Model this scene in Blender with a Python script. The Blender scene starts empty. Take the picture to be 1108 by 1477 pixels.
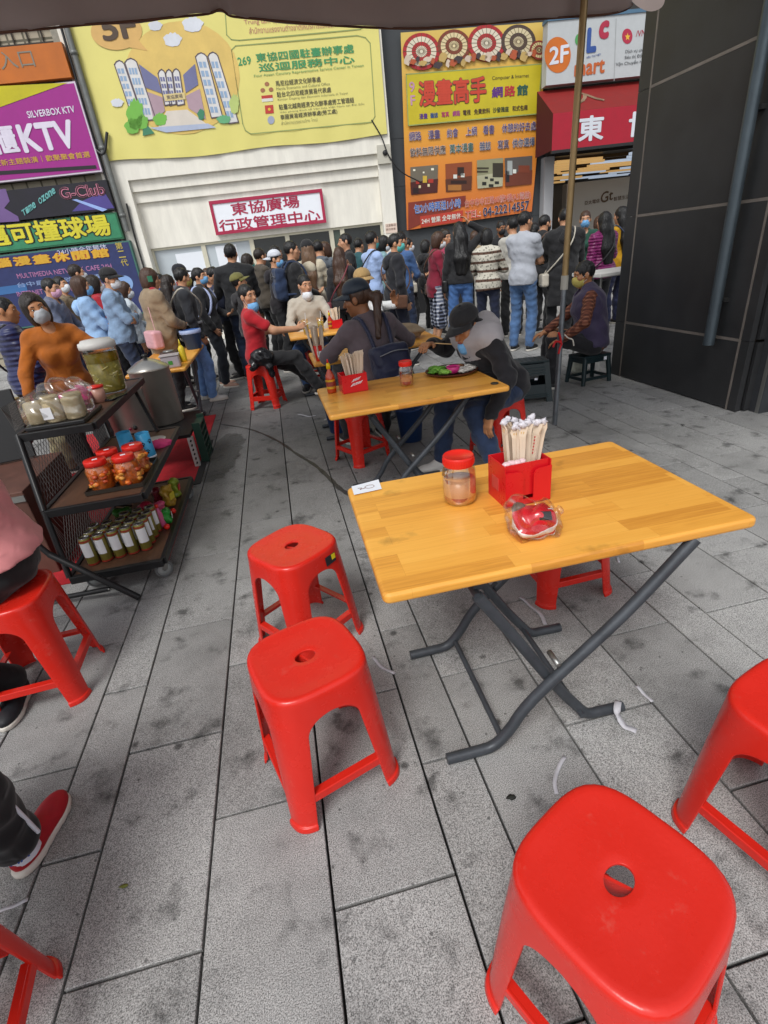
import bpy, bmesh, math, random
import numpy as np
from mathutils import Vector, Matrix
random.seed(7); np.random.seed(7)
R = math.radians
sc = bpy.context.scene
COL = sc.collection
# ------------------------------------------------------------------ camera
CAM_H = 1.5
FPX = 726.0                                   # focal length in photo pixels (1108 wide)
_p, _r, _y = R(27.21), R(6.84), R(8.98)       # pitch down, roll, yaw to the right
def _cam_axes():
    f = np.array([0, math.cos(_p), -math.sin(_p)]); r = np.array([1., 0, 0]); d = np.cross(f, r)
    r2 = math.cos(_r)*r + math.sin(_r)*d; d2 = -math.sin(_r)*r + math.cos(_r)*d
    rot = lambda v: np.array([v[0]*math.cos(_y)+v[1]*math.sin(_y), -v[0]*math.sin(_y)+v[1]*math.cos(_y), v[2]])
    return rot(r2), rot(d2), rot(f)
CX, CY, CZ = _cam_axes()
cam = bpy.data.cameras.new('camera'); camo = bpy.data.objects.new('camera', cam); COL.objects.link(camo)
cam.sensor_fit = 'HORIZONTAL'; cam.sensor_width = 36.0; cam.lens = 36.0*FPX/1108.0
cam.clip_start = 0.05; cam.clip_end = 500
M = Matrix.Identity(4)
for i in range(3):
    M[i][0] = CX[i]; M[i][1] = -CY[i]; M[i][2] = -CZ[i]
M[2][3] = CAM_H
camo.matrix_world = M
sc.camera = camo
# ------------------------------------------------------------------ light: bright overcast noon
W = bpy.data.worlds.new('World'); sc.world = W; W.use_nodes = True
nt = W.node_tree; bg = nt.nodes['Background']
sky = nt.nodes.new('ShaderNodeTexSky'); sky.sky_type = 'NISHITA'; sky.sun_disc = False
SUN_EL, SUN_AZ = R(52), R(212)                # azimuth clockwise from +Y: behind the camera, to its left
sky.sun_elevation = SUN_EL; sky.sun_rotation = SUN_AZ; sky.dust_density = 1.6; sky.air_density = 1.0
hs = nt.nodes.new('ShaderNodeHueSaturation'); hs.inputs['Saturation'].default_value = 0.2
nt.links.new(sky.outputs[0], hs.inputs['Color']); nt.links.new(hs.outputs[0], bg.inputs['Color'])
bg.inputs['Strength'].default_value = 0.135
sl = bpy.data.lights.new('sun', 'SUN'); sl.energy = 1.5; sl.angle = R(20); sl.color = (1.0, 1.0, 0.97)
so = bpy.data.objects.new('sun', sl); COL.objects.link(so)
sdir = Vector((math.sin(SUN_AZ)*math.cos(SUN_EL), math.cos(SUN_AZ)*math.cos(SUN_EL), math.sin(SUN_EL)))
so.rotation_euler = sdir.to_track_quat('Z', 'Y').to_euler()
sc.view_settings.view_transform = 'Standard'; sc.view_settings.look = 'None'
sc.view_settings.exposure = 0.47; sc.view_settings.gamma = 1.0; sc.view_settings.use_curve_mapping = False
sc.cycles.max_bounces = 8; sc.cycles.transparent_max_bounces = 12
# ------------------------------------------------------------------ helpers: where things stand
def ray(px, py): return (px-554)*CX + (py-738.5)*CY + FPX*CZ
def at_z(px, py, z):
    d = ray(px, py); t = (z-CAM_H)/d[2]; return np.array([0, 0, CAM_H]) + t*d
def at_y(px, py, y):
    d = ray(px, py); t = y/d[1]; return np.array([0, 0, CAM_H]) + t*d
# ------------------------------------------------------------------ materials
MATS = {}
def lin(c):
    if isinstance(c, str):
        c = c.lstrip('#'); c = [int(c[i:i+2], 16)/255 for i in (0, 2, 4)]
        return tuple((x/12.92 if x <= .04045 else ((x+.055)/1.055)**2.4) for x in c)
    return tuple(c)
def mat(key, col=(.5, .5, .5), rough=.6, metal=0, var=0.0, vscale=8, bump=0.0, bscale=60, trans=0, alpha=1, emit=0, ior=1.45, coat=0, stretch=None, sheen=0, sub=0):
    if key in MATS: return MATS[key]
    m = bpy.data.materials.new(key); m.use_nodes = True; n = m.node_tree.nodes; L = m.node_tree.links
    b = n['Principled BSDF']; c = lin(col)
    b.inputs['Base Color'].default_value = (*c, 1); b.inputs['Roughness'].default_value = rough; b.inputs['Metallic'].default_value = metal
    b.inputs['IOR'].default_value = ior; b.inputs['Transmission Weight'].default_value = trans; b.inputs['Alpha'].default_value = alpha
    b.inputs['Coat Weight'].default_value = coat; b.inputs['Sheen Weight'].default_value = sheen
    if sub: b.inputs['Subsurface Weight'].default_value = sub; b.inputs['Subsurface Radius'].default_value = (.012, .004, .002)
    if emit: b.inputs['Emission Color'].default_value = (*c, 1); b.inputs['Emission Strength'].default_value = emit
    if var or bump:
        tc = n.new('ShaderNodeTexCoord'); src = tc.outputs['Object']
        if stretch:
            mp = n.new('ShaderNodeMapping'); mp.inputs['Scale'].default_value = stretch; L.new(src, mp.inputs[0]); src = mp.outputs[0]
    if var:
        t = n.new('ShaderNodeTexNoise'); t.inputs['Scale'].default_value = vscale; t.inputs['Detail'].default_value = 5; t.inputs['Roughness'].default_value = .65
        L.new(src, t.inputs['Vector'])
        r = n.new('ShaderNodeMapRange'); r.inputs['From Min'].default_value = .3; r.inputs['From Max'].default_value = .7
        r.inputs['To Min'].default_value = 1-var; r.inputs['To Max'].default_value = 1+var*.6
        L.new(t.outputs['Fac'], r.inputs['Value'])
        mx = n.new('ShaderNodeMix'); mx.data_type = 'RGBA'; mx.blend_type = 'MULTIPLY'; mx.inputs['Factor'].default_value = 1
        mx.inputs['A'].default_value = (*c, 1)
        L.new(r.outputs[0], mx.inputs['B']); L.new(mx.outputs['Result'], b.inputs['Base Color'])
        rr = n.new('ShaderNodeMapRange'); rr.inputs['To Min'].default_value = max(.02, rough-.12); rr.inputs['To Max'].default_value = min(1, rough+.12)
        L.new(t.outputs['Fac'], rr.inputs['Value']); L.new(rr.outputs[0], b.inputs['Roughness'])
    if bump:
        t2 = n.new('ShaderNodeTexNoise'); t2.inputs['Scale'].default_value = bscale; t2.inputs['Detail'].default_value = 4
        L.new(src, t2.inputs['Vector'])
        bp = n.new('ShaderNodeBump'); bp.inputs['Strength'].default_value = bump; bp.inputs['Distance'].default_value = .01
        L.new(t2.outputs['Fac'], bp.inputs['Height']); L.new(bp.outputs[0], b.inputs['Normal'])
    MATS[key] = m; return m
def cloth(key, col, var=.28, rough=.85, bump=.55, bscale=13):
    k = 'cloth_'+key
    if k in MATS: return MATS[k]
    m = mat(k, col, rough, 0, var, 9, bump, bscale, sheen=.15); n = m.node_tree.nodes; L = m.node_tree.links     # ridged folds
    bp = [q for q in n if q.type == 'BUMP'][0]; bp.inputs['Distance'].default_value = .012; t = bp.inputs['Height'].links[0].from_node; t.noise_type = 'RIDGED_MULTIFRACTAL'; t.inputs['Detail'].default_value = 3.5; t.inputs['Distortion'].default_value = 1.1; t.inputs['Roughness'].default_value = .5
    return m
def N(m, kind, **kw):
    nd = m.node_tree.nodes.new(kind)
    for k, v in kw.items(): setattr(nd, k, v)
    return nd
# ------------------------------------------------------------------ helpers: objects
def tag(o, label=None, cat=None, group=None, kind=None):
    if label: o['label'] = label
    if cat: o['category'] = cat
    if group: o['group'] = group
    if kind: o['kind'] = kind
    return o
def empty(name, loc=(0, 0, 0), rz=0, label=None, cat=None, group=None):
    o = bpy.data.objects.new(name, None); COL.objects.link(o); o.location = loc; o.rotation_euler = (0, 0, rz)
    o.empty_display_size = .05
    return tag(o, label, cat, group)
def mkobj(name, me, m=None, parent=None, loc=None, rot=None):
    if m is not None and not me.materials: me.materials.append(m)
    o = bpy.data.objects.new(name, me); COL.objects.link(o)
    if parent is not None: o.parent = parent
    if loc is not None: o.location = loc
    if rot is not None: o.rotation_euler = rot
    return o
def copy_tree(o, parent=None):
    c = o.copy(); COL.objects.link(c); c.parent = parent
    for ch in list(o.children): copy_tree(ch, c)
    return c
def rotm(e): return np.array(Matrix.Rotation(e[2], 3, 'Z') @ Matrix.Rotation(e[1], 3, 'Y') @ Matrix.Rotation(e[0], 3, 'X'))
class MB:
    def __init__(s): s.v = []; s.f = []; s.sm = []
    def add(s, v, f, smooth=False):
        o = len(s.v); s.v += [tuple(map(float, p)) for p in v]; s.f += [tuple(i+o for i in q) for q in f]; s.sm += [smooth]*len(f); return s
    def box(s, c, d, rot=(0, 0, 0), bev=0.0):
        h = np.array(d)/2; c = np.array(c, float)
        if bev > 0:
            bm = bmesh.new(); bmesh.ops.create_cube(bm, size=1)
            for v in bm.verts: v.co = Vector((v.co.x*d[0], v.co.y*d[1], v.co.z*d[2]))
            bmesh.ops.bevel(bm, geom=bm.edges[:], offset=bev, segments=2, affect='EDGES', profile=.5)
            bm.verts.index_update()
            vs = np.array([v.co for v in bm.verts]); fs = [[v.index for v in f.verts] for f in bm.faces]; bm.free()
            s.add(vs @ rotm(rot).T + c, fs, False); return s
        vs = np.array([[x, y, z] for x in (-1, 1) for y in (-1, 1) for z in (-1, 1)])*h
        s.add(vs @ rotm(rot).T + c, [(0, 1, 3, 2), (4, 6, 7, 5), (0, 4, 5, 1), (2, 3, 7, 6), (0, 2, 6, 4), (1, 5, 7, 3)]); return s
    def tube(s, pts, r, n=10, caps=True):
        P = [np.array(p, float) for p in pts]; rs = r if hasattr(r, '__len__') else [r]*len(P)
        rings = []; prev = None
        for i, p in enumerate(P):
            t = P[min(i+1, len(P)-1)] - P[max(i-1, 0)]; t = t/(np.linalg.norm(t)+1e-9)
            if prev is None:
                a = np.array([0, 0, 1.]) if abs(t[2]) < .9 else np.array([1., 0, 0]); u = np.cross(t, a)
            else: u = prev - t*(prev @ t)
            u /= np.linalg.norm(u)+1e-9; prev = u; w = np.cross(t, u)
            rings.append([p + rs[i]*(math.cos(2*math.pi*k/n)*u + math.sin(2*math.pi*k/n)*w) for k in range(n)])
        v = [q for rg in rings for q in rg]; f = []
        for i in range(len(P)-1):
            for k in range(n): f.append((i*n+k, i*n+(k+1) % n, (i+1)*n+(k+1) % n, (i+1)*n+k))
        s.add(v, f, True)
        if caps: s.add(rings[0][::-1], [tuple(range(n))]); s.add(rings[-1], [tuple(range(n))])
        return s
    def lathe(s, prof, n=24, c=(0, 0, 0), smooth=True, sx=1, sy=1):
        v = []; f = []; c = np.array(c, float)
        for (r, z) in prof:
            for k in range(n): v.append(c + np.array([sx*r*math.cos(2*math.pi*k/n), sy*r*math.sin(2*math.pi*k/n), z]))
        for i in range(len(prof)-1):
            for k in range(n): f.append((i*n+k, i*n+(k+1) % n, (i+1)*n+(k+1) % n, (i+1)*n+k))
        s.add(v, f, smooth); return s
    def poly(s, pts): return s.add(pts, [tuple(range(len(pts)))])
    def prism(s, pts2, y0, y1, axis='y'):
        n = len(pts2); mk = {'y': lambda a, b, t: (a, t, b), 'z': lambda a, b, t: (a, b, t), 'x': lambda a, b, t: (t, a, b)}[axis]
        v = [mk(a, b, y0) for a, b in pts2] + [mk(a, b, y1) for a, b in pts2]
        f = [tuple(range(n)), tuple(range(2*n-1, n-1, -1))] + [(i, i+n, (i+1) % n+n, (i+1) % n) for i in range(n)]
        return s.add(v, f)
    def build(s, name, m, parent=None, loc=None, rot=None, fix=True):
        me = bpy.data.meshes.new(name); me.from_pydata(s.v, [], s.f)
        me.polygons.foreach_set('use_smooth', s.sm)
        if fix:
            bm = bmesh.new(); bm.from_mesh(me); bmesh.ops.recalc_face_normals(bm, faces=bm.faces[:]); bm.to_mesh(me); bm.free()
        me.update(); return mkobj(name, me, m, parent, loc, rot)
def smooth_path(pts, n=6):
    P = [np.array(p, float) for p in pts]; P = [2*P[0]-P[1]] + P + [2*P[-1]-P[-2]]; out = []
    for i in range(1, len(P)-2):
        for k in range(n):
            t = k/n
            out.append(.5*((2*P[i]) + (-P[i-1]+P[i+1])*t + (2*P[i-1]-5*P[i]+4*P[i+1]-P[i+2])*t*t + (-P[i-1]+3*P[i]-3*P[i+1]+P[i+2])*t**3))
    out.append(P[-2]); return out
def blob(name, m, parent, c, r, noise=.1, freq=9, sub=3, seed=0, loc=None):
    bm = bmesh.new(); bmesh.ops.create_icosphere(bm, subdivisions=sub, radius=1)
    rs = np.random.RandomState(seed); ph = rs.rand(6)*6
    for v in bm.verts:
        x, y, z = v.co; k = 1+noise*(math.sin(freq*x+ph[0])*math.sin(freq*y+ph[1])+.6*math.sin(freq*1.7*z+ph[2]+3*x)+.4*math.sin(freq*2.3*y+ph[3]))
        v.co = Vector((c[0]+x*r[0]*k, c[1]+y*r[1]*k, c[2]+z*r[2]*k))
    me = bpy.data.meshes.new(name); bm.to_mesh(me); bm.free(); me.polygons.foreach_set('use_smooth', [True]*len(me.polygons))
    return mkobj(name, me, m, parent, loc)
# flat lettering as 2-D outlines
_TX = {}
def text2d(s, bold=0.0):
    """outline of the writing scaled to the unit square; bold = 0..: strokes thickened by shifted copies (third value: depth step)"""
    k = (s, bold)
    if k in _TX: return _TX[k]
    cu = bpy.data.curves.new('txt', 'FONT'); cu.body = s; cu.size = 1; cu.resolution_u = 3; cu.space_line = .95
    o = bpy.data.objects.new('txt', cu); COL.objects.link(o); dg = bpy.context.evaluated_depsgraph_get(); dg.update()
    me = bpy.data.meshes.new_from_object(o.evaluated_get(dg))
    v = np.array([q.co[:2] for q in me.vertices]); f = [tuple(p.vertices) for p in me.polygons]
    bpy.data.objects.remove(o); bpy.data.curves.remove(cu); bpy.data.meshes.remove(me)
    sh = [(0, 0)] if bold <= 0 else [(bold*math.cos(t), bold*math.sin(t)) for t in np.arange(8)*math.pi/4]+[(0, 0)] if bold > .025 else [(-bold, 0), (bold, 0), (0, bold), (0, -bold)]
    V = np.concatenate([v+np.array(d) for d in sh]); F = [tuple(i+k_*len(v) for i in q) for k_ in range(len(sh)) for q in f]; D_ = np.repeat(np.arange(len(sh))*.0005, len(v))
    lo, hi = V.min(0), V.max(0); V = np.column_stack([(V-lo)/(hi-lo), D_])
    _TX[k] = (V, F, (hi-lo)); return _TX[k]
# ------------------------------------------------------------------ implicit surfaces (bodies, clothes, soft goods)
def surface_nets(d, org, h):
    s = d < 0; nx, ny, nz = d.shape
    cnt = np.zeros((nx-1, ny-1, nz-1), np.int8)
    for i in (0, 1):
        for j in (0, 1):
            for k in (0, 1): cnt += s[i:nx-1+i, j:ny-1+j, k:nz-1+k]
    act = np.argwhere((cnt > 0) & (cnt < 8))
    if len(act) == 0: return np.zeros((0, 3)), np.zeros((0, 4), int)
    idx = -np.ones(cnt.shape, np.int32); idx[act[:, 0], act[:, 1], act[:, 2]] = np.arange(len(act))
    acc = np.zeros((len(act), 3)); num = np.zeros(len(act))
    cor = [(i, j, k) for i in (0, 1) for j in (0, 1) for k in (0, 1)]
    val = {c: d[act[:, 0]+c[0], act[:, 1]+c[1], act[:, 2]+c[2]] for c in cor}
    for a in range(3):
        for c in cor:
            if c[a]: continue
            e = list(c); e[a] = 1; e = tuple(e); va, vb = val[c], val[e]; mk = (va < 0) != (vb < 0)
            t = np.where(mk, va/np.where(mk, va-vb, 1), 0)
            p = np.tile(np.array(c, float), (len(act), 1)); p[:, a] = t; acc[mk] += p[mk]; num[mk] += 1
    V = (act + acc/num[:, None])*h + org
    Q = []
    for a in range(3):
        b, c = (a+1) % 3, (a+2) % 3
        sl0 = [slice(None)]*3; sl1 = [slice(None)]*3; sl0[a] = slice(0, -1); sl1[a] = slice(1, None)
        s0 = s[tuple(sl0)]; s1 = s[tuple(sl1)]
        e = np.argwhere(s0 != s1); e = e[(e[:, b] > 0) & (e[:, c] > 0) & (e[:, b] < d.shape[b]-1) & (e[:, c] < d.shape[c]-1)]
        if len(e) == 0: continue
        def cell(db, dc):
            q = e.copy(); q[:, b] -= db; q[:, c] -= dc; return idx[q[:, 0], q[:, 1], q[:, 2]]
        q = np.stack([cell(1, 1), cell(0, 1), cell(0, 0), cell(1, 0)], 1)
        flip = ~s0[e[:, 0], e[:, 1], e[:, 2]]; q[flip] = q[flip][:, ::-1]; Q.append(q)
    return V, np.concatenate(Q)
def cap(a, b, r1, r2=None, k=.02): return ('c', np.array(a, float), np.array(b, float), r1, r1 if r2 is None else r2, k)
def ell(c, r, B=None, k=.03): return ('e', np.array(c, float), np.array(r, float), np.eye(3) if B is None else np.array(B), k)
def rbox(c, hd, rr, B=None, k=.01): return ('b', np.array(c, float), np.array(hd, float), rr, np.eye(3) if B is None else np.array(B), k)
def bbox_of(p):
    if p[0] == 'c': r = max(p[3], p[4]); return np.minimum(p[1], p[2])-r, np.maximum(p[1], p[2])+r
    r = np.linalg.norm(p[2]) if p[0] == 'b' else p[2].max(); r = r+(p[3] if p[0] == 'b' else 0); return p[1]-r, p[1]+r
def ev(p, X, Y, Z):
    if p[0] == 'c':
        a, b, r1, r2 = p[1:5]; ba = b-a; L2 = ba @ ba+1e-12
        x, y, z = X-a[0], Y-a[1], Z-a[2]; t = np.clip((x*ba[0]+y*ba[1]+z*ba[2])/L2, 0, 1)
        return np.sqrt((x-ba[0]*t)**2+(y-ba[1]*t)**2+(z-ba[2]*t)**2)-(r1+(r2-r1)*t)
    c, r = p[1], p[2]; B = p[3] if p[0] == 'e' else p[4]; x, y, z = X-c[0], Y-c[1], Z-c[2]
    q = [x*B[i][0]+y*B[i][1]+z*B[i][2] for i in range(3)]
    if p[0] == 'e':
        k0 = np.sqrt(sum((q[i]/r[i])**2 for i in range(3))); k1 = np.sqrt(sum((q[i]/r[i]**2)**2 for i in range(3)))+1e-6
        return k0*(k0-1)/k1
    rr = p[3]; q = [np.abs(q[i])-r[i]+rr for i in range(3)]
    return np.sqrt(sum(np.maximum(v, 0)**2 for v in q))+np.minimum(np.maximum(np.maximum(q[0], q[1]), q[2]), 0)-rr
def field_mesh(name, prims, h, m, parent=None, cuts=(), subs=(), wr=0, wf=22, seed=0, loc=None, strand=False):
    """closed smooth surface round a list of overlapping solids"""
    bb = [bbox_of(p) for p in prims]; lo = np.min([b[0] for b in bb], 0)-3*h-.01; hi = np.max([b[1] for b in bb], 0)+3*h+.01
    n = np.ceil((hi-lo)/h).astype(int)+1; ax = [np.float32(lo[i]+h*np.arange(n[i])) for i in range(3)]
    d = np.full(n, .5, np.float32)
    for p, (l, u) in zip(prims, bb):
        k = p[-1]; mg = k+3*h; i0 = np.maximum(0, np.floor((l-mg-lo)/h).astype(int)); i1 = np.minimum(n, np.ceil((u+mg-lo)/h).astype(int)+1)
        S = tuple(slice(i0[i], i1[i]) for i in range(3))
        e = ev(p, ax[0][S[0]][:, None, None], ax[1][S[1]][None, :, None], ax[2][S[2]][None, None, :]).astype(np.float32)
        g = d[S]; w = np.clip(.5+.5*(g-e)/k, 0, 1); d[S] = g*(1-w)+e*w-k*w*(1-w)
    X, Y, Z = ax[0][:, None, None], ax[1][None, :, None], ax[2][None, None, :]
    if wr and strand:
        ph = np.random.RandomState(seed).rand(8)*6.28; d += wr*(np.sin(wf*2.2*X+ph[0]+.8*np.sin(9*Z))*np.sin(wf*2.0*Y+ph[1]+.8*np.sin(7*Z+1))+.5*np.sin(wf*3.7*(X+Y)+ph[2]))
    elif wr:
        ph = np.random.RandomState(seed).rand(8)*6.28
        d += wr*(np.sin(wf*(X*.7+Z*.9+.3*Y)+ph[0]+1.5*np.sin(wf*.5*Y+ph[1]))*np.sin(wf*.6*(Y-X)+ph[2]) + .7*np.sin(wf*1.6*(Z+.4*X-.5*Y)+ph[3]+2*np.sin(wf*.45*X+ph[4])))
    for p in subs: d = np.maximum(d, -ev(p, X, Y, Z))
    for (nn, cc) in cuts: d = np.maximum(d, X*nn[0]+Y*nn[1]+Z*nn[2]-cc)
    V, Q = surface_nets(d, lo, h)
    me = bpy.data.meshes.new(name)
    me.vertices.add(len(V)); me.vertices.foreach_set('co', V.ravel())
    me.loops.add(len(Q)*4); me.loops.foreach_set('vertex_index', Q.ravel().astype(np.int32))
    me.polygons.add(len(Q)); me.polygons.foreach_set('loop_start', np.arange(0, len(Q)*4, 4, dtype=np.int32))
    me.update(calc_edges=True); me.polygons.foreach_set('use_smooth', np.ones(len(Q), bool))
    return mkobj(name, me, m, parent, loc)
def rotB(yaw=0, pitch=0, roll=0):
    """rows = right, forward, up of a frame turned left by yaw, nodding down by pitch, tilting right by roll (degrees)"""
    m = Matrix.Rotation(R(yaw), 3, 'Z') @ Matrix.Rotation(R(-pitch), 3, 'X') @ Matrix.Rotation(R(roll), 3, 'Y'); return np.array(m).T
def clearmat(key, tint=(.97, .97, .96), rough=.04, f=.10, gain=.9):
    """thin clear plastic or glass: see-through, with sky glints that grow towards the edges"""
    if key in MATS: return MATS[key]
    m = bpy.data.materials.new(key); m.use_nodes = True; n = m.node_tree.nodes; L = m.node_tree.links; n.remove(n['Principled BSDF'])
    t = n.new('ShaderNodeBsdfTransparent'); t.inputs[0].default_value = (*tint, 1); g = n.new('ShaderNodeBsdfGlossy'); g.inputs['Roughness'].default_value = rough; g.inputs[0].default_value = (.95, .95, .95, 1)
    lw = n.new('ShaderNodeLayerWeight'); lw.inputs[0].default_value = .35; mr = n.new('ShaderNodeMapRange'); mr.inputs['To Min'].default_value = f*.5; mr.inputs['To Max'].default_value = gain*.5; L.new(lw.outputs['Fresnel'], mr.inputs['Value'])
    tc = n.new('ShaderNodeTexCoord'); ns = n.new('ShaderNodeTexNoise'); ns.inputs['Scale'].default_value = 45; L.new(tc.outputs['Object'], ns.inputs[0]); bp = n.new('ShaderNodeBump'); bp.inputs['Strength'].default_value = .15; bp.inputs['Distance'].default_value = .004; L.new(ns.outputs['Fac'], bp.inputs['Height']); L.new(bp.outputs[0], g.inputs['Normal'])
    x = n.new('ShaderNodeMixShader'); L.new(mr.outputs[0], x.inputs[0]); L.new(t.outputs[0], x.inputs[1]); L.new(g.outputs[0], x.inputs[2]); L.new(x.outputs[0], n['Material Output'].inputs[0]); MATS[key] = m; return m
# ------------------------------------------------------------------ pavement of granite slabs
def granite():
    m = bpy.data.materials.new('granite'); m.use_nodes = True; n = m.node_tree.nodes; L = m.node_tree.links; b = n['Principled BSDF']
    g = n.new('ShaderNodeNewGeometry'); oi = n.new('ShaderNodeObjectInfo')
    def noise(s, det=2, rough=.5, vec=None):
        t = n.new('ShaderNodeTexNoise'); t.inputs['Scale'].default_value = s; t.inputs['Detail'].default_value = det; t.inputs['Roughness'].default_value = rough
        L.new(vec or g.outputs['Position'], t.inputs['Vector']); return t.outputs['Fac']
    def ramp(src, pts):
        r = n.new('ShaderNodeValToRGB'); e = r.color_ramp.elements
        e[0].position, e[0].color = pts[0][0], (*[pts[0][1]]*3, 1) if not isinstance(pts[0][1], tuple) else (*pts[0][1], 1)
        e[1].position, e[1].color = pts[-1][0], (*[pts[-1][1]]*3, 1) if not isinstance(pts[-1][1], tuple) else (*pts[-1][1], 1)
        for p in pts[1:-1]:
            q = e.new(p[0]); q.color = (*[p[1]]*3, 1) if not isinstance(p[1], tuple) else (*p[1], 1)
        L.new(src, r.inputs[0]); return r.outputs[0]
    def mul(a, b_, f=1.0):
        x = n.new('ShaderNodeMix'); x.data_type = 'RGBA'; x.blend_type = 'MULTIPLY'; x.inputs['Factor'].default_value = f
        L.new(a, x.inputs['A']); L.new(b_, x.inputs['B']); return x.outputs['Result']
    sp = noise(330, 2, .6)
    c = ramp(sp, [(.33, (.095, .094, .092)), (.45, (.275, .272, .266)), (.55, (.405, .401, .392)), (.69, (.59, .585, .572))])
    c = mul(c, ramp(noise(1.1, 5, .7), [(.3, .55), (.5, .90), (.7, 1.06)]))            # broad grime
    c = mul(c, ramp(noise(6.5, 4, .6), [(.30, .32), (.37, .72), (.44, 1.0)]))           # dark drip stains
    vo = n.new('ShaderNodeTexVoronoi'); vo.inputs['Scale'].default_value = 5.4; vo.inputs['Randomness'].default_value = 1; L.new(g.outputs['Position'], vo.inputs['Vector'])
    dm = n.new('ShaderNodeMath'); dm.operation = 'ADD'; L.new(vo.outputs['Distance'], dm.inputs[0])
    ms = n.new('ShaderNodeMath'); ms.operation = 'MULTIPLY_ADD'; ms.inputs[1].default_value = .10; ms.inputs[2].default_value = -.05; L.new(noise(22, 3), ms.inputs[0]); L.new(ms.outputs[0], dm.inputs[1])
    c = mul(c, ramp(dm.outputs[0], [(.045, .28), (.075, .62), (.105, 1.0)]))              # round gum and oil spots
    # paving colour darkened over a broad, uneven-edged zone round the food stalls
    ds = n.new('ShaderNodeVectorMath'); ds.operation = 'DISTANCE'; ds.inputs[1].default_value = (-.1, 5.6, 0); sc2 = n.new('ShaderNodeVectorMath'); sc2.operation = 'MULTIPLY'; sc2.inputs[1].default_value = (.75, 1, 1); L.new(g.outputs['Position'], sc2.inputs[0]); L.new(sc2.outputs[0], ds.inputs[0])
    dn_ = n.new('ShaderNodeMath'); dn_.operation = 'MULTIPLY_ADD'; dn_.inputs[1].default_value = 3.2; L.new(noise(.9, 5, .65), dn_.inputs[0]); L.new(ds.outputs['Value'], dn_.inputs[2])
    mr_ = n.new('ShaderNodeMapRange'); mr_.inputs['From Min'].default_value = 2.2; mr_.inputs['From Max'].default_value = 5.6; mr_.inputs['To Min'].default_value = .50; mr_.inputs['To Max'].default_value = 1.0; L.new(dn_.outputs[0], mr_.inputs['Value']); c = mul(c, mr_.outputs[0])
    v2 = n.new('ShaderNodeTexVoronoi'); v2.inputs['Scale'].default_value = 1.55; L.new(g.outputs['Position'], v2.inputs['Vector']); d2 = n.new('ShaderNodeMath'); d2.operation = 'ADD'; m2_ = n.new('ShaderNodeMath'); m2_.operation = 'MULTIPLY_ADD'; m2_.inputs[1].default_value = .13; m2_.inputs[2].default_value = -.065; L.new(noise(16, 5, .7), m2_.inputs[0]); L.new(v2.outputs['Distance'], d2.inputs[0]); L.new(m2_.outputs[0], d2.inputs[1])
    c = mul(c, ramp(d2.outputs[0], [(.04, .38), (.075, .70), (.12, 1.0)]))              # big oil blots
    v3 = n.new('ShaderNodeTexVoronoi'); v3.inputs['Scale'].default_value = 15; L.new(g.outputs['Position'], v3.inputs['Vector']); c = mul(c, ramp(v3.outputs['Distance'], [(.045, .30), (.085, 1.0)]), .9)   # specks of grit and gum
    tv = n.new('ShaderNodeMapRange'); tv.inputs['To Min'].default_value = .80; tv.inputs['To Max'].default_value = 1.10; L.new(oi.outputs['Random'], tv.inputs['Value'])
    c = mul(c, tv.outputs[0])
    L.new(c, b.inputs['Base Color']); b.inputs['Roughness'].default_value = .72
    bp = n.new('ShaderNodeBump'); bp.inputs['Strength'].default_value = .35; bp.inputs['Distance'].default_value = .002; L.new(sp, bp.inputs['Height']); L.new(bp.outputs[0], b.inputs['Normal'])
    return m
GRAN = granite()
base = MB().box((0, 60, -.075), (260, 160, .09)).build('pavement', mat('joint', (.022, .021, .02), .95, var=.3, vscale=30)); tag(base, kind='structure')
TW, TN, TP, TL, GAP = .334, .174, 1.176, .678, .0075
def slab_mesh(w):
    mb = MB(); hw, hl, ch = (w-GAP)/2, (TL-GAP)/2, .002
    v = [(sx*hw, sy*hl, -.028) for sx, sy in ((-1, -1), (1, -1), (1, 1), (-1, 1))] + [(sx*hw, sy*hl, -ch) for sx, sy in ((-1, -1), (1, -1), (1, 1), (-1, 1))] \
      + [(sx*(hw-ch), sy*(hl-ch), 0) for sx, sy in ((-1, -1), (1, -1), (1, 1), (-1, 1))]
    f = [(8, 9, 10, 11)] + [(i+o, (i+1) % 4+o, (i+1) % 4+4+o, i+4+o) for o in (0, 4) for i in range(4)]
    return v, f
rows = []
for k in range(-8, 9):
    x = .194+TP*k; rows.append((x, TN, .393)); x += TN
    for j in range(3): rows.append((x, TW, .054 if j % 2 == 0 else .393)); x += TW
slabs = []
for x, w, off in rows:
    for j in range(-2, 22):
        cx, cy = x+w/2, off+TL*(j+.5)
        q = np.array([cx, cy, -CAM_H]); dz = q @ CZ
        if dz < .15: vis = np.hypot(cx-.3, cy-.5) < 1.2
        else:
            px, py = 554+FPX*(q @ CX)/dz, 738.5+FPX*(q @ CY)/dz; m_ = 260/dz
            vis = -m_ < px < 1108+m_ and py < 1477+m_
        slabs.append((0 if vis else 1, dz, cx, cy, w))
slabs.sort()
sm_ = {}
for w in (TN, TW):
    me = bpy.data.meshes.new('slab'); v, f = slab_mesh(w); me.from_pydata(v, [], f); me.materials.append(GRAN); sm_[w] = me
rest = MB()
for i, (nv, dz, cx, cy, w) in enumerate(slabs):
    zz = random.uniform(-.0012, .0012)
    if i < 290:
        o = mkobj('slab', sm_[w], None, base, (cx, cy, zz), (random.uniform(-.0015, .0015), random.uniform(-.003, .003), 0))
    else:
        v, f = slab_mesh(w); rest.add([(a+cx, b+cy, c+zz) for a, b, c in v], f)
tag(rest.build('far_slabs', GRAN, base), kind='stuff')
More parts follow.
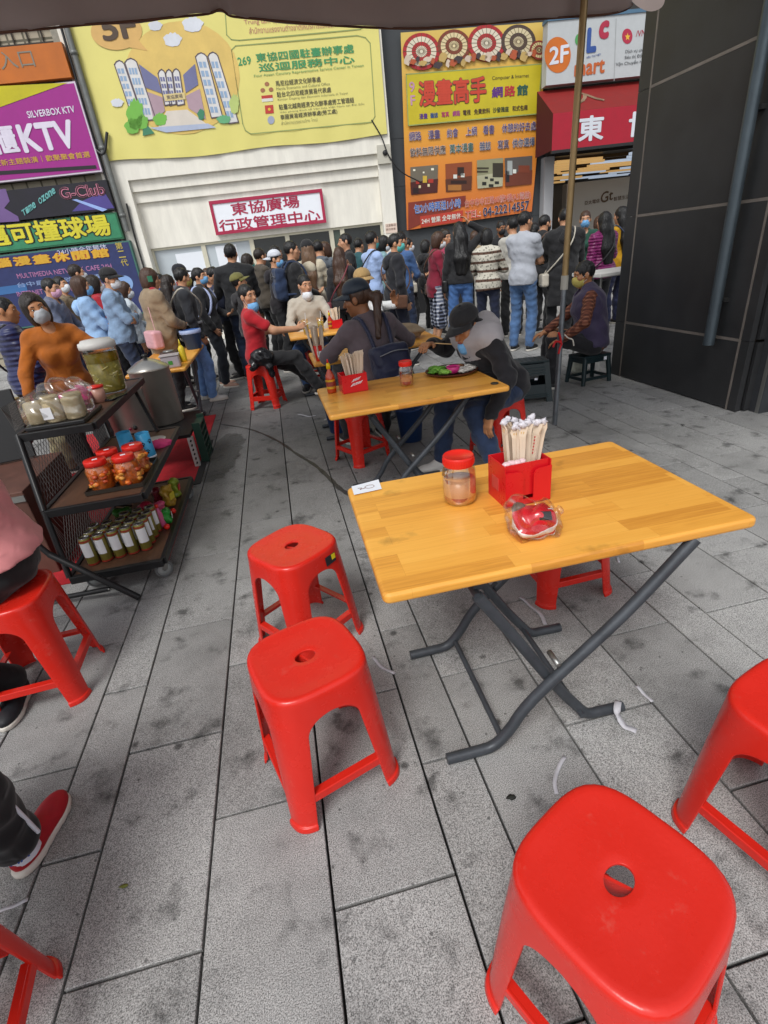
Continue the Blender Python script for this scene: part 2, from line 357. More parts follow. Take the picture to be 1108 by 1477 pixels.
# spilt water and its run-off across the slabs
wet = mat('wet_spill', (.010, .010, .011), .4, alpha=.55)
def sheet(name, pts, m, z=.004):
    return MB().poly([(x, y, z) for x, y in pts]).build(name, m)
def gpts(l): return [tuple(at_z(x, y, 0)[:2]) for x, y in l]
def rough_loop(pts, n=5, amp=.02, seed=1):
    rs = np.random.RandomState(seed); P = [np.array([*p, 0]) for p in pts]; P = smooth_path(P+[P[0]], n)[:-1]
    return [(p[0]+rs.uniform(-amp, amp), p[1]+rs.uniform(-amp, amp)) for p in P]
tag(sheet('water_spill', rough_loop(gpts([(312, 640), (330, 626), (352, 630), (348, 650), (338, 672), (318, 690), (292, 696), (300, 668)]), 7, .02), mat('damp', (.010, .010, .011), .5, alpha=.30)), kind='stuff')
tr = [np.array([*p, 0]) for p in gpts([(318, 612), (362, 620), (400, 636), (428, 655), (455, 672), (475, 690), (490, 705), (508, 716)])]
tr = smooth_path(tr, 5); wd = [.006+.008*abs(math.sin(i*.9))+.009*(i/len(tr)) for i in range(len(tr))]
up, dn = [], []
for i, p in enumerate(tr):
    t = tr[min(i+1, len(tr)-1)]-tr[max(0, i-1)]; t /= np.linalg.norm(t); nn = np.array([-t[1], t[0], 0]); up.append(p+nn*wd[i]); dn.append(p-nn*wd[i])
mb = MB(); mb.add([(p[0], p[1], .004) for q in zip(up, dn) for p in q], [(2*i, 2*i+1, 2*i+3, 2*i+2) for i in range(len(tr)-1)])
tag(mb.build('water_trail', wet), kind='stuff')
# ------------------------------------------------------------------ facades across the plaza (frame: s along, -y towards us, z up)
FO = np.array([3.5, 13.0, 0]); FA = R(-5.5); FU = np.array([math.cos(FA), math.sin(FA), 0]); FN = np.array([math.sin(FA), -math.cos(FA), 0])
def fac(px, py, pr=0.0):
    d = ray(px, py); o = np.array([0, 0, CAM_H]); t = ((FO+FN*pr-o) @ FN)/(d @ FN); p = o+t*d
    return float((p-FO) @ FU), float(p[2])
def froot(name, label, cat, group=None): return empty(name, tuple(FO), FA, label, cat, group)
def fbox(mb, s0, s1, z0, z1, p0, p1): return mb.box(((s0+s1)/2, -(p0+p1)/2, (z0+z1)/2), (abs(s1-s0), abs(p1-p0), abs(z1-z0)))
def fpoly(name, m, parent, pts, pr): return MB().poly([(fac(x, y, pr)[0], -pr, fac(x, y, pr)[1]) for x, y in pts]).build(name, m, parent, fix=False)
def fell(name, m, parent, cx, cy, rx, ry, pr, n=28, wob=0):
    return fpoly(name, m, parent, [(cx+rx*math.cos(2*math.pi*k/n)*(1+wob*math.sin(5*k)), cy+ry*math.sin(2*math.pi*k/n)*(1+wob*math.sin(3*k+1))) for k in range(n)], pr)
def fline(name, m, parent, pts, w, pr):
    P = [np.array([fac(x, y, pr)[0], fac(x, y, pr)[1]]) for x, y in pts]; mb = MB()
    for a, b in zip(P[:-1], P[1:]):
        t = (b-a)/np.linalg.norm(b-a); nn = np.array([-t[1], t[0]])*w/2
        mb.poly([(q[0], -pr, q[1]) for q in (a+nn-t*w*.4, b+nn+t*w*.4, b-nn+t*w*.4, a-nn-t*w*.4)])
    return mb.build(name, m, parent, fix=False)
def ftext(s, m, parent, x0, y0, x1, y1, h, pr, bold=0.0, outline=None, name='lettering', ow=.03):
    """lettering fitted between its photographed baseline ends, standing in the wall's plane"""
    a, b = fac(x0, y0, pr), fac(x1, y1, pr); lean = -h*(758-x0)/(2061-y0); t = fac(x0+lean, y0-h, pr)
    zz = t[1]-a[1]
    for mm, bo, off, nm in (([(outline, bold+ow, 0, name+'_outline')] if outline else []) + [(m, bold, .006 if outline else .001, name)]):
        v, f, _ = text2d(s, bo); g = (bo-bold)*zz*.6
        mb = MB(); mb.add([(a[0]-g+(b[0]-a[0]+2*g)*x, -pr-off-e_, a[1]-g+(b[1]-a[1])*x+(zz+2*g)*y) for x, y, e_ in v], f)
        mb.build(nm, mm, parent, fix=False)
ink = lambda k, c: mat('ink_'+k, c, .55, var=.12, vscale=2.5)
paint_cream = mat('cream_render', '#e3dfd4', .8, var=.13, vscale=2.2, bump=.12, bscale=40, stretch=(2.2, 2.2, .5))
# --- the cream administration building
B = froot('administration_building', 'cream rendered building with stepped recess above its window strip', 'building')
sL = (fac(183, 260)[0]+fac(224, 396)[0])/2; sR = (fac(543.7, 221)[0]+fac(554.5, 332)[0])/2
sl0 = fac(178, 300)[0]-.25; sr1 = fac(569, 280)[0]
zt = [np.mean([fac(183.8, 260.5)[1], fac(543.7, 221)[1]]), np.mean([fac(190, 277)[1], fac(543, 237)[1]]), np.mean([fac(196.2, 292.5)[1], fac(543, 253)[1]])]
zw = np.mean([fac(218.8, 359)[1], fac(545.5, 319)[1]])
ztop = 9.5; D = -.20
w = MB(); fbox(w, sl0, sL, 0, ztop, -.5, 0); fbox(w, sR, sr1, 0, ztop, -.5, 0); fbox(w, sL, sR, zt[0], ztop, -.5, 0); w.build('wall', paint_cream, B)
fbox(MB(), sL, sR, zt[1], zt[0], -.5, -.08).build('cornice', paint_cream, B)
fbox(MB(), sL, sR, zt[2], zt[1], -.5, -.15).build('cornice', paint_cream, B)
fbox(MB(), sL, sR, zw, zt[2], -.5, -.22).build('spandrel', paint_cream, B)
fbox(MB(), sL, sR, 0, .75, -.5, -.22).build('apron_wall', paint_cream, B)
alu = mat('cream_aluminium', '#c9c4b0', .45, .1, var=.08)
frost = mat('frosted_glass', '#b4bcc2', .35, var=.06, vscale=2); dark = mat('dark_glass', (.02, .024, .026), .07, var=.3, vscale=1.2); greeng = mat('greenish_glass', (.05, .075, .06), .1)
zr = zw-.28
cols = [fac(x, y)[0] for x, y in ((222, 370), (292, 365), (361, 350), (413, 340), (478, 334), (494, 330), (545, 325))]
kinds = [frost, frost, dark, dark, greeng, dark]
for i in range(6):
    a, b = cols[i], cols[i+1]
    if i == 0: a = sL
    if i == 5: b = sR
    wn = MB(); fw = .05
    fbox(wn, a, a+fw, .75, zw, -.34, -.27); fbox(wn, b-fw, b, .75, zw, -.34, -.27); fbox(wn, a+fw, b-fw, zw-fw, zw, -.34, -.27); fbox(wn, a+fw, b-fw, .75, .80, -.34, -.27)
    wo = wn.build('window', alu, B)
    fbox(MB(), a+fw, b-fw, .80, zw-fw, -.335, -.315).build('pane', kinds[i], wo)
# papers behind the window, box and notice on the pier
for (a, b, c, d) in ((262, 405, 291, 362), (318, 392, 340, 352)):
    p, q = fac(a, b, -.26), fac(c, d, -.26); o = fbox(MB(), p[0], q[0], p[1], q[1], -.313, -.305).build('window_paper', mat('paper', '#dfe3ea', .8), None); o.location = FO; o.rotation_euler = (0, 0, FA)
    tag(o, 'white printed sheets taped inside frosted window' if a < 300 else 'white notice taped on window beside black-haired man', 'paper')
cb = froot('junction_box', 'grey junction box with cable on cream pier', 'junction box')
p = fac(553.5, 223); fbox(MB(), p[0]-.14, p[0]+.14, p[1]-.17, p[1]+.17, .0, .07).build('housing', mat('grey_box', '#b9b5a8', .6), cb)
MB().lathe([(0, 0), (.05, 0), (.05, .03), (.03, .04), (0, .04)], 16).build('lens', mat('black_plastic', (.015, .015, .016), .4), cb, (p[0]+.02, -.07, p[1]+.02), (R(90), 0, 0))
MB().tube(smooth_path([(p[0]-.2, -.06, p[1]+.62), (p[0]-.02, -.07, p[1]+.3), (p[0]+.1, -.1, p[1]-.05), (p[0]+.35, -.05, p[1]-.35), (p[0]+.8, -.03, p[1]-.6)]), .013, 8).build('cable', mat('black_plastic'), cb)
nb = froot('wall_notice', 'small pinkish paper notice on cream pier above queue', 'notice'); a, b = fac(555, 337), fac(574, 321); fbox(MB(), a[0]+.03, b[0]-.03, a[1], b[1], .002, .012).build('sheet', mat('pinkpaper', '#d8c3b4', .8), nb)
ftext('注意事項', ink('brown', '#7a5a50'), nb, 557, 327.5, 571, 326, 4, .014); ftext('請勿停車', ink('brown', 0), nb, 557, 333, 571, 331.5, 3.5, .014)
# red-framed board
SB = froot('name_board', 'white board with red frame naming the plaza office', 'sign')
zA, zB = np.mean([fac(302, 290)[1], fac(466, 272)[1]]), np.mean([fac(312, 340)[1], fac(468, 318.5)[1]])
s0, s1 = fac(306, 315)[0], fac(467, 295)[0]
fbox(MB(), s0, s1, zB, zA, -.22, -.10).build('board', mat('signwhite', '#e6e9f0', .5, var=.03), SB)
crim = ink('crimson', '#a52246'); t = .055
fr = MB(); fbox(fr, s0-.01, s1+.01, zA-t, zA+.01, -.11, -.08); fbox(fr, s0-.01, s1+.01, zB-.01, zB+t, -.11, -.08); fbox(fr, s0-.01, s0+t, zB+t, zA-t, -.11, -.08); fbox(fr, s1-t, s1+.01, zB+t, zA-t, -.11, -.08); fr.build('frame', crim, SB)
ftext('東協廣場', crim, SB, 335, 311.5, 433, 299, 18, -.095, .018); ftext('行政管理中心', crim, SB, 318, 335.5, 463, 318.5, 18, -.095, .018)
# --- yellow banner
YB = froot('yellow_banner', 'large yellow printed banner with drawn arcade and green Chinese lettering', 'banner')
yl, yr, yb = fac(101, 42, .06)[0], fac(559, 195, .06)[0], np.mean([fac(181, 234, .06)[1], fac(559, 195, .06)[1]])
mb = MB(); nx, nz = 60, 30; zt_ = yb+4.6
def ripple(u, v): 
    e = min(u, 1-u); return .05+.004*math.sin(9*u+3*v)*math.sin(7*v+2)+.03*math.exp(-((u*9)**2+(v*6)**2))*math.sin(22*(u+.8*v))-.02*math.exp(-(v*16)**2)*math.sin(u*26)**2
V = []
for j in range(nz+1):
    for i in range(nx+1):
        u, v = i/nx, j/nz; sag = .06*math.exp(-(u*9)**2)*(1-v)
        V.append((yl+(yr-yl)*u, -ripple(u, v), yb+.02*math.sin(u*14)*(1-v)**4+sag+(zt_-yb)*v))
mb.add(V, [(j*(nx+1)+i, j*(nx+1)+i+1, (j+1)*(nx+1)+i+1, (j+1)*(nx+1)+i) for j in range(nz) for i in range(nx)], True)
mb.build('cloth', mat('yellowvinyl', '#d9cf78', .5, var=.05, vscale=1.5), YB, fix=False)
q = .056
og = ink('softorange', '#d6b766'); og2 = ink('peach', '#cfa662')
fell('print', og, YB, 262, 112, 84, 82, q); fell('print', og2, YB, 168, 45, 37, 27, q+.003); fpoly('print', og2, YB, [(195, 52), (213, 73), (185, 68)], q+.004)
ftext('5F', ink('umber', '#4c3a2c'), YB, 150, 60, 200, 54, 36, q+.008, .03)
wh = ink('cloud', '#cfd2da')
for cx_, cy_, rx, ry in ((224, 37, 10, 7), (278, 35, 15, 11), (249, 57, 13, 10), (169, 148, 9, 6)): fell('print', wh, YB, cx_, cy_, rx, ry, q+.006, 24, .12)
bw, bl, bi, bd = ink('artwhite', '#d4d2d0'), ink('artblue', '#8fa7c4'), ink('artindigo', '#6d6f96'), ink('artline', '#5a4f58')
def tower(x0, y0, x1, y1, wd, m1=bw, m2=bl, rows=5, colsn=3, lean=0.22):
    pts = [(x0, y0+5), (x0+wd*.2, y0+1), (x0+wd*.5, y0-1), (x0+wd*.8, y0+1), (x0+wd, y0+4), (x1+wd, y1), (x1, y1+2)]
    fpoly('print', m1, YB, pts, q+.008); fline('print', bd, YB, pts+[pts[0]], .02, q+.010)
    for r in range(rows):
        for c in range(colsn):
            f0 = (r+.6)/(rows+1); f1 = (r+1.25)/(rows+1); xa = x0+(x1-x0)*f0; ya = y0+(y1-y0)*f0+4; yb_ = y0+(y1-y0)*f1+4; u0 = wd*(.14+c*.74/colsn); u1 = wd*(.14+(c+.75)*.74/colsn)
            fpoly('print', m2, YB, [(xa+u0, ya), (xa+u1, ya), (xa+u1+(yb_-ya)*lean, yb_), (xa+u0+(yb_-ya)*lean, yb_)], q+.011)
tower(165, 88, 190, 165, 14, rows=6, colsn=2); tower(180, 85, 208, 172, 17, rows=5); tower(282, 77, 305, 168, 16, rows=6, colsn=2); tower(300, 76, 330, 176, 14, rows=6, colsn=2)
tower(228, 101, 238, 150, 10, m2=bi, rows=4, colsn=2); tower(239, 101, 245, 150, 9, m2=bi, rows=4, colsn=2); tower(249, 100, 256, 150, 10, m2=bi, rows=4, colsn=2)
for pts in ([(200, 92), (227, 112), (234, 135), (210, 126)], [(264, 108), (281, 92), (286, 122), (268, 134)]): fpoly('print', bi, YB, pts, q+.009)
for pts in ([(212, 132), (234, 140), (238, 160), (222, 174)], [(268, 138), (288, 128), (297, 172), (272, 156)]): fpoly('print', ink('artpink', '#a98f9a'), YB, pts, q+.009)
fpoly('print', ink('artplaza', '#cfc6bb'), YB, [(240, 160), (270, 158), (300, 180), (226, 188)], q+.012)
fpoly('print', ink('artblue2', '#a7b1c8'), YB, [(215, 184), (300, 178), (312, 184), (240, 191)], q+.013)
fpoly('print', ink('arttan', '#d3c089'), YB, [(236, 136), (266, 133), (268, 143), (238, 146)], q+.014); ftext('東協廣場', ink('artline', 0), YB, 241, 143.5, 264, 141, 6, q+.017)
gr, gr2 = ink('leafgreen', '#6faf45'), ink('leafteal', '#3c7d5e')
for cx_, cy_, rx, ry, m_ in ((195, 165, 12, 22, gr), (191, 182, 11, 11, gr), (205, 176, 9, 10, gr), (231, 172, 10, 9, gr), (323, 172, 10, 6, ink('leafmint', '#63a777')), (338, 150, 7, 14, ink('palegreen', '#b3c272')), (290, 165, 5, 8, gr2)): fell('print', m_, YB, cx_, cy_, rx, ry, q+.016, 26, .14)
fpoly('print', gr2, YB, [(206, 182), (214, 182), (223, 192), (206, 196)], q+.0135)
gl = ink('boxline', '#8f9a5c')
fline('print', gl, YB, [(325, 20), (327, 50), (334, 57), (345, 58), (520, 42), (527, 36), (527, 20)], .018, q)
fline('print', gl, YB, [(334, 72), (340, 66), (515, 51), (527, 54), (534, 62), (541, 168), (536, 176), (362, 193), (354, 188), (350, 178), (334, 72)], .018, q)
ftext('Trung tâm dịch vụ lao động nước ngoài', ink('pinkink', '#b06f6a'), YB, 353, 37, 495, 28, 9, q); ftext('สำนักงานแรงงานต่างชาติให้บริการและปรึกษา', ink('pinkink', 0), YB, 360, 49, 492, 38, 10, q)
dg_ = ink('deepgreen', '#3f8f5b')
ftext('269', dg_, YB, 344, 95, 363, 92.5, 12, q, .02); ftext('東協四國駐臺辦事處', dg_, YB, 370, 90, 511, 76, 13, q, .02); ftext('巡迴服務中心', dg_, YB, 374, 104, 512, 91, 12, q, .02)
ftext('Four Asean Country Representative Service Center in Taiwan', ink('softgreen', '#7ba062'), YB, 367, 112.5, 525, 97, 5, q, .005)
dk = ink('darkolive', '#4d4a3a')
for s, a in (('馬尼拉經濟文化辦事處', (398, 124.5, 463, 118, 8)), ('駐台北印尼經濟貿易代表處', (400, 140.5, 478, 133, 8)), ('駐臺北越南經濟文化辦事處勞工管理組', (403, 158.5, 511, 148, 8)), ('泰國貿易經濟辦事處(勞工處)', (405, 173.5, 487, 164.5, 8))): ftext(s, dk, YB, *a, q, .012)
for s, a in (('Manila Economic and Cultural Office', (399, 130, 476, 122.5, 4)), ('Kantor Dagang dan Ekonomi Indonesia di Taipei', (401, 146, 502, 136.5, 4)), ('Văn phòng Kinh tế Văn hóa Việt Nam tại Đài Bắc', (404, 164, 526, 151.5, 4)), ('สำนักงานแรงงานไทย ไทเป', (406, 180, 458, 174.5, 5))): ftext(s, ink('softolive', '#8a8a5a'), YB, *a, q)
for x, y in ((379, 130), (391, 129), (385, 121)): fell('print', ink('emblem', '#a06a4a'), YB, x, y, 3.4, 3.2, q, 12)
fpoly('print', ink('flagred', '#b8382f'), YB, [(377, 138), (393, 136.5), (393.5, 141), (377.5, 142.5)], q); fpoly('print', ink('flagwhite', '#d8d6cc'), YB, [(377.5, 142.5), (393.5, 141), (394, 145.5), (378, 147)], q)
fpoly('print', ink('flagred', 0), YB, [(382, 152), (394, 151), (395, 163), (383, 164)], q); fell('print', ink('flagstar', '#d9b13a'), YB, 388.5, 157.5, 2.4, 2.4, q+.004, 5); fell('print', ink('crest', '#9aa0b4'), YB, 391, 173, 5, 6, q, 16)
# --- left: a building front covered in shop signs
SG = froot('sign_covered_building', 'mosaic tiled building front almost hidden behind stacked shop signs', 'building')
def brickmat(key, c1, c2, mortar, sx, ww, hh):
    m = mat(key, c1, .55); n = m.node_tree.nodes; L = m.node_tree.links
    t = n.new('ShaderNodeTexBrick'); t.offset = 0; t.inputs['Color1'].default_value = (*lin(c1), 1); t.inputs['Color2'].default_value = (*lin(c2), 1); t.inputs['Mortar'].default_value = (*lin(mortar), 1)
    t.inputs['Scale'].default_value = sx; t.inputs['Brick Width'].default_value = ww; t.inputs['Row Height'].default_value = hh; t.inputs['Mortar Size'].default_value = .02
    tc = n.new('ShaderNodeTexCoord'); mp = n.new('ShaderNodeMapping'); mp.inputs['Rotation'].default_value = (R(90), 0, 0); L.new(tc.outputs['Object'], mp.inputs[0]); L.new(mp.outputs[0], t.inputs['Vector']); L.new(t.outputs['Color'], n['Principled BSDF'].inputs['Base Color']); return m
fbox(MB(), sl0-7, sl0-.12, 0, ztop, -.5, -.1).build('wall', brickmat('mosaic', '#a39a86', '#8f8674', '#55503f', 1, .3, .2), SG)
gx = fac(84, 50, -.05); 
gb = MB()
for i in range(14): s_ = gx[0]-.05-i*.27; fbox(gb, s_, s_+.02, gx[1]-.5, gx[1]+.6, -.08, -.05)
for z_ in (-.35, -.1, .15): fbox(gb, gx[0]-3.8, gx[0], gx[1]+z_, gx[1]+z_+.02, -.07, -.045)
gb.build('window_grille', mat('rusty_black', (.03, .025, .02), .7), SG)
st = MB(); fbox(st, sl0-.14, sl0+.02, 0, ztop, -.45, -.04); st.build('edge_trim', mat('greytrim', '#8f8c80', .7, var=.25), SG)
dp = froot('drainpipe', 'grey drainpipe with cables running down between signs and banner', 'pipe')
px_ = [fac(x, y, .12) for x, y in ((97, 60), (188, 333))]; sp_ = np.mean([p_[0] for p_ in px_])
MB().tube([(sp_, -.12, px_[1][1]), (sp_, -.12, ztop)], .055, 14).build('pipe', mat('pipegrey', '#6e706e', .45, .2, var=.2), dp)
MB().tube(smooth_path([(sp_-.13, -.07, 0.5), (sp_-.12, -.07, 3), (sp_-.13, -.08, 4.6), (sp_-.11, -.07, 6.3), (sp_-.13, -.07, 9.4)]), .025, 8).build('cable', mat('black_plastic'), dp)
MB().tube(smooth_path([(sp_+.12, -.06, 0.5), (sp_+.10, -.05, 2.2), (sp_+.13, -.05, 3)]), .02, 8).build('cable', mat('black_plastic'), dp)
for z_ in (px_[1][1]+.3, px_[1][1]+1.5, px_[1][1]+3.0): MB().lathe([(.056, -.03), (.07, -.03), (.07, .03), (.056, .03)], 14, (sp_, -.12, z_)).build('collar', mat('pipegrey'), dp)
jb = MB(); jb.tube(smooth_path([(sp_-.2, -.1, px_[1][1]+1.55), (sp_, -.16, px_[1][1]+1.4), (sp_+.18, -.12, px_[1][1]+1.75)]), .03, 8); jb.build('cable_loop', mat('black_plastic'), dp)
def signboard(name, label, trx, tr_y, brx, bry, m, depth=.14, pr=.16, edge=None):
    o = froot(name, label, 'sign'); s1 = np.mean([fac(trx, tr_y, pr)[0], fac(brx, bry, pr)[0]]); z1, z0 = fac(trx, tr_y, pr)[1], fac(brx, bry, pr)[1]; s0 = s1-3.9
    if edge:
        fbox(MB(), s0, s1, z0, z1, pr-depth, pr-.006).build('frame', edge, o); fbox(MB(), s0+.03, s1-.03, z0+.03, z1-.03, pr-.006, pr).build('face', m, o)
    else: fbox(MB(), s0, s1, z0, z1, pr-depth, pr).build('face', m, o)
    return o
P_ = .166
o1 = signboard('orange_sign', 'weathered orange sign with faded grey lettering', 88, 60, 103.5, 111, mat('orangeface', '#b8620f', .45, var=.15, vscale=2))
ftext('人入口', ink('fadedgrey', '#7d7668'), o1, -24, 103, 52, 96, 26, P_, .0)
o2 = signboard('ktv_sign', 'magenta karaoke sign with white KTV letters and yellow corner', 106, 117, 149, 247, mat('magentaface', '#96197f', .4, var=.05), edge=mat('signedge', '#c9bccb', .5))
fpoly('print', ink('acid', '#b8ae08'), o2, [(-120, 130), (98, 119), (-10, 158), (-120, 196)], P_)
fpoly('print', ink('nearblack', (.012, .008, .014)), o2, [(-120, 254), (138, 238), (139.5, 243), (-120, 260)], P_)
lv = ink('lilacwhite', '#d5cede')
ftext('SILVERBOX KTV', lv, o2, 41, 170.5, 109, 162, 10, P_, .02); ftext('KTV', lv, o2, 36, 221, 114, 213, 41, P_, .035); ftext('銀櫃', lv, o2, -44, 228, 31, 220, 41, P_, .03)
ftext('頂級包廂│全新主題裝潢│歡聚聚會首選', ink('gold', '#c49a3e'), o2, -62, 246, 131, 227, 9.5, P_, .012)
o3 = signboard('pool_hall_sign', 'dark space-print sign with pink outlined G-Club lettering', 152.5, 259, 166, 302, mat('spaceface', '#14101f', .4, var=.4, vscale=3), pr=.14)
fpoly('print', ink('violet', '#4a3f86'), o3, [(104, 305), (118, 290), (150, 276), (165, 300)], .146); fpoly('print', ink('beam', '#8fa7dd'), o3, [(104, 288), (110, 287), (155, 302), (148, 305)], .149)
fpoly('print', ink('mauve', '#6b5185'), o3, [(-20, 275), (8, 272), (14, 290), (6, 300), (26, 312), (28, 319), (-20, 322)], .146)
ftext('G-Club', ink('wine', '#3a1020'), o3, 89, 288, 153, 281, 17, .15, .0, ink('neonpink', '#cf7f98'), ow=.035)
for i, ch in enumerate('Time Ozone'):
    if ch != ' ': ftext(ch, ink('aqua', '#67a9a8'), o3, 34+i*4.7, 312-i*3.4, 38.5+i*4.7, 309-i*3.4, 8.5, .15, .03)
o4 = signboard('billiards_sign', 'green sign with big yellow billiard hall characters', 166, 306, 180, 344, mat('greenface', '#2f7d58', .45, var=.15), edge=mat('greenedge', '#1e5a3c', .5))
ftext('邁可撞球場', ink('lemon', '#cfc531'), o4, -18, 357, 163, 339, 31, P_, .03, ink('nearblack', 0), ow=.05)
o5 = signboard('blue_sign', 'navy sign with rows of orange and white small lettering behind queue', 181, 347, 222, 450, mat('navyface', '#262f5e', .4, var=.15), edge=mat('blueedge', '#3d6b62', .5))
ftext('24小時全年無休', ink('palewhite', '#b9bcd2'), o5, 84, 368, 155, 359, 8, P_, .01)
for i, ch in enumerate('電腦漫畫休閒館'): ftext(ch, ink('amber', '#d0a12e'), o5, -34+i*28, 390-i*2.8, -9+i*28, 387-i*2.8, 13, P_, .045, ink('rust', '#b2502c'), ow=.05)
for j, (s_, c_) in enumerate((('MULTIMEDIA NETWORK CAFE 24H', '#a9709c'), ('台中最大網路休閒廣場', '#7f93bd'), ('INTERNET GAME COMIC DVD MOVIE', '#a9709c'))): ftext(s_, ink('row%d' % j, c_), o5, 26, 402+j*13, 162, 387+j*13, 7, P_, .01)
for i, ch in enumerate('第二代'): ftext(ch, ink('khakiink', '#b5a24a'), o5, 168+i*4, 360+i*12, 178+i*4, 359+i*12, 10, P_, .01)
fpoly('print', ink('bluebox', '#35649a'), o5, [(-30, 418), (37, 409), (40, 420), (-30, 430)], P_); fell('print', ink('skyring', '#7f9fd0'), o5, 178, 410, 14, 13, P_)
# --- dark wall, entrance and its signs
DW = froot('shopping_centre', 'dark grey clad shopping centre with lit entrance under red awning', 'building')
gw = mat('slate_panel', '#3a3d40', .55, var=.12, vscale=2); sE = fac(792, 250)[0]
zpl = fac(598, 392, -.3)[1]
fbox(MB(), sr1, sE+.1, zpl, ztop, -.9, -.3).build('wall', gw, DW)
fbox(MB(), sr1, sE+.1, 0, zpl, -.9, -.32).build('plinth', mat('blackstone', (.012, .012, .013), .4), DW)
for i in range(1, 4): fbox(MB(), sr1, sE+.1, zpl+i*.9, zpl+i*.9+.012, -.3, -.296).build('joint', mat('jointline', '#2a2c2e', .6), DW)
zc = fac(800, 217, .8)[1]
fbox(MB(), sE, sE+9, zc+.02, ztop, -6.5, 0).build('upper_wall', mat('upperdark', '#33302d', .7), DW)
fbox(MB(), sE-.08, sE+.14, 0, zc, -6, -.05).build('jamb', mat('jambwhite', '#a8a8aa', .5), DW)
fbox(MB(), sE+8.8, sE+9, 0, zc, -6.5, 0).build('side_wall', gw, DW)
fbox(MB(), sE, sE+9, 0, zc, -6.6, -6.5).build('back_wall', mat('innerwall', '#9c968c', .7), DW)
fbox(MB(), sE+.14, sE+8.8, zc-.02, zc+.015, -6.5, -.02).build('ceiling', mat('ceilblack', (.03, .026, .022), .4, .2), DW)
warm, cool = mat('warm_lamp', (1, .60, .22), .5, emit=.30), mat('cool_lamp', (.70, .82, 1), .5, emit=.34); bronze = mat('bronze_slat', '#5a4226', .35, .7)
rs = np.random.RandomState(3)
for i in range(11):
    yy = .35+i*.52; x = sE+.2-rs.rand()
    while x < sE+8.4:
        ln = rs.uniform(.9, 2.2); a = max(x, sE+.25); b = min(x+ln, sE+8.6)
        if b-a > .3: MB().box(((a+b)/2, yy, zc-.10), (b-a, .09, .05), (0, 0, R(9))).build('strip_light', (warm if rs.rand() < .45 else cool), DW)
        x += ln+rs.uniform(.25, .8)
    if i < 10: fbox(MB(), sE+.2, sE+8.6, zc-.09, zc-.02, -(yy+.22), -(yy+.30)).build('ceiling_slat', bronze, DW)
GS = froot('telecom_shop_front', 'white shop front with brown lettering inside lit entrance', 'shop front')
g0, g1 = fac(815, 330, -3), fac(930, 252, -3); fbox(MB(), g0[0], g1[0]+2, 0, g1[1], -3.3, -3).build('panel', mat('shopwhite', '#b5b0a8', .5), GS)
bz = ink('bronzeink', '#5d4630'); ftext('亞太電信', bz, GS, 843, 296, 865, 292, 6, -2.99, .01); ftext('Gt', bz, GS, 866, 294, 884, 288, 16, -2.99, .02); ftext('智慧生活', bz, GS, 885, 290, 908, 286, 6, -2.99, .01)
fpoly('blue_corner', ink('royal', '#1e2f78'), GS, [(906, 252), (917, 245), (917, 258)], -2.98)
PS = froot('poster_stand', 'tilted dark blue poster in white frame beside entrance', 'poster'); a, b = fac(782, 300, -.9), fac(794, 275, -.9)
fbox(MB(), a[0], b[0]+.08, a[1], b[1], -.95, -.92).build('frame', mat('jambwhite'), PS); fbox(MB(), a[0]+.03, b[0]+.03, a[1]+.04, b[1]-.04, -.92, -.915).build('print', ink('royaldark', '#1b1f5a'), PS)
MB().tube([((a[0]+b[0])/2, .95, 0), ((a[0]+b[0])/2, .95, a[1]+.1)], .025, 8).build('post', mat('black_plastic'), PS)
# orange banner
OB = froot('orange_banner', 'tall orange and yellow comic café banner on dark wall', 'banner')
OQ = [(578, 47), (793, 31), (767, 305), (587, 332)]
c4 = [fac(x, y, -.2) for x, y in OQ]; mb = MB(); n_ = 24
def ob(u, v): 
    t = np.array(c4[0])*(1-u)+np.array(c4[1])*u; b_ = np.array(c4[3])*(1-u)+np.array(c4[2])*u; return t*v+b_*(1-v)
mb.add([(ob(i/n_, j/n_)[0], .2-.012*math.sin(7*i/n_)*math.sin(5*j/n_+1), ob(i/n_, j/n_)[1]) for j in range(n_+1) for i in range(n_+1)], [(j*(n_+1)+i, j*(n_+1)+i+1, (j+1)*(n_+1)+i+1, (j+1)*(n_+1)+i) for j in range(n_) for i in range(n_)], True)
def gradz(key, stops, z0, z1):
    m = mat(key, (.5, .3, .1), .45); n = m.node_tree.nodes; L = m.node_tree.links; tc = n.new('ShaderNodeTexCoord'); sx = n.new('ShaderNodeSeparateXYZ'); L.new(tc.outputs['Object'], sx.inputs[0])
    mr = n.new('ShaderNodeMapRange'); mr.inputs['From Min'].default_value = z0; mr.inputs['From Max'].default_value = z1; L.new(sx.outputs['Z'], mr.inputs['Value'])
    r = n.new('ShaderNodeValToRGB'); e = r.color_ramp.elements; e[0].position, e[0].color = stops[0][0], (*lin(stops[0][1]), 1); e[1].position, e[1].color = stops[-1][0], (*lin(stops[-1][1]), 1)
    for p_, c_ in stops[1:-1]: x = e.new(p_); x.color = (*lin(c_), 1)
    L.new(mr.outputs[0], r.inputs[0]); L.new(r.outputs[0], n['Principled BSDF'].inputs['Base Color']); return m
mb.build('cloth', gradz('orangevinyl', [(0, '#c4662c'), (.35, '#d4842f'), (.6, '#d79f35'), (1, '#d2b45c')], c4[3][1], c4[0][1]), OB, fix=False)
q = -.18
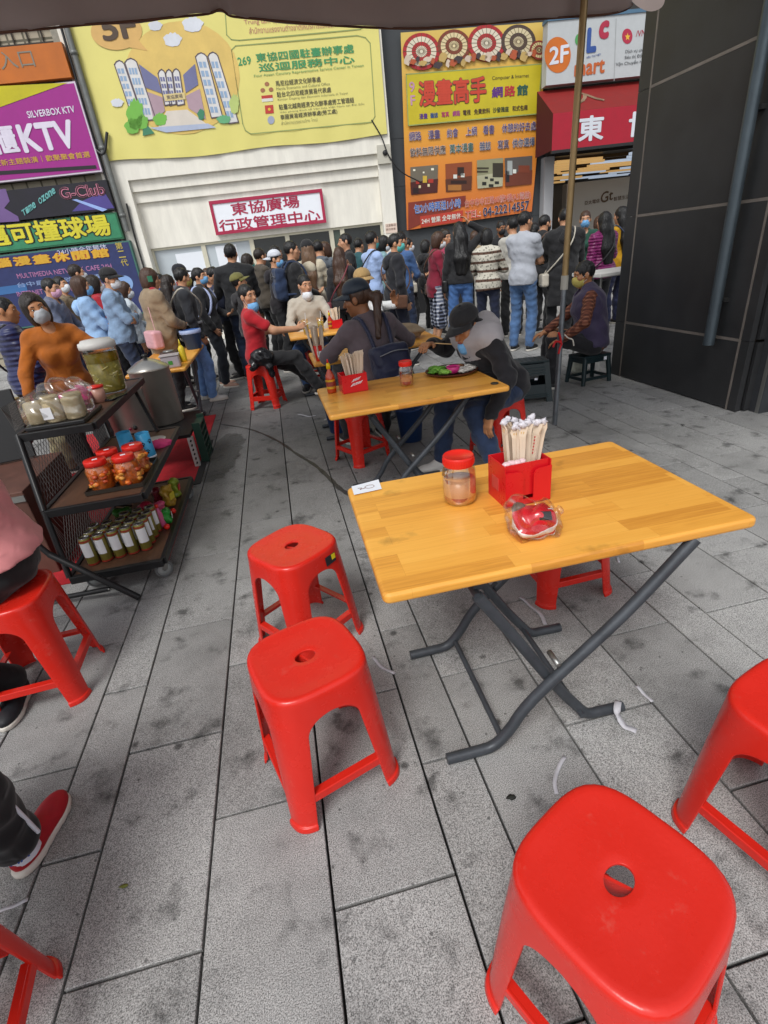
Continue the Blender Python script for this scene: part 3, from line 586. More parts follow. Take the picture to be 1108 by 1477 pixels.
for kk, (cx_, cy_, r_, ca, cb2) in enumerate(((608, 74, 27, '#a8252b', '#d6cdb6'), (655, 66, 24, '#7d3a26', '#d8c79a'), (702, 62, 27, '#a8252b', '#d9cfb9'), (748, 60, 25, '#4a3a34', '#cdbf9a'), (778, 72, 14, '#8e2f2a', '#d6c48e'))):
    for k, (f_, c_) in enumerate(((1, ca), (.80, cb2), (.52, ca), (.30, cb2))): fell('print', ink('parasol'+c_[1:], c_), OB, cx_, cy_, r_*f_, r_*f_*1.0, q+.001*k+.004*kk, 30)
    for k in range(20): a_ = k*math.pi/10; fline('print', ink('spoke', '#5a4630'), OB, [(cx_+r_*.1*math.cos(a_), cy_+r_*.1*math.sin(a_)), (cx_+r_*.97*math.cos(a_), cy_+r_*.97*math.sin(a_))], .009, q+.0034+.004*kk)
rsq = np.random.RandomState(4)
for k in range(26): fell('print', ink('petal%d' % (k % 4), ('#c9b7a4', '#a8502e', '#3f3436', '#b79a5c')[k % 4]), OB, 588+k*7.3, 98-k*.6-rsq.rand()*12, 3+rsq.rand()*4, 3+rsq.rand()*5, q+.0305, 10, .2)
yb4 = [(586, 107), (782, 92), (776, 164), (589, 181)]
fpoly('print', ink('citron', '#bfae1e'), OB, yb4, q+.026); fline('print', ink('boxline', 0), OB, yb4+[yb4[0]], .02, q+.028)
ftext('9\nF', ink('pinklil', '#b98aa0'), OB, 592, 152, 600, 151.5, 34, q+.030, .02)
ftext('漫畫高手', ink('fire', '#c0402a'), OB, 605, 154.5, 702, 147, 38, q+.030, .03, ink('darkolive', 0), ow=.03)
for ch, c_, x in (('網', '#5b2d7a', 709.5), ('路', '#b22a34', 727.5), ('館', '#26564a', 745.5)): ftext(ch, ink('net'+c_[1:], c_), OB, x, 141.5-(x-709)*.08, x+16, 140-(x-709)*.08, 16, q+.030, .03)
ftext('Computer & Internet', ink('nearblack', 0), OB, 710, 117, 763, 113, 7, q+.030, .0)
for s_, c_, x0, x1 in (('漫畫', '#55307a', 605, 617), ('雜誌', '#274c85', 621, 632), ('寫真', '#a83a5c', 637, 648), ('網路', '#a03a80', 653, 664), ('電視', '#4a3420', 668, 679), ('免費飲料', '#4a3420', 684, 707), ('沙發雅座', '#33402a', 711, 734), ('和式包廂', '#4a3420', 739, 761)): ftext(s_, ink('mini'+c_[1:], c_), OB, x0, 172-(x0-605)*.085, x1, 172-(x1-605)*.085, 8, q+.030, .025)
po = ink('paleout', '#d8cfc6')
for s_, x0, x1 in (('網路', 590.5, 608), ('漫畫', 618, 635), ('約會', 645, 661), ('上網', 672, 688), ('看書', 697, 713), ('休憩的好去處', 724, 773)): ftext(s_, ink('plum', '#4f3a6e'), OB, x0, 203.5-(x0-590)*.087, x1, 203.5-(x1-590)*.087, 13, q, .01, po, ow=.035)
for s_, x0, x1, c_ in (('飲料無限供應', 592, 643, '#54423a'), ('萬本漫畫', 649, 683, '#2f5a52'), ('雜誌', 692, 708, '#3f4a6a'), ('寫真', 718, 734, '#4f3a5a'), ('供你選擇', 739, 771, '#3f4a6a')): ftext(s_, ink('r2'+c_[1:], c_), OB, x0, 226.5-(x0-592)*.09, x1, 226.5-(x1-592)*.09, 13, q, .01, po, ow=.035)
def photo(x0, y0, x1, y1, sk, c1, c2, bits):
    fpoly('photo', ink('ph'+c1[1:], c1), OB, [(x0, y0), (x1, y0-sk), (x1-1, y1-sk), (x0+1, y1)], q)
    fpoly('photo', ink('ph'+c2[1:], c2), OB, [(x0, y0+(y1-y0)*.55), (x1, y0-sk+(y1-y0)*.5), (x1-1, y1-sk), (x0+1, y1)], q+.003)
    for k, (u, v, w_, h_, c_) in enumerate(bits):
        a = x0+u*(x1-x0); b_ = y0-sk*u+v*(y1-y0); fpoly('photo', ink('pb'+c_[1:], c_), OB, [(a, b_), (a+w_*(x1-x0), b_), (a+w_*(x1-x0), b_+h_*(y1-y0)), (a, b_+h_*(y1-y0))], q+.006)
photo(592, 241, 632, 281, 3.5, '#6b6355', '#4a1c1a', [(.1, .08, .08, .07, '#e8e2cc'), (.45, .2, .06, .06, '#e8e2cc'), (.75, .1, .1, .08, '#e8e2cc'), (.45, .35, .15, .25, '#c7a53a'), (.2, .5, .12, .12, '#a83025'), (.65, .48, .18, .14, '#a83025'), (.3, .68, .08, .1, '#d9c9a0'), (.62, .66, .08, .1, '#d9c9a0'), (.1, .75, .2, .2, '#2a1718')])
photo(642.5, 236.5, 681, 277, 3.5, '#8a4423', '#5a2f1c', [(.45, .15, .25, .3, '#2a1a12'), (.3, .4, .14, .14, '#cfd0c8'), (.58, .38, .14, .14, '#cfd0c8'), (.2, .6, .6, .12, '#2c1510'), (.1, .75, .5, .2, '#a0682e')])
photo(688, 231, 726, 272, 3.5, '#8b8a6c', '#a9a68a', [(.0, .25, .45, .06, '#3d3626'), (.0, .37, .42, .06, '#3d3626'), (.6, .15, .4, .5, '#332d22'), (.3, .6, .12, .08, '#22221e'), (.5, .68, .14, .1, '#22221e'), (.2, .78, .16, .12, '#22221e'), (.45, .88, .18, .1, '#22221e'), (.68, .8, .16, .1, '#22221e')])
photo(728, 228, 768, 269, 3.5, '#57504c', '#6a3322', [(.1, .1, .18, .5, '#9fa4a2'), (.3, .42, .12, .14, '#d5d8d0'), (.5, .3, .4, .25, '#7a3a26'), (.05, .45, .12, .4, '#1f1c1e')])
fpoly('print', ink('dimred', '#7d2f22'), OB, [(589, 292), (672, 282), (671, 296), (589, 331)], q-.004); fpoly('print', ink('stripred', '#b0392a'), OB, [(606, 312), (668, 303), (667, 319), (607, 328)], q)
ftext('包2小時再送1小時', ink('brightblue', '#2f62b0'), OB, 598, 309, 665, 299.5, 14, q+.004, .015, po, ow=.035); ftext('24H 營業 全年無休', ink('flagwhite', 0), OB, 608.5, 323.5, 665, 315, 8.5, q+.004, .01)
ftext('台中市中正路60號9樓(A3電梯)', ink('fire', 0), OB, 671, 301, 765.5, 288, 13, q, .0, po, ow=.03); ftext('TEL:', ink('fire', 0), OB, 671.5, 316, 694, 312.5, 11, q, .01, po); ftext('04-22214557', ink('inkblue', '#1d2a52'), OB, 697, 312.5, 763, 302, 13, q, .015, po, ow=.02)
# white sign
WS = froot('white_fascia_sign', 'white fascia sign with orange 2F disc and coloured shop letters', 'sign'); pr = .25
zb_, zt2 = fac(800, 122, pr)[1], fac(800, 30, pr)[1]
fbox(MB(), fac(789, 80, pr)[0], fac(789, 80, pr)[0]+5, zb_, zt2, 0, pr).build('face', mat('fasciawhite', '#b4b8ba', .45, var=.05), WS)
fbox(MB(), fac(789, 80, pr)[0]-.02, fac(789, 80, pr)[0]+5, zt2, zt2+.06, 0, pr+.02).build('trim', mat('trimblue', '#4c6d86', .5), WS)
pr += .006
fell('disc', ink('discorange', '#c4681f'), WS, 804.5, 79, 19, 26, pr, 36); ftext('2F', ink('cloud', 0), WS, 792, 94, 820, 89, 26, pr+.003, .025)
ftext('e', ink('limegreen', '#4f9a56'), WS, 829, 66, 840, 64, 17, pr, .04); ftext('L', ink('lblue', '#2f4f92'), WS, 845.5, 77, 860, 75, 37, pr, .06); ftext('c', ink('lred', '#a82a44'), WS, 863, 58, 878, 55, 27, pr, .06)
ftext('mart', ink('lorange', '#b85a26'), WS, 828, 111, 872, 105, 20, pr, .03); ftext('SIÊU THỊ VIỆT', ink('lblue', 0), WS, 846, 85, 867, 80, 4, pr, .01)
fline('line', ink('palegrey', '#9a9d9e'), WS, [(889, 27), (886, 116)], .015, pr)
fell('badge', ink('lred', 0), WS, 905, 52, 7.5, 11, pr, 28)
fpoly('star', ink('flagstar', 0), WS, [(905.5+(5 if k % 2 == 0 else 2)*.85*math.sin(k*math.pi/5), 53-(6 if k % 2 == 0 else 2.4)*math.cos(k*math.pi/5)) for k in range(10)], pr+.003)
ftext('/VN Express', ink('lred', 0), WS, 917, 56, 960, 50, 12, pr, .005)
for i, s_ in enumerate(('Dịch vụ chuyển tiền', 'Siêu thị Đồng Hương', 'Vận Chuyển Hàng Việt')): ftext(s_, ink('greyink', '#55585c'), WS, (902, 901, 888)[i], (78, 86.5, 96.5)[i], 948, (73.5, 81.5, 90)[i], 7.5, pr, .005)
# red awning
AW = froot('red_awning', 'red fabric awning over entrance with white characters', 'awning'); pf = .95
s0 = fac(797, 190, pf)[0]; s1 = s0+5.2; zf1, zf0 = fac(796, 164, pf)[1], fac(798, 217, pf)[1]; zr1 = fac(787, 130, .1)[1]
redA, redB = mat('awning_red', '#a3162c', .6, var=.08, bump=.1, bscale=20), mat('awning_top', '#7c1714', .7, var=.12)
MB().add([(s0, -pf, zf0), (s1, -pf, zf0), (s1, -pf, zf1), (s0, -pf, zf1)], [(0, 1, 2, 3)]).build('valance', redA, AW, fix=False)
MB().add([(s0, -pf, zf1), (s1, -pf, zf1), (s1, -.05, zr1), (s0, -.05, zr1)], [(0, 1, 2, 3)]).build('slope', redB, AW, fix=False)
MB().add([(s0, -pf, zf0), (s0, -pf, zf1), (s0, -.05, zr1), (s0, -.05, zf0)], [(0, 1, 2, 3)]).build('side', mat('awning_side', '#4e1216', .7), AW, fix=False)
fbox(MB(), s0, s1, zf0-.05, zf0, pf-.06, pf).build('front_rail', mat('black_plastic'), AW)
for i, (ch, x0, x1) in enumerate((('東', 833, 870), ('協', 905, 942), ('廣', 977, 1014))): ftext(ch, ink('cloud', 0), AW, x0, 205-(x0-833)*.09, x1, 201.5-(x0-833)*.09, 37, pf+.005, .03)
for k in range(3):
    v, f, _ = text2d('入', .02); u0 = s0+.62+k*1.45
    MB().add([(u0+.6*x, -(pf-.25-(pf-.5)*y)-.006*1, zf1+(zr1-zf1)*(.25+(pf-.5)*y)/(pf-.05)*1.0+.012) for x, y, e_ in v], f).build('lettering', ink('tan', '#a98f74'), AW, fix=False)
# --- black clad pillar on the right
PL = empty('clad_pillar', (0, 0, 0), 0, 'massive black panel-clad pillar with pale joint strips', 'pillar')
pc = mat('pillar_panel', (.026, .0265, .028), .40, var=.25, vscale=2.5); strip = mat('joint_strip', '#5b524a', .5, .3, var=.25, vscale=6)
PX = 3.61; y0p, y1p = 3.54, 5.0; zj = [fac_ for fac_ in (0.02, .0, 0)]
def pil(px, py):
    d = ray(px, py); t = PX/d[0]; p_ = np.array([0, 0, CAM_H])+t*d; return p_[1], p_[2]
zl = [np.mean([pil(902.6, 466.3)[1], pil(1068, 488)[1]]), np.mean([pil(912, 314)[1], pil(1061, 290.6)[1]]), np.mean([pil(941.7, 126.6)[1], pil(1105, 47.3)[1]])]
zs = [0]+zl+[zl[2]+1.3, zl[2]+2.6]; g_ = .012
MB().box((PX+.62, (y0p+y1p+.14)/2-.02, zs[-1]/2), (1.2, y1p-y0p+.14, zs[-1])).build('core', strip, PL)
for a, b in zip(zs[:-1], zs[1:]):
    MB().box((PX-.004+.012, (y0p+y1p)/2, (a+b)/2), (.05, y1p-y0p-2*g_, b-a-2*g_), bev=.002).build('panel', pc, PL)
    MB().box((PX+.016, y1p+.09, (a+b)/2), (.06, .17-g_, b-a-.004)).build('panel', pc, PL)
    MB().box((PX+.62, y1p+.16, (a+b)/2), (1.15, .03, b-a-2*g_)).build('panel', pc, PL)
    MB().box((PX+.62, y0p-.10, (a+b)/2), (1.15, .03, b-a-2*g_)).build('panel', pc, PL)
    MB().box((PX+.01, y0p-.05, (a+b)/2), (.05, .09-g_, b-a-.004)).build('panel', pc, PL)
strip2 = mat('pale_strip', '#77706a', .5, .2, var=.25, vscale=6)
for z_ in zs[1:-1]: MB().box((PX-.012, (y0p+y1p)/2, z_), (.012, y1p-y0p, .022)).build('joint_strip', strip2, PL)
for y_ in (y0p, y1p): MB().box((PX-.013, y_, zs[-1]/2), (.012, .016, zs[-1])).build('joint_strip', strip2, PL)
a_, b_ = pil(1070, 300), pil(1036, 490)
rp = empty('downpipe', (PX-.08, np.mean([a_[0], b_[0]]), 0), 0, 'bluish grey steel downpipe fixed to black pillar', 'pipe')
zb2 = b_[1]-.03; MB().tube([(0, 0, zb2), (0, 0, 6)], .043, 20).build('pipe', mat('bluegrey_steel', '#4e585f', .38, .5, var=.15), rp)
for z_ in (zb2+.35, zb2+1.6, zb2+2.9): MB().box((.045, 0, z_), (.05, .12, .03)).build('bracket', mat('dark_bracket', (.03, .03, .03), .5, .4), rp)
# glazed shop corner just past the pillar
SC = empty('glazed_corner', (0, 0, 0), 0, 'grey metal and glass shopfront corner beside black pillar', 'shop front')
greym = mat('grey_metal', '#4a4c50', .4, .5, var=.12)
MB().box((PX+.35, y0p-.16, 3), (.5, .10, 6)).build('post', greym, SC); MB().box((PX+.10, y0p-.19, 3), (.012, .03, 6)).build('trim', mat('steel', '#8f8f8c', .35, .8), SC)
MB().box((PX+.9, y0p-.9, 3), (.02, 1.4, 6)).build('glass', mat('shadeglass', (.03, .03, .032), .12), SC)
MB().box((PX+.86, y0p-.9, .9), (.05, 1.4, .03)).build('rail', mat('steel'), SC); MB().box((PX+.86, y0p-.9, .05), (.06, 1.4, .1)).build('sill', greym, SC)
MB().tube([(PX+.22, y0p-.33, 0), (PX+.22, y0p-.33, 6)], .022, 14).build('pipe', mat('steel'), SC); MB().lathe([(0, .002), (.06, .002), (.06, .01), (.025, .014), (.022, .03)], 18, (PX+.22, y0p-.33, 0)).build('base_flange', mat('steel'), SC)
# ------------------------------------------------------------------ canopy above us: far edge hangs into the picture
TA = empty('market_canopy', (0, 0, 0), 0, 'brown fabric market canopy stretched overhead with hanging hem', 'canopy')
fab = mat('canopy_fabric', '#877a77', .85, var=.12, vscale=3, bump=.25, bscale=12)
_n = fab.node_tree.nodes; _L = fab.node_tree.links; _t = _n.new('ShaderNodeBsdfTranslucent'); _t.inputs[0].default_value = (.23, .20, .195, 1); _m = _n.new('ShaderNodeAddShader'); _L.new(_n['Principled BSDF'].outputs[0], _m.inputs[0]); _L.new(_t.outputs[0], _m.inputs[1]); _L.new(_m.outputs[0], _n['Material Output'].inputs[0])
ye = 3.97
hem = [(-60, 52), (0, 47), (60, 42), (120, 36), (200, 30), (260, 24), (300, 20), (318, 14), (330, 22), (345, 25), (400, 30), (470, 36), (540, 40), (600, 41), (680, 36), (760, 29), (830, 24), (880, 20), (903, 14), (912, 6)]
P = smooth_path([at_y(x, y, ye) for x, y in hem], 4); zT = 3.05
mb = MB(); n = len(P); V = []
for j in range(9):
    for i, p in enumerate(P): t = j/8; V.append((p[0], p[1]+.03*math.sin(i*.5)*(1-t)-.05*t*t, p[2]*(1-t)+zT*t))
mb.add(V, [(j*n+i, j*n+i+1, (j+1)*n+i+1, (j+1)*n+i) for j in range(8) for i in range(n-1)], True)
vo = mb.build('valance', fab, TA, fix=False); sm = vo.modifiers.new('s', 'SOLIDIFY'); sm.thickness = .004
MB().tube([(p[0], p[1]-.002, p[2]) for p in P], .006, 6).build('hem_cord', mat('hem_brown', '#5a3a2c', .8), TA)
xl, xr = P[0][0]-.5, P[-1][0]
YC0 = 1.30
mb = MB(); V = []; nx_, ny_ = 16, 12
for j in range(ny_+1):
    for i in range(nx_+1):
        u, v = i/nx_, j/ny_; V.append((xl+(xr-xl)*u, YC0+(ye-.05-YC0)*v, zT+.35*math.sin(math.pi*min(1, .15+.85*(1-v)))*.8+.02*math.sin(9*u)))
mb.add(V, [(j*(nx_+1)+i, j*(nx_+1)+i+1, (j+1)*(nx_+1)+i+1, (j+1)*(nx_+1)+i) for j in range(ny_) for i in range(nx_)], True)
ro = mb.build('roof', fab, TA, fix=False); sm = ro.modifiers.new('s', 'SOLIDIFY'); sm.thickness = .004
c2 = smooth_path([at_y(x, y, ye+.5) for x, y in ((900, -25), (912, 2), (935, 16), (955, 10), (962, -12))], 4)
MB().add([tuple(p) for p in c2]+[(p[0], p[1], 3.4) for p in c2], [(i, i+1, len(c2)+i+1, len(c2)+i) for i in range(len(c2)-1)], True).build('corner_flap', fab, TA, fix=False)
# canopy pole: brass upper tube sliding in a galvanised lower tube
bp_ = at_z(800, 612, 0); tp = at_y(829, 200, bp_[1])
PO = empty('canopy_pole', tuple(bp_), 0, 'telescopic canopy pole, brass tube above galvanised tube', 'pole')
zj_ = at_y(810, 398, bp_[1]); galv = mat('galvanised', '#7d8288', .32, .75, var=.2, vscale=14); brass = mat('brass_tube', '#9a8058', .34, .5, var=.2, vscale=10)
ax_ = (tp-bp_)/ (tp[2]-bp_[2]); pz = lambda z: tuple(ax_*z)
MB().tube([pz(0), pz(zj_[2])], .021, 20).build('lower_tube', galv, PO); MB().tube([pz(zj_[2]-.05), pz(3.2)], .0235, 20).build('upper_tube', brass, PO)
MB().tube([pz(zj_[2]-.10), pz(zj_[2]+.0)], .028, 20).build('sleeve', mat('greyplastic', '#a8a49a', .5), PO)
zk = at_y(803, 487, bp_[1])[2]; kb = MB(); kb.tube([pz(zk-.02), pz(zk+.03)], .027, 16); kb.build('clamp', galv, PO)
rb = MB()
for a, b in (((-.005, -.03, -.05), (-.075, -.05, -.02)), ((-.005, -.03, -.05), (-.04, -.05, -.12)), ((-.01, -.03, -.04), (-.045, -.045, .045)), ((-.07, -.045, -.025), (-.09, -.05, -.06))): rb.tube(smooth_path([np.array(pz(zk))+a, (np.array(a)+b)/2+pz(zk)+np.array([0, 0, .01]), np.array(pz(zk))+b], 3), .009, 6)
rb.build('ribbon', mat('red_ribbon', '#b3141c', .7), PO)
MB().tube(smooth_path([np.array(pz(zk))+(.02, -.02, .02), np.array(pz(zk))+(.05, -.03, -.01), np.array(pz(zk))+(.09, -.03, -.03), np.array(pz(zk))+(.11, -.02, -.08)], 4), .005, 6).build('string', mat('white_string', '#cfcabf', .9), PO)
# ------------------------------------------------------------------ red plastic stools
red_pl = mat('red_plastic', (.62, .020, .011), .26, var=.05, vscale=7, bump=.03, bscale=90)
def scuff(m):
    n = m.node_tree.nodes; L = m.node_tree.links; b = n['Principled BSDF']; src = b.inputs['Base Color'].links[0].from_socket
    tc = n.new('ShaderNodeTexCoord'); t = n.new('ShaderNodeTexNoise'); t.inputs['Scale'].default_value = 16; t.inputs['Detail'].default_value = 8; t.inputs['Roughness'].default_value = .75; L.new(tc.outputs['Object'], t.inputs[0])
    r = n.new('ShaderNodeMapRange'); r.inputs['From Min'].default_value = .585; r.inputs['From Max'].default_value = .70; r.inputs['To Max'].default_value = .30; L.new(t.outputs['Fac'], r.inputs['Value'])
    x = n.new('ShaderNodeMix'); x.data_type = 'RGBA'; x.inputs['B'].default_value = (.62, .16, .12, 1); L.new(r.outputs[0], x.inputs['Factor']); L.new(src, x.inputs['A']); L.new(x.outputs['Result'], b.inputs['Base Color'])
scuff(red_pl)
SH = .48
def stool_parts():
    Mq = 15
    def a_of(z): return .160+(.45-z)*(.026/.45)
    rows_ = []                                     # (half size, opening, z, exponent, oval)
    for fr, z in ((0, 0), (.16, 0), (.4, 0), (.65, .0005), (.85, .002)): rows_.append((fr, 0, SH-.004+z, 'seat'))
    for a, z in ((.138, SH), (.146, SH+.0005), (.1510, SH-.0005), (.1548, SH-.003), (.1578, SH-.0075), (.1592, SH-.014), (.1600, SH-.03), (.161, .43), (.1625, .41)): rows_.append((a, 0, z, 'ring'))
    zt, zs = .402, .335
    for k in range(0, 11):
        t = math.cos(k/10*math.pi/2); z = zs+(zt-zs)*t; rows_.append((a_of(z), None, z, 'ring'))
    for z in (.30, .25, .20, .15, .11, .07, .035, .020): rows_.append((a_of(z), None, z, 'ring'))
    for z, e in ((.018, .005), (.003, .007), (0, .006)): rows_.append((a_of(z)+e, None, z, 'ring'))
    def opening(z):
        w = .082+(zs-min(z, zs))*.125
        if z >= zt: return 0
        if z > zs: return w*math.sqrt(max(0, 1-((z-zs)/(zt-zs))**2))
        return w
    V = []; idx = {}
    for ri, (a, o, z, kd) in enumerate(rows_):
        for s in range(4):
            for k in range(Mq):
                if kd == 'seat':
                    th = R(90*(k/(Mq-1)))+s*math.pi/2; hx, hy = .031, .023
                    e = 2+1.6*a; rr = .138/((abs(math.cos(th))**3.4+abs(math.sin(th))**3.4)**(1/3.4)); hr = 1/math.sqrt((math.cos(th)/hx)**2+(math.sin(th)/hy)**2)
                    r = hr+(rr-hr)*a; V.append((r*math.cos(th), r*math.sin(th), z))
                else:
                    ow = 0 if o == 0 else opening(z); t0 = math.atan2(ow, a); th = t0+(math.pi/2-2*t0)*k/(Mq-1)
                    ne = 3.4 if z > .44 else 3.4+2.2*(.44-z)/.44; r = a/((abs(math.cos(th))**ne+abs(math.sin(th))**ne)**(1/ne)); th += s*math.pi/2
                    V.append((r*math.cos(th), r*math.sin(th), z))
                idx[ri, s, k] = len(V)-1
    F = [(idx[i, s, k], idx[i+1, s, k], idx[i+1, s, k+1], idx[i, s, k+1]) for i in range(len(rows_)-1) for s in range(4) for k in range(Mq-1)]
    me = bpy.data.meshes.new('tmp'); me.from_pydata(V, [], F); bm = bmesh.new(); bm.from_mesh(me); bmesh.ops.remove_doubles(bm, verts=bm.verts[:], dist=1e-5); bmesh.ops.recalc_face_normals(bm, faces=bm.faces[:])
    top = max(bm.faces, key=lambda f: f.calc_center_median().z if abs(f.normal.z) > .9 else -1)
    if top.normal.z < 0: bmesh.ops.reverse_faces(bm, faces=bm.faces[:])
    for f in bm.faces: f.smooth = True
    bm.to_mesh(me); bm.free()
    o = bpy.data.objects.new('tmp', me); COL.objects.link(o); m1 = o.modifiers.new('s', 'SOLIDIFY'); m1.thickness = .0075; m1.offset = -1; m1.use_even_offset = False
    b2 = o.modifiers.new('b', 'BEVEL'); b2.width = .0018; b2.segments = 2; b2.limit_method = 'ANGLE'; b2.angle_limit = R(50)
    dg = bpy.context.evaluated_depsgraph_get(); dg.update(); full = bpy.data.meshes.new_from_object(o.evaluated_get(dg)); bpy.data.objects.remove(o)
    vc = np.array([v.co[:] for v in full.vertices]); vn = np.array([v.vector[:] for v in full.vertex_normals]); polys = [tuple(p.vertices) for p in full.polygons]
    groups = {'seat': [], 0: [], 1: [], 2: [], 3: []}
    for p in polys:
        c = vc[list(p)].mean(0)
        if c[2] > .352: groups['seat'].append(p)
        else: groups[int(math.atan2(c[1], c[0]) % (2*math.pi)//(math.pi/2))].append(p)
    out = {}
    for g, ps in groups.items():
        u = sorted({i for p in ps for i in p}); mp = {i: j for j, i in enumerate(u)}; nm = 'seat' if g == 'seat' else 'leg'
        m2 = bpy.data.meshes.new(nm); m2.from_pydata(vc[u].tolist(), [], [tuple(mp[i] for i in p) for p in ps]); m2.polygons.foreach_set('use_smooth', [True]*len(ps)); m2.materials.append(red_pl)
        m2.normals_split_custom_set_from_vertices(vn[u].tolist()); out[g] = m2
    return out
def make_stool():
    root = empty('stool'); p = stool_parts()
    seat = mkobj('seat', p['seat'], None, root)
    MB().box((0, 0, SH-.035), (.006, .28, .040), (0, 0, R(20))).build('rib', red_pl, seat)
    for g in range(4): mkobj('leg', p[g], None, root)
    zc_ = .118; a = .160+(.45-zc_)*(.026/.45)-.009
    for k in range(4):
        th = k*math.pi/2; mb = MB(); mb.box((a, 0, zc_), (.010, .228, .030), bev=.003); mb.box((a-.010, 0, zc_+.012), (.022, .226, .005)); mb.build('stretcher', red_pl, root).rotation_euler = (0, 0, th)
    return root
ST0 = make_stool(); ST_used = []
def stool(x, y, yaw, label, group=None, z=0):
    o = ST0 if not ST_used else copy_tree(ST0); ST_used.append(o)
    o.location = (x, y, z); o.rotation_euler = (0, 0, R(yaw)); tag(o, label, 'stool', group or 'red plastic stools'); return o
s1_ = stool(-.100, 1.165, 18, 'red plastic stool pulled out, in front of the one with a yellow sticker')
s2_ = stool(-.108, 1.835, 37, 'red plastic stool with black and yellow sticker on its side')
stool(.405, .415, 26, 'red plastic stool with oval hole, tucked nearest to the litter strip')
stool(1.04, .600, 17, 'red plastic stool at the right end of the bare wooden table')
stool(1.10, 1.825, 1, 'red plastic stool on the far side of the bare wooden table')
stool(-1.235, 1.90, 3, 'red plastic stool under the person in pink hoodie')
stool(-.985, .615, 8, 'red plastic stool under the person with red shoes')
stool(.50, 3.92, 27, 'red plastic stool under the woman with navy backpack')
stool(1.50, 3.46, 12, 'red plastic stool under the man eating in black cap')
stool(-.26, 6.2, -20, 'red plastic stool, lower of two stacked under the man in red shirt')
stool(-.26, 6.2, -20, 'red plastic stool, upper of two stacked under the man in red shirt', z=.022)
stool(.44, 7.08, 10, 'red plastic stool under the man in beige sweater'); stool(1.08, 6.0, 5, 'red plastic stool under the man in white shirt and tan hat')
# sticker on the second stool
q_ = at_z(474, 806, .44)
def stickerq(parent, th, z0, z1, w0, w1, m, r): return
stk = MB(); stk.box((0, 0, 0), (.002, .055, .038)); so_ = stk.build('sticker', mat('stickerblack', (.02, .02, .025), .3), s2_, (.1622, 0, .437), (0, R(-3), 0)); lp = at_z(473, 806, .43)-np.array(s2_.location); ca_, sa_ = math.cos(-R(37)), math.sin(-R(37)); lx, ly = lp[0]*ca_-lp[1]*sa_, lp[0]*sa_+lp[1]*ca_
tl_ = math.atan2(ly, lx); rr_ = .162/((abs(math.cos(tl_))**3.45+abs(math.sin(tl_))**3.45)**(1/3.45)); nx_2, ny_2 = abs(math.cos(tl_))**2.45*math.copysign(1, lx), abs(math.sin(tl_))**2.45*math.copysign(1, ly)
so_.location = (rr_*math.cos(tl_)+.002*nx_2, rr_*math.sin(tl_)+.002*ny_2, .43); so_.rotation_euler = (0, R(-4), math.atan2(ny_2, nx_2))
s2b = MB().box((.0012, .016, .006), (.002, .02, .022)).build('sticker_panel', mat('stickeryellow', '#d9c51e', .35), so_)
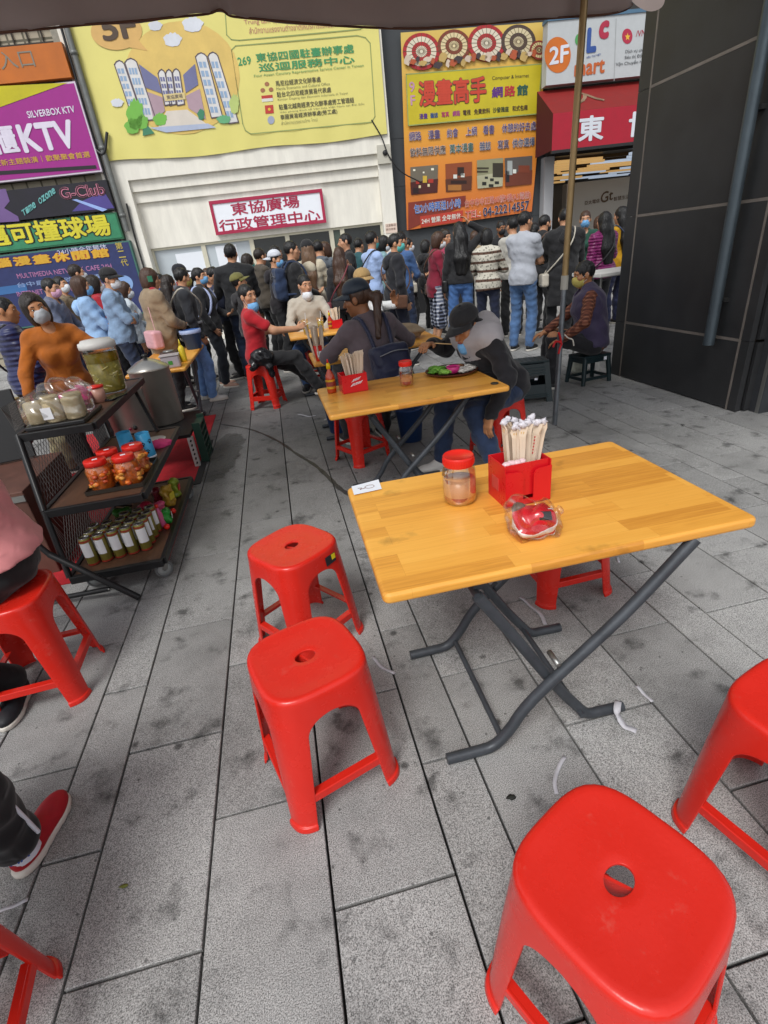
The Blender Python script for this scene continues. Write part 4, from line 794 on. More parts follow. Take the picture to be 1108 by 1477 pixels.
# ------------------------------------------------------------------ folding tables with wooden tops
def woodmat():
    m = bpy.data.materials.new('butcher_block'); m.use_nodes = True; n = m.node_tree.nodes; L = m.node_tree.links; b = n['Principled BSDF']; tc = n.new('ShaderNodeTexCoord')
    br = n.new('ShaderNodeTexBrick'); br.offset = .43; br.offset_frequency = 1; br.squash = 1.3; br.squash_frequency = 3
    br.inputs['Color1'].default_value = (0, 0, 0, 1); br.inputs['Color2'].default_value = (1, 1, 1, 1); br.inputs['Mortar'].default_value = (.0, .0, .0, 1); br.inputs['Scale'].default_value = 1
    br.inputs['Brick Width'].default_value = .33; br.inputs['Row Height'].default_value = .058; br.inputs['Mortar Size'].default_value = .0004; br.inputs['Bias'].default_value = 0
    L.new(tc.outputs['Object'], br.inputs['Vector'])
    mp = n.new('ShaderNodeMapping'); mp.inputs['Scale'].default_value = (3.0, 62, 30); L.new(tc.outputs['Object'], mp.inputs[0])
    ad = n.new('ShaderNodeVectorMath'); ad.operation = 'ADD'; L.new(mp.outputs[0], ad.inputs[0]); sc_ = n.new('ShaderNodeVectorMath'); sc_.operation = 'SCALE'; sc_.inputs['Scale'].default_value = 37; L.new(br.outputs['Color'], sc_.inputs[0]); L.new(sc_.outputs[0], ad.inputs[1])
    g = n.new('ShaderNodeTexNoise'); g.inputs['Scale'].default_value = 1.6; g.inputs['Detail'].default_value = 6; g.inputs['Roughness'].default_value = .6; g.inputs['Distortion'].default_value = .6; L.new(ad.outputs[0], g.inputs[0])
    r = n.new('ShaderNodeValToRGB'); e = r.color_ramp.elements; e[0].position, e[0].color = .2, (.52, .205, .026, 1); e[1].position, e[1].color = .85, (.84, .43, .078, 1); q = e.new(.5); q.color = (.74, .34, .05, 1)
    mx = n.new('ShaderNodeMath'); mx.operation = 'MULTIPLY_ADD'; mx.inputs[1].default_value = .42; L.new(br.outputs['Color'], mx.inputs[0])
    m2 = n.new('ShaderNodeMath'); m2.operation = 'MULTIPLY'; m2.inputs[1].default_value = .62; L.new(g.outputs['Fac'], m2.inputs[0]); L.new(m2.outputs[0], mx.inputs[2]); L.new(mx.outputs[0], r.inputs[0])
    wv = n.new('ShaderNodeTexNoise'); wv.inputs['Scale'].default_value = 7; wv.inputs['Detail'].default_value = 5; L.new(tc.outputs['Object'], wv.inputs[0])
    wr = n.new('ShaderNodeMapRange'); wr.inputs['From Min'].default_value = .25; wr.inputs['From Max'].default_value = .36; wr.inputs['To Min'].default_value = .62; L.new(wv.outputs['Fac'], wr.inputs['Value'])
    mm = n.new('ShaderNodeMix'); mm.data_type = 'RGBA'; mm.blend_type = 'MULTIPLY'; mm.inputs['Factor'].default_value = 1; L.new(r.outputs[0], mm.inputs['A']); L.new(wr.outputs[0], mm.inputs['B']); L.new(mm.outputs['Result'], b.inputs['Base Color'])
    vk = n.new('ShaderNodeTexVoronoi'); vk.inputs['Scale'].default_value = 7.5; mk_ = n.new('ShaderNodeMapping'); mk_.inputs['Scale'].default_value = (.55, 1.3, 1); L.new(tc.outputs['Object'], mk_.inputs[0]); L.new(mk_.outputs[0], vk.inputs[0])
    kr = n.new('ShaderNodeMapRange'); kr.inputs['From Min'].default_value = .022; kr.inputs['From Max'].default_value = .04; kr.inputs['To Min'].default_value = .22; L.new(vk.outputs['Distance'], kr.inputs['Value'])
    mk2 = n.new('ShaderNodeMix'); mk2.data_type = 'RGBA'; mk2.blend_type = 'MULTIPLY'; mk2.inputs['Factor'].default_value = 1; L.new(mm.outputs['Result'], mk2.inputs['A']); L.new(kr.outputs[0], mk2.inputs['B']); L.new(mk2.outputs['Result'], b.inputs['Base Color'])
    rg = n.new('ShaderNodeMapRange'); rg.inputs['To Min'].default_value = .26; rg.inputs['To Max'].default_value = .5; L.new(wv.outputs['Fac'], rg.inputs['Value']); L.new(rg.outputs[0], b.inputs['Roughness']); b.inputs['Coat Weight'].default_value = .12; b.inputs['Coat Roughness'].default_value = .2
    bp = n.new('ShaderNodeBump'); bp.inputs['Strength'].default_value = .12; bp.inputs['Distance'].default_value = .002; L.new(g.outputs['Fac'], bp.inputs['Height']); L.new(bp.outputs[0], b.inputs['Normal'])
    return m
WOOD = woodmat(); steel_g = mat('painted_steel', (.055, .062, .072), .45, .25, var=.25, vscale=12, bump=.06, bscale=60)
def tabletop(root, L, Wd, h, th=.034):
    bm = bmesh.new(); bmesh.ops.create_cube(bm, size=1)
    for v in bm.verts: v.co = Vector((v.co.x*L, v.co.y*Wd, v.co.z*th+h-th/2))
    ve = [e for e in bm.edges if abs(e.verts[0].co.z-e.verts[1].co.z) > .01]; bmesh.ops.bevel(bm, geom=ve, offset=.022, segments=5, affect='EDGES', profile=.5)
    he = [e for e in bm.edges if len(e.link_faces) == 2 and abs(abs(e.link_faces[0].normal.z)-abs(e.link_faces[1].normal.z)) > .5]; bmesh.ops.bevel(bm, geom=he, offset=.012, segments=4, affect='EDGES', profile=.5)
    me = bpy.data.meshes.new('tabletop'); bm.to_mesh(me); bm.free(); return mkobj('tabletop', me, WOOD, root)
def folding_table(cx, cy, yaw, L, Wd, h, label, group=None, ys=(-.25, .25), xs=(-.41, .235), tops=(.36, -.28), rake=1):
    root = empty('folding_table', (cx, cy, 0), R(yaw), label, 'table', group or 'folding tables with wooden tops'); tabletop(root, L, Wd, h); r = .018
    xl, xr = xs
    for i, y in enumerate(ys):
        s_ = .022 if i == 0 else -.022
        a = smooth_path([(xl, y, r), (xl+.09, y, r+.002), (xl+.16, y, .028), (xl+.215, y, .085), (xl+.30, y, .205), (tops[0]-.2, y, h-.26), (tops[0], y, h-.036)], 5)
        MB().tube(a, r, 14).build('leg', steel_g, root)
        b = smooth_path([(xr, y+s_*1.45, r), (xr-.08, y+s_*1.45, r+.002), (xr-.135, y+s_*1.45, .028), (xr-.185, y+s_*1.45, .09), (xr-.26, y+s_*1.45, .20), (tops[1]+.10, y+s_*1.45, h-.26), (tops[1], y+s_*1.45, h-.10 if i == 0 else h-.036)], 5)
        MB().tube(b, r, 14).build('leg', steel_g, root)
        MB().lathe([(0, -.03), (.009, -.03), (.009, .03), (0, .03)], 10).build('pivot_bolt', mat('steel'), root, (-.045, y+s_*.7, .335), (R(90), 0, 0))
    for x, z in ((xl+.19, .05), (xr-.17, .06)): MB().tube([(x, ys[0], z), (x, ys[1], z)], .0105, 10).build('crossbar', steel_g, root)
    MB().tube([(tops[1], ys[0]+.03, h-.10), (tops[1], ys[1]-.03, h-.10)], .012, 10).build('crossbar', steel_g, root); MB().tube([(tops[0], ys[0], h-.05), (tops[0], ys[1], h-.05)], .012, 10).build('crossbar', steel_g, root)
    MB().box((tops[1]+.01, (ys[0]+ys[1])/2, h-.065), (.03, abs(ys[1]-ys[0])-.1, .055)).build('bracket', steel_g, root)
    return root
TZ = .72
T1 = folding_table(.690, 1.390, -.8, 1.10, .715, TZ, 'bare wooden folding table with jar, chopstick holder and plastic bag', ys=(-.345, .15), xs=(-.41, .235))
T2 = folding_table(.735, 3.13, .4, 1.09, .71, TZ, 'wooden folding table with sauce bottle and plate of food', ys=(-.2, .2))
T3 = folding_table(1.12, 5.02, 0, .78, .72, TZ, 'wooden folding table carrying a brown paper parcel', ys=(-.2, .2), xs=(-.3, .2), tops=(.26, -.2))
T5 = folding_table(.50, 6.55, 0, .74, .62, TZ, 'wooden folding table with two glasses of yellow-green drink', ys=(-.2, .2), xs=(-.3, .2), tops=(.26, -.2))
T4 = folding_table(-1.20, 6.05, 90, 1.65, .56, TZ, 'orange-topped folding table beside the steel cooker', ys=(-.2, .2))
# wooden slat sign hooked at the second table's corner is a menu paddle
# ------------------------------------------------------------------ table-top things
glass = clearmat('clear_plastic'); redlid = mat('red_lid', (.68, .02, .012), .35, var=.08, bump=.05)
def jar(x, y, z, r, h, label, liquid, fill=.6, name='jar', group=None, sed=None, lidh=.2):
    o = empty(name, (x, y, z), random.random()*6, label, 'jar', group)
    hb = h*(1-lidh)
    prof = [(0, .002), (r*.86, .002), (r*.97, .012), (r, .03), (r, hb*.70), (r*.985, hb*.72), (r, hb*.745), (r*.985, hb*.77), (r*.94, hb*.88), (r*.80, hb*.97), (r*.80, hb+.01)]
    inn = [(a-.0022 if a > .01 else 0, b+.0022) for a, b in prof[::-1]]; MB().lathe(prof+[(r*.80-.0022, hb+.01)]+inn, 40).build('glass', glass, o)
    rl = r-.004; fz = hb*fill; MB().lathe([(0, .0065), (rl*.85, .0065), (rl*.97, .014), (rl, .032), (rl, fz), (0, fz)], 32).build('contents', liquid, o)
    if sed: MB().lathe([(0, .004), (rl*.85, .004), (rl*.98, .013), (r-.003, .030), (0, .034)], 32).build('sediment', sed, o)
    lr = r*.90
    MB().lathe([(0, h-.004), (lr*.9, h-.004), (lr*.95, h), (lr*.99, h-.003), (lr, h-.01), (lr, hb+.004), (lr*.97, hb)], 40).build('lid', redlid, o)
    kn = MB()
    for k in range(36): th = 2*math.pi*k/36; kn.box((lr*math.cos(th), lr*math.sin(th), (h-.012+hb+.006)/2), (.0025, .003, h-.012-hb-.006), (0, 0, th))
    kn.build('lid_ribs', redlid, o)['kind'] = 'stuff'
    return o
pinkliq = mat('pink_vinegar', (.66, .33, .17), .25, var=.06); chili = mat('chili_flakes', (.42, .035, .012), .6, var=.5, vscale=120)
jb_ = at_z(668, 727, TZ); jz = at_y(668, 657, jb_[1])[2]-TZ
jar(jb_[0], jb_[1]+.03, TZ, .057, .168, 'clear jar of pinkish chili vinegar on the bare table', pinkliq, .62, sed=chili)
def chop_holder(x, y, z, yaw, w, d, h, label, white=None):
    o = empty('chopstick_holder', (x, y, z), R(yaw), label, 'holder'); t = .004; m = mat('red_acrylic', (.60, .008, .014), .3, var=.05)
    MB().box((0, 0, t/2), (w, d, t)).build('base', m, o)
    for sx in (-1, 1): MB().box((sx*(w/2-t/2), 0, h/2+t/2), (t, d-2*t-.001, h-t)).build('side_panel', m, o)
    MB().box((0, d/2-t/2, h/2), (w, t, h)).build('back_panel', m, o); MB().box((0, 0, h*.42), (w-2*t-.001, t, h*.8)).build('divider', m, o)
    return o, m, t
HX, HY, HW, HD, HHt = .690, 1.425, .160, .130, .142
ho, hm, ht = chop_holder(HX, HY, TZ, 2, HW, HD, HHt, 'red acrylic holder on the bare table, open slot in front')
for sx in (-1, 1):
    pts = [(0, 0), (.062, 0), (.062, HHt*.72), (.056, HHt*.80), (.045, HHt*.84), (0, HHt*.86)]
    MB().prism([((HW/2-a)*sx, b) for a, b in pts], -HD/2, -HD/2+.004).build('front_panel', hm, ho)
MB().prism([(-HW/2+.062, 0), (HW/2-.062, 0), (HW/2-.062, .02), (-HW/2+.062, .02)], -HD/2, -HD/2+.004).build('front_panel', hm, ho)
MB().box((0, -HD/2+.014, HHt*.60), (HW-.01, .004, HHt*.8)).build('front_panel', hm, ho)
MB().box((-HW/2-.0006, 0.01, HHt*.45), (.0012, .05, .045)).build('label', mat('fadedlabel', '#c2443f', .5), ho)
sleeve_m = mat('paper_sleeve', '#ded2c4', .7, var=.08); bamboo = mat('bamboo', '#d2ad76', .6, var=.15, stretch=(60, 60, 3)); clearbag = mat('sleeve_film', '#dcd2d4', .3, alpha=.55)
def sticks(x, y, z0, z1, label, group, seed, n, sx, sy, film, redp):
    rs = np.random.RandomState(seed)
    for i in range(n):
        u, v = rs.uniform(-1, 1), rs.uniform(-1, 1); o = empty('chopsticks', (x+u*sx*.72, y+v*sy*.7, z0), 0, label, 'chopsticks', group)
        tx, ty = u*sx*.5+rs.uniform(-.006, .006), v*sy*.35+rs.uniform(-.006, .006); hh = z1-z0+rs.uniform(-.016, .004); rz = rs.rand()*3
        for s in (-1, 1):
            dx, dy = .0036*s*math.cos(rz), .0036*s*math.sin(rz); MB().tube([(dx, dy, 0), (tx+dx, ty+dy, hh*.93)], [.0034, .0026], 6).build('stick', bamboo, o)
        a, b = np.array([0, 0, hh*.12]), np.array([tx, ty, hh]); mb = MB(); L_ = []
        for t in (0, .3, .6, .85, .93, 1.0):
            p = a*(1-t)+b*t; wv = (.0115 if t < .9 else .0115+.005*rs.rand()); tk = .0045 if t < .9 else .0012+.002*rs.rand(); of = (0 if t < .95 else rs.uniform(-.006, .006))
            for (s_, k_) in ((-1, -1), (1, -1), (1, 1), (-1, 1)): L_.append((p[0]+of+s_*wv*math.cos(rz)-k_*tk*math.sin(rz), p[1]+s_*wv*math.sin(rz)+k_*tk*math.cos(rz), p[2]))
        mb.add(L_, [(4*i_+k_, 4*i_+(k_+1) % 4, 4*i_+4+(k_+1) % 4, 4*i_+4+k_) for i_ in range(5) for k_ in range(4)]); so = mb.build('sleeve', film, o)
        if film is sleeve_film and redp:
            blob('film_tip', mat('film_white', '#dfdbe2', .25, alpha=.75), o, (tx, ty, hh+.004), (.012, .008, .012), .35, 5, 2, i)
        if redp and i % 3 == 0:
            p = a*.45+b*.55; q_ = a*.22+b*.78
            for t in np.linspace(.55, .8, 6):
                c = a*(1-t)+b*t; MB().box((c[0]+.0048*math.sin(rz)*(-1), c[1]-.0048*abs(math.cos(rz))-.0006, c[2]), (.006, .0008, .006), (0, 0, rz if abs(math.cos(rz)) > .6 else 0)).build('print', mat('sleeve_red', '#b5202c', .6), so)
sleeve_film = mat('sleeve_paper', '#d8c6b0', .6, var=.08, stretch=(40, 40, 3))
sticks(HX+.015, HY+.02, TZ+.005, at_y(770, 607, HY)[2], 'wrapped chopsticks standing in the holder on the bare table', 'wrapped chopsticks on the bare table', 5, 17, .055, .03, sleeve_film, True)
# tops of the sleeves: crinkled film tufts
rs = np.random.RandomState(8)
# spoons in wrapping inside the holder
for k in range(4):
    o = blob('wrapped_spoon', mat('pinkfilm', '#d8b8bb', .3, var=.2, vscale=60), None, (0, 0, 0), (.016, .012, .012), .12, 7, 2, k, (HX-.06+.018*k, HY-.035+.006*(k % 2), TZ+HHt-.005)); tag(o, 'pink film-wrapped spoon bowl peeking from the red holder', 'spoon', 'wrapped spoons in the red holder')
# plastic bag with red tissue packet
bg_ = at_z(770, 770, TZ); BG = empty('plastic_bag', (bg_[0], bg_[1], TZ), 0, 'crumpled clear bag around red and white tissue packet', 'plastic bag')
film = clearmat('bag_film', (.97, .96, .96), .22, .12)
pk_ = lambda o_=0: [rbox((0, .0, .042), (.058+o_, .046+o_, .038+o_), .03, rotB(8, -12, 6), .02), ell((.01, -.01, .062), (.045+o_, .034+o_, .024+o_), None, .02)]
field_mesh('packet', pk_(), .0045, mat('packet_red', (.62, .012, .022), .28, var=.15, vscale=40), BG, wr=.0032, wf=95, seed=4, cuts=[((0, 0, -1), 0)])
for z0_, z1_ in ((.026, .048), (.0, .010)): field_mesh('white_band', pk_(.0018), .0045, mat('packet_white', '#e6dcd8', .4, var=.18, vscale=60), BG, wr=.0032, wf=95, seed=4, cuts=[((.1, .25, -1), -z0_), ((-.1, -.25, 1), z1_)])
wb = MB().box((.012, -.040, .078), (.036, .003, .026), (R(-52), R(6), R(-10))).build('label', mat('black_label', (.015, .012, .012), .5), BG)
v_, f_, _ = text2d('酒店\n用紙', .01); MB().add([((x-.5)*.028, -.0018-e_*.2, (y-.5)*.018) for x, y, e_ in v_], f_).build('lettering', mat('signwhite'), wb, fix=False).rotation_euler = (0, 0, 0)
MB().box((.042, -.005, .075), (.028, .014, .003), (R(-30), R(25), R(30))).build('tissue', mat('packet_white'), BG)
field_mesh('film', [rbox((0, .004, .045), (.068, .056, .043), .02), ell((-.026, .036, .078), (.038, .038, .036))], .004, film, BG, wr=.0055, wf=85, seed=4, cuts=[((0, 0, -1), 0)])
blob('inner_cup', mat('browncup', '#6e5a4c', .4, var=.2), BG, (-.032, .034, .072), (.022, .02, .022), .06, 5, 3, 2)
# paper slip with a drawn ring
sp = [at_z(x, y, TZ+.001) for x, y in ((507, 702), (546, 692), (551, 706), (511, 715))]; PS_ = empty('paper_slip', tuple(sp[0]), 0, 'white paper slip with drawn mark at corner of bare table', 'paper')
MB().add([tuple(p-sp[0]+np.array([0, 0, .0008+.0008*i])) for i, p in enumerate(sp)], [(0, 1, 2, 3)]).build('sheet', mat('paper'), PS_, fix=False)
cc = sum(sp)/4-sp[0]+np.array([.012, 0, .003]); MB().tube([tuple(cc+np.array([.018*math.cos(t), .014*math.sin(t), 0])) for t in np.linspace(0, 6.28, 18)], .0007, 5).build('drawing', mat('browninkline', '#7a4a38', .8), PS_)
MB().tube([tuple(cc+np.array(p)) for p in ((-.015, -.004, 0), (-.04, -.012, 0), (-.03, 0, 0), (-.045, .004, 0))], .0009, 5).build('drawing', mat('browninkline'), PS_)
# second table
cx2 = at_z(478, 565, TZ); SBt = empty('sauce_bottle', (.275, 3.30, TZ), R(-20), 'chili sauce bottle with yellow cap and yellow label', 'bottle')
MB().lathe([(0, .001), (.028, .001), (.031, .01), (.031, .09), (.027, .115), (.012, .145), (.011, .155)], 24).build('bottle', mat('chili_sauce', (.42, .045, .01), .12, coat=.3), SBt)
MB().lathe([(.0318, .03), (.0318, .088)], 24).build('label', mat('sauce_label', '#c59a22', .4, var=.35, vscale=40), SBt); MB().lathe([(.0322, .045), (.0322, .075)], 24).build('label_picture', mat('sauce_label2', '#8f3c34', .4, var=.5, vscale=70), SBt)
MB().lathe([(0, .19), (.008, .19), (.013, .182), (.0145, .153), (0, .153)], 20).build('cap', mat('yellow_cap', '#d6b40e', .4), SBt); MB().lathe([(0, .215), (.004, .213), (.007, .192), (0, .19)], 14).build('nozzle', redlid, SBt)
h2o, hm, ht = chop_holder(.415, 3.27, TZ, 4, .165, .13, .115, 'red acrylic holder with white slogan on the table with food')
MB().box((0, -.063, .0575), (.165, .004, .115)).build('front_panel', hm, h2o)
for s_, zz, w_ in (('真夠味的', .066, .052), ('越式美食館', .040, .07)):
    v_, f_, _ = text2d(s_, .02); MB().add([((x-.5)*w_+.012+.02*(y-.5), -.0656-e_*.3, zz+y*.020+x*.012) for x, y, e_ in v_], f_).build('lettering', mat('signwhite'), h2o, fix=False)
sticks(.44, 3.30, TZ+.005, TZ+.235, 'paper-wrapped chopsticks in the holder on the table with food', 'wrapped chopsticks on the table with food', 9, 16, .06, .03, sleeve_film, False)
orl = mat('orange_pickle', (.75, .30, .09), .2, trans=.2, ior=1.02, var=.3, vscale=40); jar(.752, 3.185, TZ, .046, .155, 'clear jar of orange pickle on the table with food', orl, .52, sed=chili)
PLt = empty('food_plate', (1.105, 3.33, TZ), 0, 'round woven plate with lettuce, pink bowl and white rice paper', 'plate')
MB().lathe([(0, .004), (.10, .004), (.165, .014), (.178, .022), (.180, .020), (.165, .008), (.10, 0), (0, 0)], 40).build('plate', mat('woven_plate', '#5e2c16', .6, var=.4, vscale=60, bump=.3, bscale=120), PLt)
for k in range(16):
    th, r_ = random.uniform(2.2, 4.1), random.uniform(.07, .145); blob('lettuce_leaf', mat('lettuce%d' % (k % 2), ('#5f9a2c', '#86b84a')[k % 2], .5, var=.3, vscale=30), PLt, (r_*math.cos(th), r_*math.sin(th), .022+.012*random.random()), (.032, .026, .012), .35, 6, 3, k)
MB().lathe([(0, .004), (.035, .004), (.046, .045), (.043, .045), (.034, .009), (0, .009)], 28, (-.01, -.065, .012)).build('bowl', mat('pink_bowl', '#c22a78', .35), PLt); MB().lathe([(0, .034), (.040, .034)], 24, (-.01, -.065, .012)).build('sauce', mat('dipsauce', '#8a2a2a', .2), PLt)
for k in range(10):
    th, r_ = random.uniform(-1.2, 1.7), random.uniform(.03, .14); blob('noodle_heap', mat('ricepaper', '#d9d4cb', .45, var=.12, vscale=40), PLt, (r_*math.cos(th), r_*math.sin(th)*.95, .022+.008*random.random()), (.034, .028, .011), .4, 7, 3, k+30)
blob('meat', mat('grilled', '#8a5a34', .5, var=.4, vscale=60), PLt, (.06, .01, .036), (.03, .02, .01), .3, 7, 3, 3)
o = MB().lathe([(0, .006), (.022, .006), (.024, .004), (.024, 0), (0, 0)], 24).build('bottle_cap', mat('darkcap', '#2c2a22', .5), None, (1.222, 2.875, TZ+.0008)); tag(o, 'flat dark round lid lying at table corner beside plate', 'lid')
# third table: parcel ; fifth table: drinks, holders
BK = mat('brown_paper', '#8d7a62', .85, var=.35, vscale=16, bump=.6, bscale=22)
o = blob('paper_parcel', BK, None, (0, 0, 0), (.27, .2, .075), .07, 5, 4, 6, (1.13, 5.02, TZ+.068)); tag(o, 'lumpy brown paper parcel lying on wooden table', 'parcel')
for k, (x, y) in enumerate(((.34, 6.42), (.52, 6.40))):
    o = empty('drink_glass', (x, y, TZ), 0, ('tall glass of yellow-green drink next to the smoking hand', 'tall glass of yellow-green drink next to the sauce bottle')[k], 'glass', 'drinks on the far table')
    MB().lathe([(0, .001), (.032, .001), (.042, .17), (.040, .17), (.030, .006), (0, .006)], 24).build('glass', clearmat('tumbler'), o); MB().lathe([(0, .008), (.0295, .008), (.0365, .125), (0, .125)], 24).build('drink', mat('green_drink', '#a6a71e', .2, var=.15), o)
    MB().tube([(0, 0, .01), (.02, .01, .24)], .003, 6).build('straw', mat('signwhite'), o)
b2 = copy_tree(SBt); b2.location = (.66, 6.62, TZ); tag(b2, 'chili sauce bottle on the table with green drinks', 'bottle')
h3o, hm, ht = chop_holder(.74, 6.62, TZ, 0, .13, .1, .1, 'red acrylic holder on the table with green drinks'); MB().box((0, -.048, .05), (.13, .004, .1)).build('front_panel', hm, h3o)
sticks(.74, 6.62, TZ+.005, TZ+.24, 'chopsticks in the holder on the table with green drinks', 'chopsticks on the far table', 12, 8, .045, .03, sleeve_film, False)
# a tall bundle of chopsticks in a red cup on the near corner of the third table
cp = empty('chopstick_cup', (.80, 4.95, TZ), 0, 'tall red cup packed with chopsticks behind the navy cap woman', 'cup'); MB().lathe([(0, .001), (.034, .001), (.042, .13), (.040, .13), (.032, .006), (0, .006)], 24).build('cup', redlid, cp)
MB().box((0, -.043, .06), (.04, .002, .05)).build('label', mat('signwhite'), cp)
cp.location = tuple(at_z(462, 520, TZ)); sticks(cp.location[0], cp.location[1], TZ+.02, TZ+.29, 'bare chopsticks fanned in the tall red cup', 'chopsticks in the tall red cup', 15, 16, .06, .05, sleeve_film, False)
T6 = folding_table(.50, 4.72, 0, .50, .60, TZ, 'small wooden folding table corner behind the navy cap woman', ys=(-.2, .2), xs=(-.24, .2), tops=(.2, -.18))
# ------------------------------------------------------------------ dark green folding step stool and low stool
dgp = mat('dark_green_plastic', (.008, .020, .024), .4, var=.15, bump=.04)
g1 = at_z(775, 580, 0); GS1 = empty('step_stool', (2.40, 4.74, 0), R(-12), 'dark green folding step stool beside the pole', 'step stool'); hh = .40
MB().box((0, 0, hh-.012), (.30, .22, .024), bev=.006).build('top', dgp, GS1)
for k in range(5): MB().box((-.1+.05*k, 0, hh+.0015), (.006, .19, .004)).build('top_rib', mat('greenrib', (.02, .04, .045), .4), GS1)
for s in (-1, 1):
    a0, a1 = .105, .165
    for sx in (-1, 1): MB().add([(sx*.15, s*a0, hh-.02), (sx*.10, s*a0, hh-.02), (sx*.125, s*a1, 0), (sx*.185, s*a1, 0)]+[(sx*.15, s*(a0-.025), hh-.02), (sx*.10, s*(a0-.025), hh-.02), (sx*.125, s*(a1-.025), 0), (sx*.185, s*(a1-.025), 0)], [(0, 1, 2, 3), (7, 6, 5, 4), (0, 4, 5, 1), (3, 2, 6, 7), (1, 5, 6, 2), (0, 3, 7, 4)]).build('leg', dgp, GS1)
    for (z0, z1, ins) in ((.26, hh-.03, .004), (.045, .17, .006)):
        y0_, y1_ = s*(a0+(a1-a0)*(1-z1/hh)-ins), s*(a0+(a1-a0)*(1-z0/hh)-ins); w0, w1 = .12, .145
        MB().add([(-w0, y0_, z1), (w0, y0_, z1), (w1, y1_, z0), (-w1, y1_, z0), (-w0, y0_-s*.012, z1), (w0, y0_-s*.012, z1), (w1, y1_-s*.012, z0), (-w1, y1_-s*.012, z0)], [(0, 1, 2, 3), (4, 7, 6, 5), (0, 4, 5, 1), (2, 6, 7, 3), (1, 5, 6, 2), (0, 3, 7, 4)]).build('panel', dgp, GS1)
    for z_ in (.285, .31, .335, .06, .08): MB().box((0, s*(a0+(a1-a0)*(1-z_/hh)+.001), z_), (.235 if z_ > .2 else .29, .006, .006)).build('panel_rib', mat('greenrib'), GS1)
for sx in (-1, 1): MB().prism([(-.09, hh-.03), (.09, hh-.03), (.135, .05), (.135, .02), (-.135, .02), (-.135, .05)], sx*.150, sx*.158, 'x').build('end_panel', dgp, GS1)
MB().box((.02, -.132, .23), (.03, .003, .02)).build('label', mat('signwhite'), GS1)
LS = empty('low_stool', (3.22, 5.02, 0), R(8), 'dark green low plastic stool under the man in purple vest', 'stool'); hs_ = .30
MB().box((0, 0, hs_-.015), (.34, .27, .03), bev=.008).build('seat', dgp, LS)
for sx in (-1, 1):
    for sy in (-1, 1): MB().tube([(sx*.145, sy*.11, hs_-.02), (sx*.17, sy*.135, 0)], [.028, .022], 8).build('leg', dgp, LS)
    MB().box((sx*.160, 0, .06), (.018, .24, .03)).build('stretcher', dgp, LS); MB().box((sx*.152, 0, hs_-.05), (.012, .2, .05)).build('apron', dgp, LS)
for sy in (-1, 1): MB().box((0, sy*.128, .06), (.30, .018, .03)).build('stretcher', dgp, LS); MB().box((0, sy*.118, hs_-.05), (.26, .012, .05)).build('apron', dgp, LS)
MB().box((.10, -.126, hs_-.045), (.035, .003, .04)).build('label', mat('signwhite'), LS)
# white folding table and carrier bag behind the vest man
wt = at_y(893, 392, 5.6); WT = empty('white_table', (wt[0]+.25, 5.95, 0), 0, 'white plastic folding table edge by black pillar', 'table')
MB().box((0, 0, wt[2]-.02), (.9, .6, .045), bev=.01).build('tabletop', mat('white_plastic', '#c9c8c4', .5, var=.04), WT)
for sx in (-1, 1):
    for sy in (-1, 1): MB().tube([(sx*.38, sy*.22, wt[2]-.04), (sx*.40, sy*.24, 0)], .014, 8).build('leg', mat('steel'), WT)
cbg = at_z(893, 530, 0); o = field_mesh('carrier_bag', [rbox((0, 0, .11), (.09, .05, .11), .03)], .012, mat('carrier', '#b9bcae', .5, var=.35, vscale=14), None, wr=.008, wf=40, loc=(3.36, 5.42, 0)); tag(o, 'pale printed carrier bag on ground behind low green stool', 'bag')
o = empty('white_bottle', (3.52, 5.35, 0), 0, 'white spray bottle standing behind the man in purple vest', 'bottle'); MB().lathe([(0, 0), (.04, 0), (.042, .02), (.042, .2), (.02, .25), (.018, .29), (0, .29)], 18).build('body', mat('white_plastic'), o); MB().box((0, -.01, .30), (.03, .06, .03)).build('trigger', mat('black_plastic'), o)
# white crate with red label near the queue (behind knitted sweater)
wc = at_y(730, 400, 9.2); o = empty('counter_box', (4.05, 9.6, 0), R(-6), 'white queue counter with red notice behind patterned sweater', 'counter'); MB().box((0, 0, .55), (.55, .5, 1.1), bev=.01).build('body', mat('white_plastic'), o); MB().box((-.02, -.256, .82), (.32, .008, .26)).build('notice', mat('notice_red', '#b0202a', .5), o)
for i in range(3): v_, f_, _ = text2d(('請排隊', '實聯制', '量體溫')[i], .01); MB().add([(-.15+x*.26, -.263-e_, .73+(2-i)*.075+y*.055) for x, y, e_ in v_], f_).build('lettering', mat('signwhite'), o, fix=False)
# ------------------------------------------------------------------ food cart with three staggered shelves
CT = empty('food_cart', (0, 0, 0), 0, 'black steel cart with three dark wooden shelves and mesh sides', 'cart')
blk = mat('black_steel', (.014, .014, .015), .42, .2, var=.2, vscale=14); shelfw = mat('dark_walnut', '#573c2c', .45, var=.3, vscale=10, stretch=(10, 1, 1))
SHV = [(.155, -1.31, -.835, 2.53, 3.74), (.50, -1.345, -.858, 2.65, 3.92), (.85, -1.43, -1.055, 2.90, 4.15)]
for (z, x0, x1, y0, y1) in SHV:
    s = MB().box(((x0+x1)/2, (y0+y1)/2, z-.010), (x1-x0-.03, y1-y0-.03, .018)).build('shelf', shelfw, CT)
    for c, d in ((((x0+x1)/2, y0, z-.016), (x1-x0, .028, .042)), (((x0+x1)/2, y1, z-.016), (x1-x0, .028, .042)), ((x0, (y0+y1)/2, z-.016), (.028, y1-y0-.028, .042)), ((x1, (y0+y1)/2, z-.016), (.028, y1-y0-.028, .042))): MB().box(c, d, bev=.003).build('edge_bar', blk, s)
